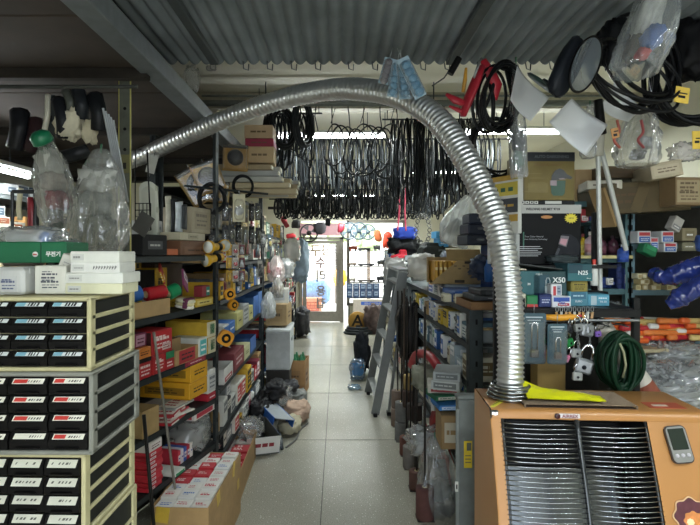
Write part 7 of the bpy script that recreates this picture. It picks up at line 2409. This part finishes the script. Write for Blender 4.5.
# pink straps, chain
for i, px in enumerate((398.5, 406)):
    p0, p1 = at(px, 188, 6.2), at(px - 1 + i, 231, 6.2)
    tag(MB().tube(spline([p0, at(px + 1 - 2 * i, 208, 6.2), p1], 8), .012, 6, flat=.4).build('strap', P('d0506a', .5)), 'thin pink strap hanging under the belts, %s of two' % ('left', 'right')[i], 'strap', 'pink straps')
ch = MB()
for k in range(20):
    a = 2 * PI * k / 20
    c = at(423, 230, 6.0) + Vector((.075 * math.cos(a), 0, .17 * math.sin(a)))
    ch.tube([c + Vector((.022 * math.cos(b), .02 * math.sin(b) * (k % 2), .022 * math.sin(b))) for b in [2 * PI * q_ / 8 for q_ in range(8)]], .006, 5, 0, True)
tag(ch.build('chain_loop', P('6a6a66', .35, .7)), 'steel chain loop hanging left of the light blue cartons', 'chain')

# ================================================================== heap on the second right rack
bag('bright blue cap heap on the rack behind the ladder', at(405, 233, 6.6), (.3, .3, .16), 151, P('3a5ad0', .5, n=.15), 'cap_heap', 'cap', amp=.2)
bag('black strapped harness under the blue cap', at(404, 245, 6.65), (.42, .3, .24), 152, P('26282a', .5, n=.5, sc=30), 'harness', 'harness', amp=.3)
rt = thing('power_tool', 'red power tool with a barrel on the rack behind the ladder', 'power tool', at(402, 258, 6.5))
MB().tube([(-.14, 0, 0), (-.02, 0, .01), (.06, 0, .02)], [.025, .05, .05], 12).build('barrel', P('c92a3c', .4), rt)
MB().box((.01, 0, .07), (.09, .07, .07), 0, None, .015).build('motor_case', P('c92a3c', .4), rt)
MB().tube([(.04, 0, 0), (.05, 0, -.1)], .03, 10).build('grip', P('3a2a2e', .5), rt)
bag('grey net bag with dark goods behind the ladder top', at(396, 272, 6.4), (.3, .3, .36), 153, CLEAR('b9b9b4', .55, .3), amp=.2, contents=((P('33312f', .6, n=.4), (0, 0, 0), (.22, .2, .26)),))
sup = carton('tall grey carton under the heap behind the ladder', .44, .4, .14, '8a8f90', (.98, 6.9, 1.5015), 0)
bag('pale blue-white film bundle hanging from the ladder rail', at(405, 288, 5.9), (.16, .2, .22), 154, CLEAR('ccd6da', .5), amp=.3)

# ================================================================== far end of the shop
def far(px, py, Y=12.3):
    return at(px, py, Y)


def hung_disc(label, px, py, r, c, c2, tilt=0, Y=12.2, name='hanging_fan'):
    t = thing(name, label, 'fan', far(px, py, Y), (0, R(tilt), 0))
    MB().tube([(r * math.cos(a), 0, r * math.sin(a)) for a in [2 * PI * k / 24 for k in range(24)]], r * .1, 8, 0, True).build('ring', P(c, .45), t)
    MB().lathe([(0, 0), (r * .3, 0), (r * .28, .04), (0, .05)], 16, 0, XR, cap=False).build('hub', P(c, .45), t)
    for k in range(4):
        a = PI / 2 * k + .4
        MB().prism([(.2 * r * math.cos(a), .2 * r * math.sin(a)), (.9 * r * math.cos(a - .35), .9 * r * math.sin(a - .35)), (.92 * r * math.cos(a + .4), .92 * r * math.sin(a + .4))], .01, 0, XR).build('blade', P(c2, .45), t)
    return t


hung_disc('dark round fan hanging over the door at the left', 309, 233, .2, '3a3638', '5a5658')
hung_disc('blue-grey fan hanging over the shop window, left of three', 349, 231, .19, '5a6a74', '7a8a94')
hung_disc('blue-grey fan hanging over the shop window, middle of three', 359, 231, .19, '52626c', '72828c')
hung_disc('blue-grey fan hanging over the shop window, right of three', 368, 232, .17, '5a6a74', '7a8a94')
REDS = P('c8323c', .4, n=.08)
for i, (px, py, w_, h_, c, lab) in enumerate(((285, 222, .12, .28, '9c2a34', 'dark red guard hanging left over the door'), (291, 236, .22, .12, 'd03a42', 'bright red cover hanging over the door frame, upper'), (299, 243, .24, .18, 'd8464c', 'round red lamp cover beside the door frame top'),
                                              (296, 224, .2, .2, '3a3a3c', 'black motor hanging between the red guards'), (292, 246, .12, .18, '5a5658', 'grey bracket hanging left of the round red cover'), (320, 228, .3, .26, '3f3c40', 'black curled tool hanging over the door middle'),
                                              (341, 228, .14, .22, 'b83a4c', 'red pennant hanging over the door frame right'), (378, 236, .16, .26, 'b8623a', 'orange-brown tool over the shop window'), (387, 240, .2, .36, 'd0442c', 'red and orange tool hanging at the right of the shop window'),
                                              (284, 249, .22, .14, 'd89030', 'orange cap on the left rack end by the door'), (328, 222, .1, .14, '2c2c2e', 'small black hook tool over the door'))):
    o = blob(MB(), (0, 0, 0), (w_, .1, h_), 160 + i, .25, 18, 12).build('hanging_goods', P(c, .45, n=.15), None, far(px, py, 11.9 if i < 9 else 9.5), (0, R((i * 23) % 50 - 25), 0))
    tag(o, lab, 'hanging goods')
tag(MB().box((0, 0, 0), (1.4, .05, .06), 0, None, .006).build('hanging_rail', P('2c2a2a', .6), None, far(300, 208, 11.5)), 'dark rail in front of the far wall over the door', 'rail')
# shop window shelves with goods against the light
ws = thing('window_display_rack', 'slim rack of shelves standing in the bright shop window', 'rack', (.92, 12.45, 0))
for x in (-.66, .6):
    MB().cyl((x, 0, 0), (x, 0, 2.0), .015, n=8).build('upright', P('4a4846', .5, .3), ws)
WSZ = (.62, .98, 1.36, 1.72)
for z in WSZ:
    MB().box((-.03, 0, z), (1.3, .2, .02), 0, None, .003).build('shelf', P('5a5856', .5, .2), ws)
for i, (px, z, w_, h_, c, lab) in enumerate(((353, 1.73, .2, .12, 'b8604a', 'reddish tool set'), (364, 1.73, .3, .07, '4a4c50', 'dark long tool'), (377, 1.73, .16, .14, '6a6a6c', 'grey drill'), (352, 1.37, .2, .08, '8a7a6c', 'tan case'), (366, 1.37, .4, .06, '3a3a3c', 'long black saw'), (381, 1.37, .18, .15, '303234', 'black drill'),
                                             (366, .99, .42, .06, '46403c', 'long dark grinder'), (381, .99, .2, .15, '2c2c2e', 'black angle tool'), (352, .99, .16, .1, '9a948a', 'pale box'))):
    x = (px - 338) * 12.45 / F
    t = thing('display_tool', '%s on the %s shelf in the shop window, near pixel-bright glass' % (lab, {1.73: 'top', 1.37: 'third', .99: 'second'}[z]) if False else '%s lying on the %s shelf of the shop window rack' % (lab, {1.73: 'topmost', 1.37: 'third', .99: 'second'}[z]), 'tool', (x, 12.45, z + .001))
    MB().tube([(-w_ / 2, 0, h_ * .55), (0, 0, h_ * .6), (w_ / 2, 0, h_ * .55)], [h_ * .25, h_ * .35, h_ * .38], 10).build('body', P(c, .5, n=.15), t)
    MB().box((w_ * .3, 0, h_ * .3), (w_ * .18, .05, h_ * .6), 0, None, .008).build('grip', P('2a2a2c', .5), t)
    MB().box((-w_ * .3, 0, h_ * .16), (w_ * .2, .06, h_ * .32), 0, None, .004).build('stand', P(c, .5), t)
for i in range(10):
    r_, c_ = i // 5, i % 5
    x = (349.5 + c_ * 6.6 - 338) * 12.4 / F
    o = carton('dark blue box with pale lid in the window stack, %s from the left, %s row' % (ORD[c_].replace('nearest', 'first'), ('lower', 'upper')[r_]), .145, .16, .16, '2c4468', (x, 12.4, .632 + r_ * .164), 0, 'goods_box', marks=(('y', '8fa0b8', (.2, .3, .8, .9), 1, '2a3a58'),), group='blue boxes in the shop window')
cn = MB()
cn.box((0, 0, .3), (1.3, .3, .6), 0, None, .006)
cn.box((0, -.151, .42), (1.1, .004, .12), 1)
tag(cn.build('window_counter', [P('c9bfb4', .6, n=.1), P('3f66c0', .5)], None, (.95, 12.5, .003)) if False else carton('pale counter box with a blue stripe under the window rack', 1.2, .18, .3, 'd0c4b8', (.95, 12.2, .3), 0, marks=(('y', '3f66c0', (.15, .6, .6, .85), 2, 'd0c4b8'),)), 'pale box with a blue stripe under the window rack', 'box')
# round brown sign and hose reel on the floor
rs = thing('round_sign', 'round yellow-brown sign with a black letter A at the far end', 'sign', at(357.5, 321, 11.0), (0, R(4), 0))
MB().lathe([(0, -.02), (.19, -.02), (.2, -.01), (.2, .01), (.19, .02), (0, .02)], 36, 0, XR, cap=False).build('disc', P('b58a3c', .5, n=.1), rs)
text('A', .34, P('2a2420', .5, n=0), rs, (0, -.024, 0), 'y', 'letter', .006)
rl_ = thing('hose_reel', 'dark hose coil lying on the floor under the round sign', 'hose', (.42, 10.95, .0))
for k in range(3):
    MB().tube([((.28 - .03 * k) * math.cos(a), (.22 - .03 * k) * math.sin(a), .03 + .05 * k) for a in [2 * PI * q_ / 30 for q_ in range(30)]], .028, 8, 0, True).build('hose_loop', P('2a2e30', .5), rl_)
MB().box((0, .05, .09), (.1, .05, .17), 0, None, .006).build('stand', P('3a3a3a', .5), rl_)
bag('dark goods heaped by the window right of the round sign', (.75, 11.0, .3), (.4, .4, .58), 171, P('5a4a48', .6, n=.5, sc=9), 'goods_heap', 'heap', amp=.3)
bag('small dark heap on the floor left of the shop door', (-.72, 10.6, .3), (.3, .5, .58), 172, P('3a3a3e', .6, n=.5, sc=9), 'goods_heap', 'heap', amp=.3)
# street side things seen through the door; blue, orange, green paled for daylight overexposure
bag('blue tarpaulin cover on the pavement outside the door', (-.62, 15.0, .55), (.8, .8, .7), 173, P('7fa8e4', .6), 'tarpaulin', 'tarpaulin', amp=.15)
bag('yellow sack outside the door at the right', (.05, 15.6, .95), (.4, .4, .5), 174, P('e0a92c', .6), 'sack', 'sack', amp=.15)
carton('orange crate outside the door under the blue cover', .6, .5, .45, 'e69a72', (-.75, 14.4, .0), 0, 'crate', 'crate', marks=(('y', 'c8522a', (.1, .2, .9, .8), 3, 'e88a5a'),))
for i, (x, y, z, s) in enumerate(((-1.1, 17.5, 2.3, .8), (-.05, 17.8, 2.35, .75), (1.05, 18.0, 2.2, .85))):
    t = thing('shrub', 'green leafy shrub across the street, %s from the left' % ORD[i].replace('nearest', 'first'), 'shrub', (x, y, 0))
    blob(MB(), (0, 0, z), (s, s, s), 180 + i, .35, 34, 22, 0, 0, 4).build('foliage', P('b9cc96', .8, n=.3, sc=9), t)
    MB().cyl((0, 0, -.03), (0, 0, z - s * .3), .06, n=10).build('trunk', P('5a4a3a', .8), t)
# ================================================================== loose goods hanging along the left rack front
rnd = random.Random(21)
HC = [('c9c6bc', 'pale'), ('8a8f92', 'grey'), ('b9a64a', 'yellowish'), ('3a3c40', 'black'), ('a84048', 'red'), ('6f8fa8', 'blue'), ('d6d2c4', 'cream')]
for i in range(18):
    Y = 3.95 + i * .19
    z = (1.72, 1.5, 1.86)[i % 3] + rnd.uniform(-.05, .05)
    c, nm = HC[(i * 3) % 7]
    blister('%s tool card hung on the left rack edge, %s from the camera' % (nm, ORD[i].replace('nearest', 'first')), (-.785, Y, z), .09, .17, R(90 + rnd.uniform(-30, 10)), HC[(i * 5 + 3) % 7][0], tk[i % 3], '%02x%02x%02x' % tuple(int(int(c[k:k + 2], 16) * .6) for k in (0, 2, 4)))
hung_bag('clear bag with pink print hanging on the left rack past the tool cards', (-.70, 6.0, 1.66), (-.70, 6.0, 1.36), .2, .26, 61, CLEAR('e8dcd8', .55, .12), ((P('c98a90', .5, n=.4), (0, 0, .4), (.12, .14, .12)),))
hung_bag('clear bag of white fittings low on the left rack front', (-.70, 5.3, 1.3), (-.70, 5.3, 1.04), .16, .24, 62, CLEAR('e2e6e6', .5, .12), ((P('c9c9c4', .4, n=.4), (0, 0, .35), (.1, .14, .1)),))
hung_bag('clear bag of brown fittings hanging before the grey totes', (-.66, 5.75, 1.42), (-.66, 5.75, 1.2), .14, .2, 63, CLEAR('e2e2dc', .5, .12), ((P('8a7048', .5, n=.4), (0, 0, .35), (.09, .12, .09)),))
# ---- lettering becomes mesh
bpy.context.view_layer.update()
dg = bpy.context.evaluated_depsgraph_get()
for o in [o for o in C.objects if o.type == 'FONT']:
    me = bpy.data.meshes.new_from_object(o.evaluated_get(dg))
    n = bpy.data.objects.new('tmp', me)
    C.objects.link(n)
    n.parent = o.parent
    n.location, n.rotation_euler, n.scale = o.location, o.rotation_euler, o.scale
    nm_ = o.name
    bpy.data.objects.remove(o)
    n.name = nm_
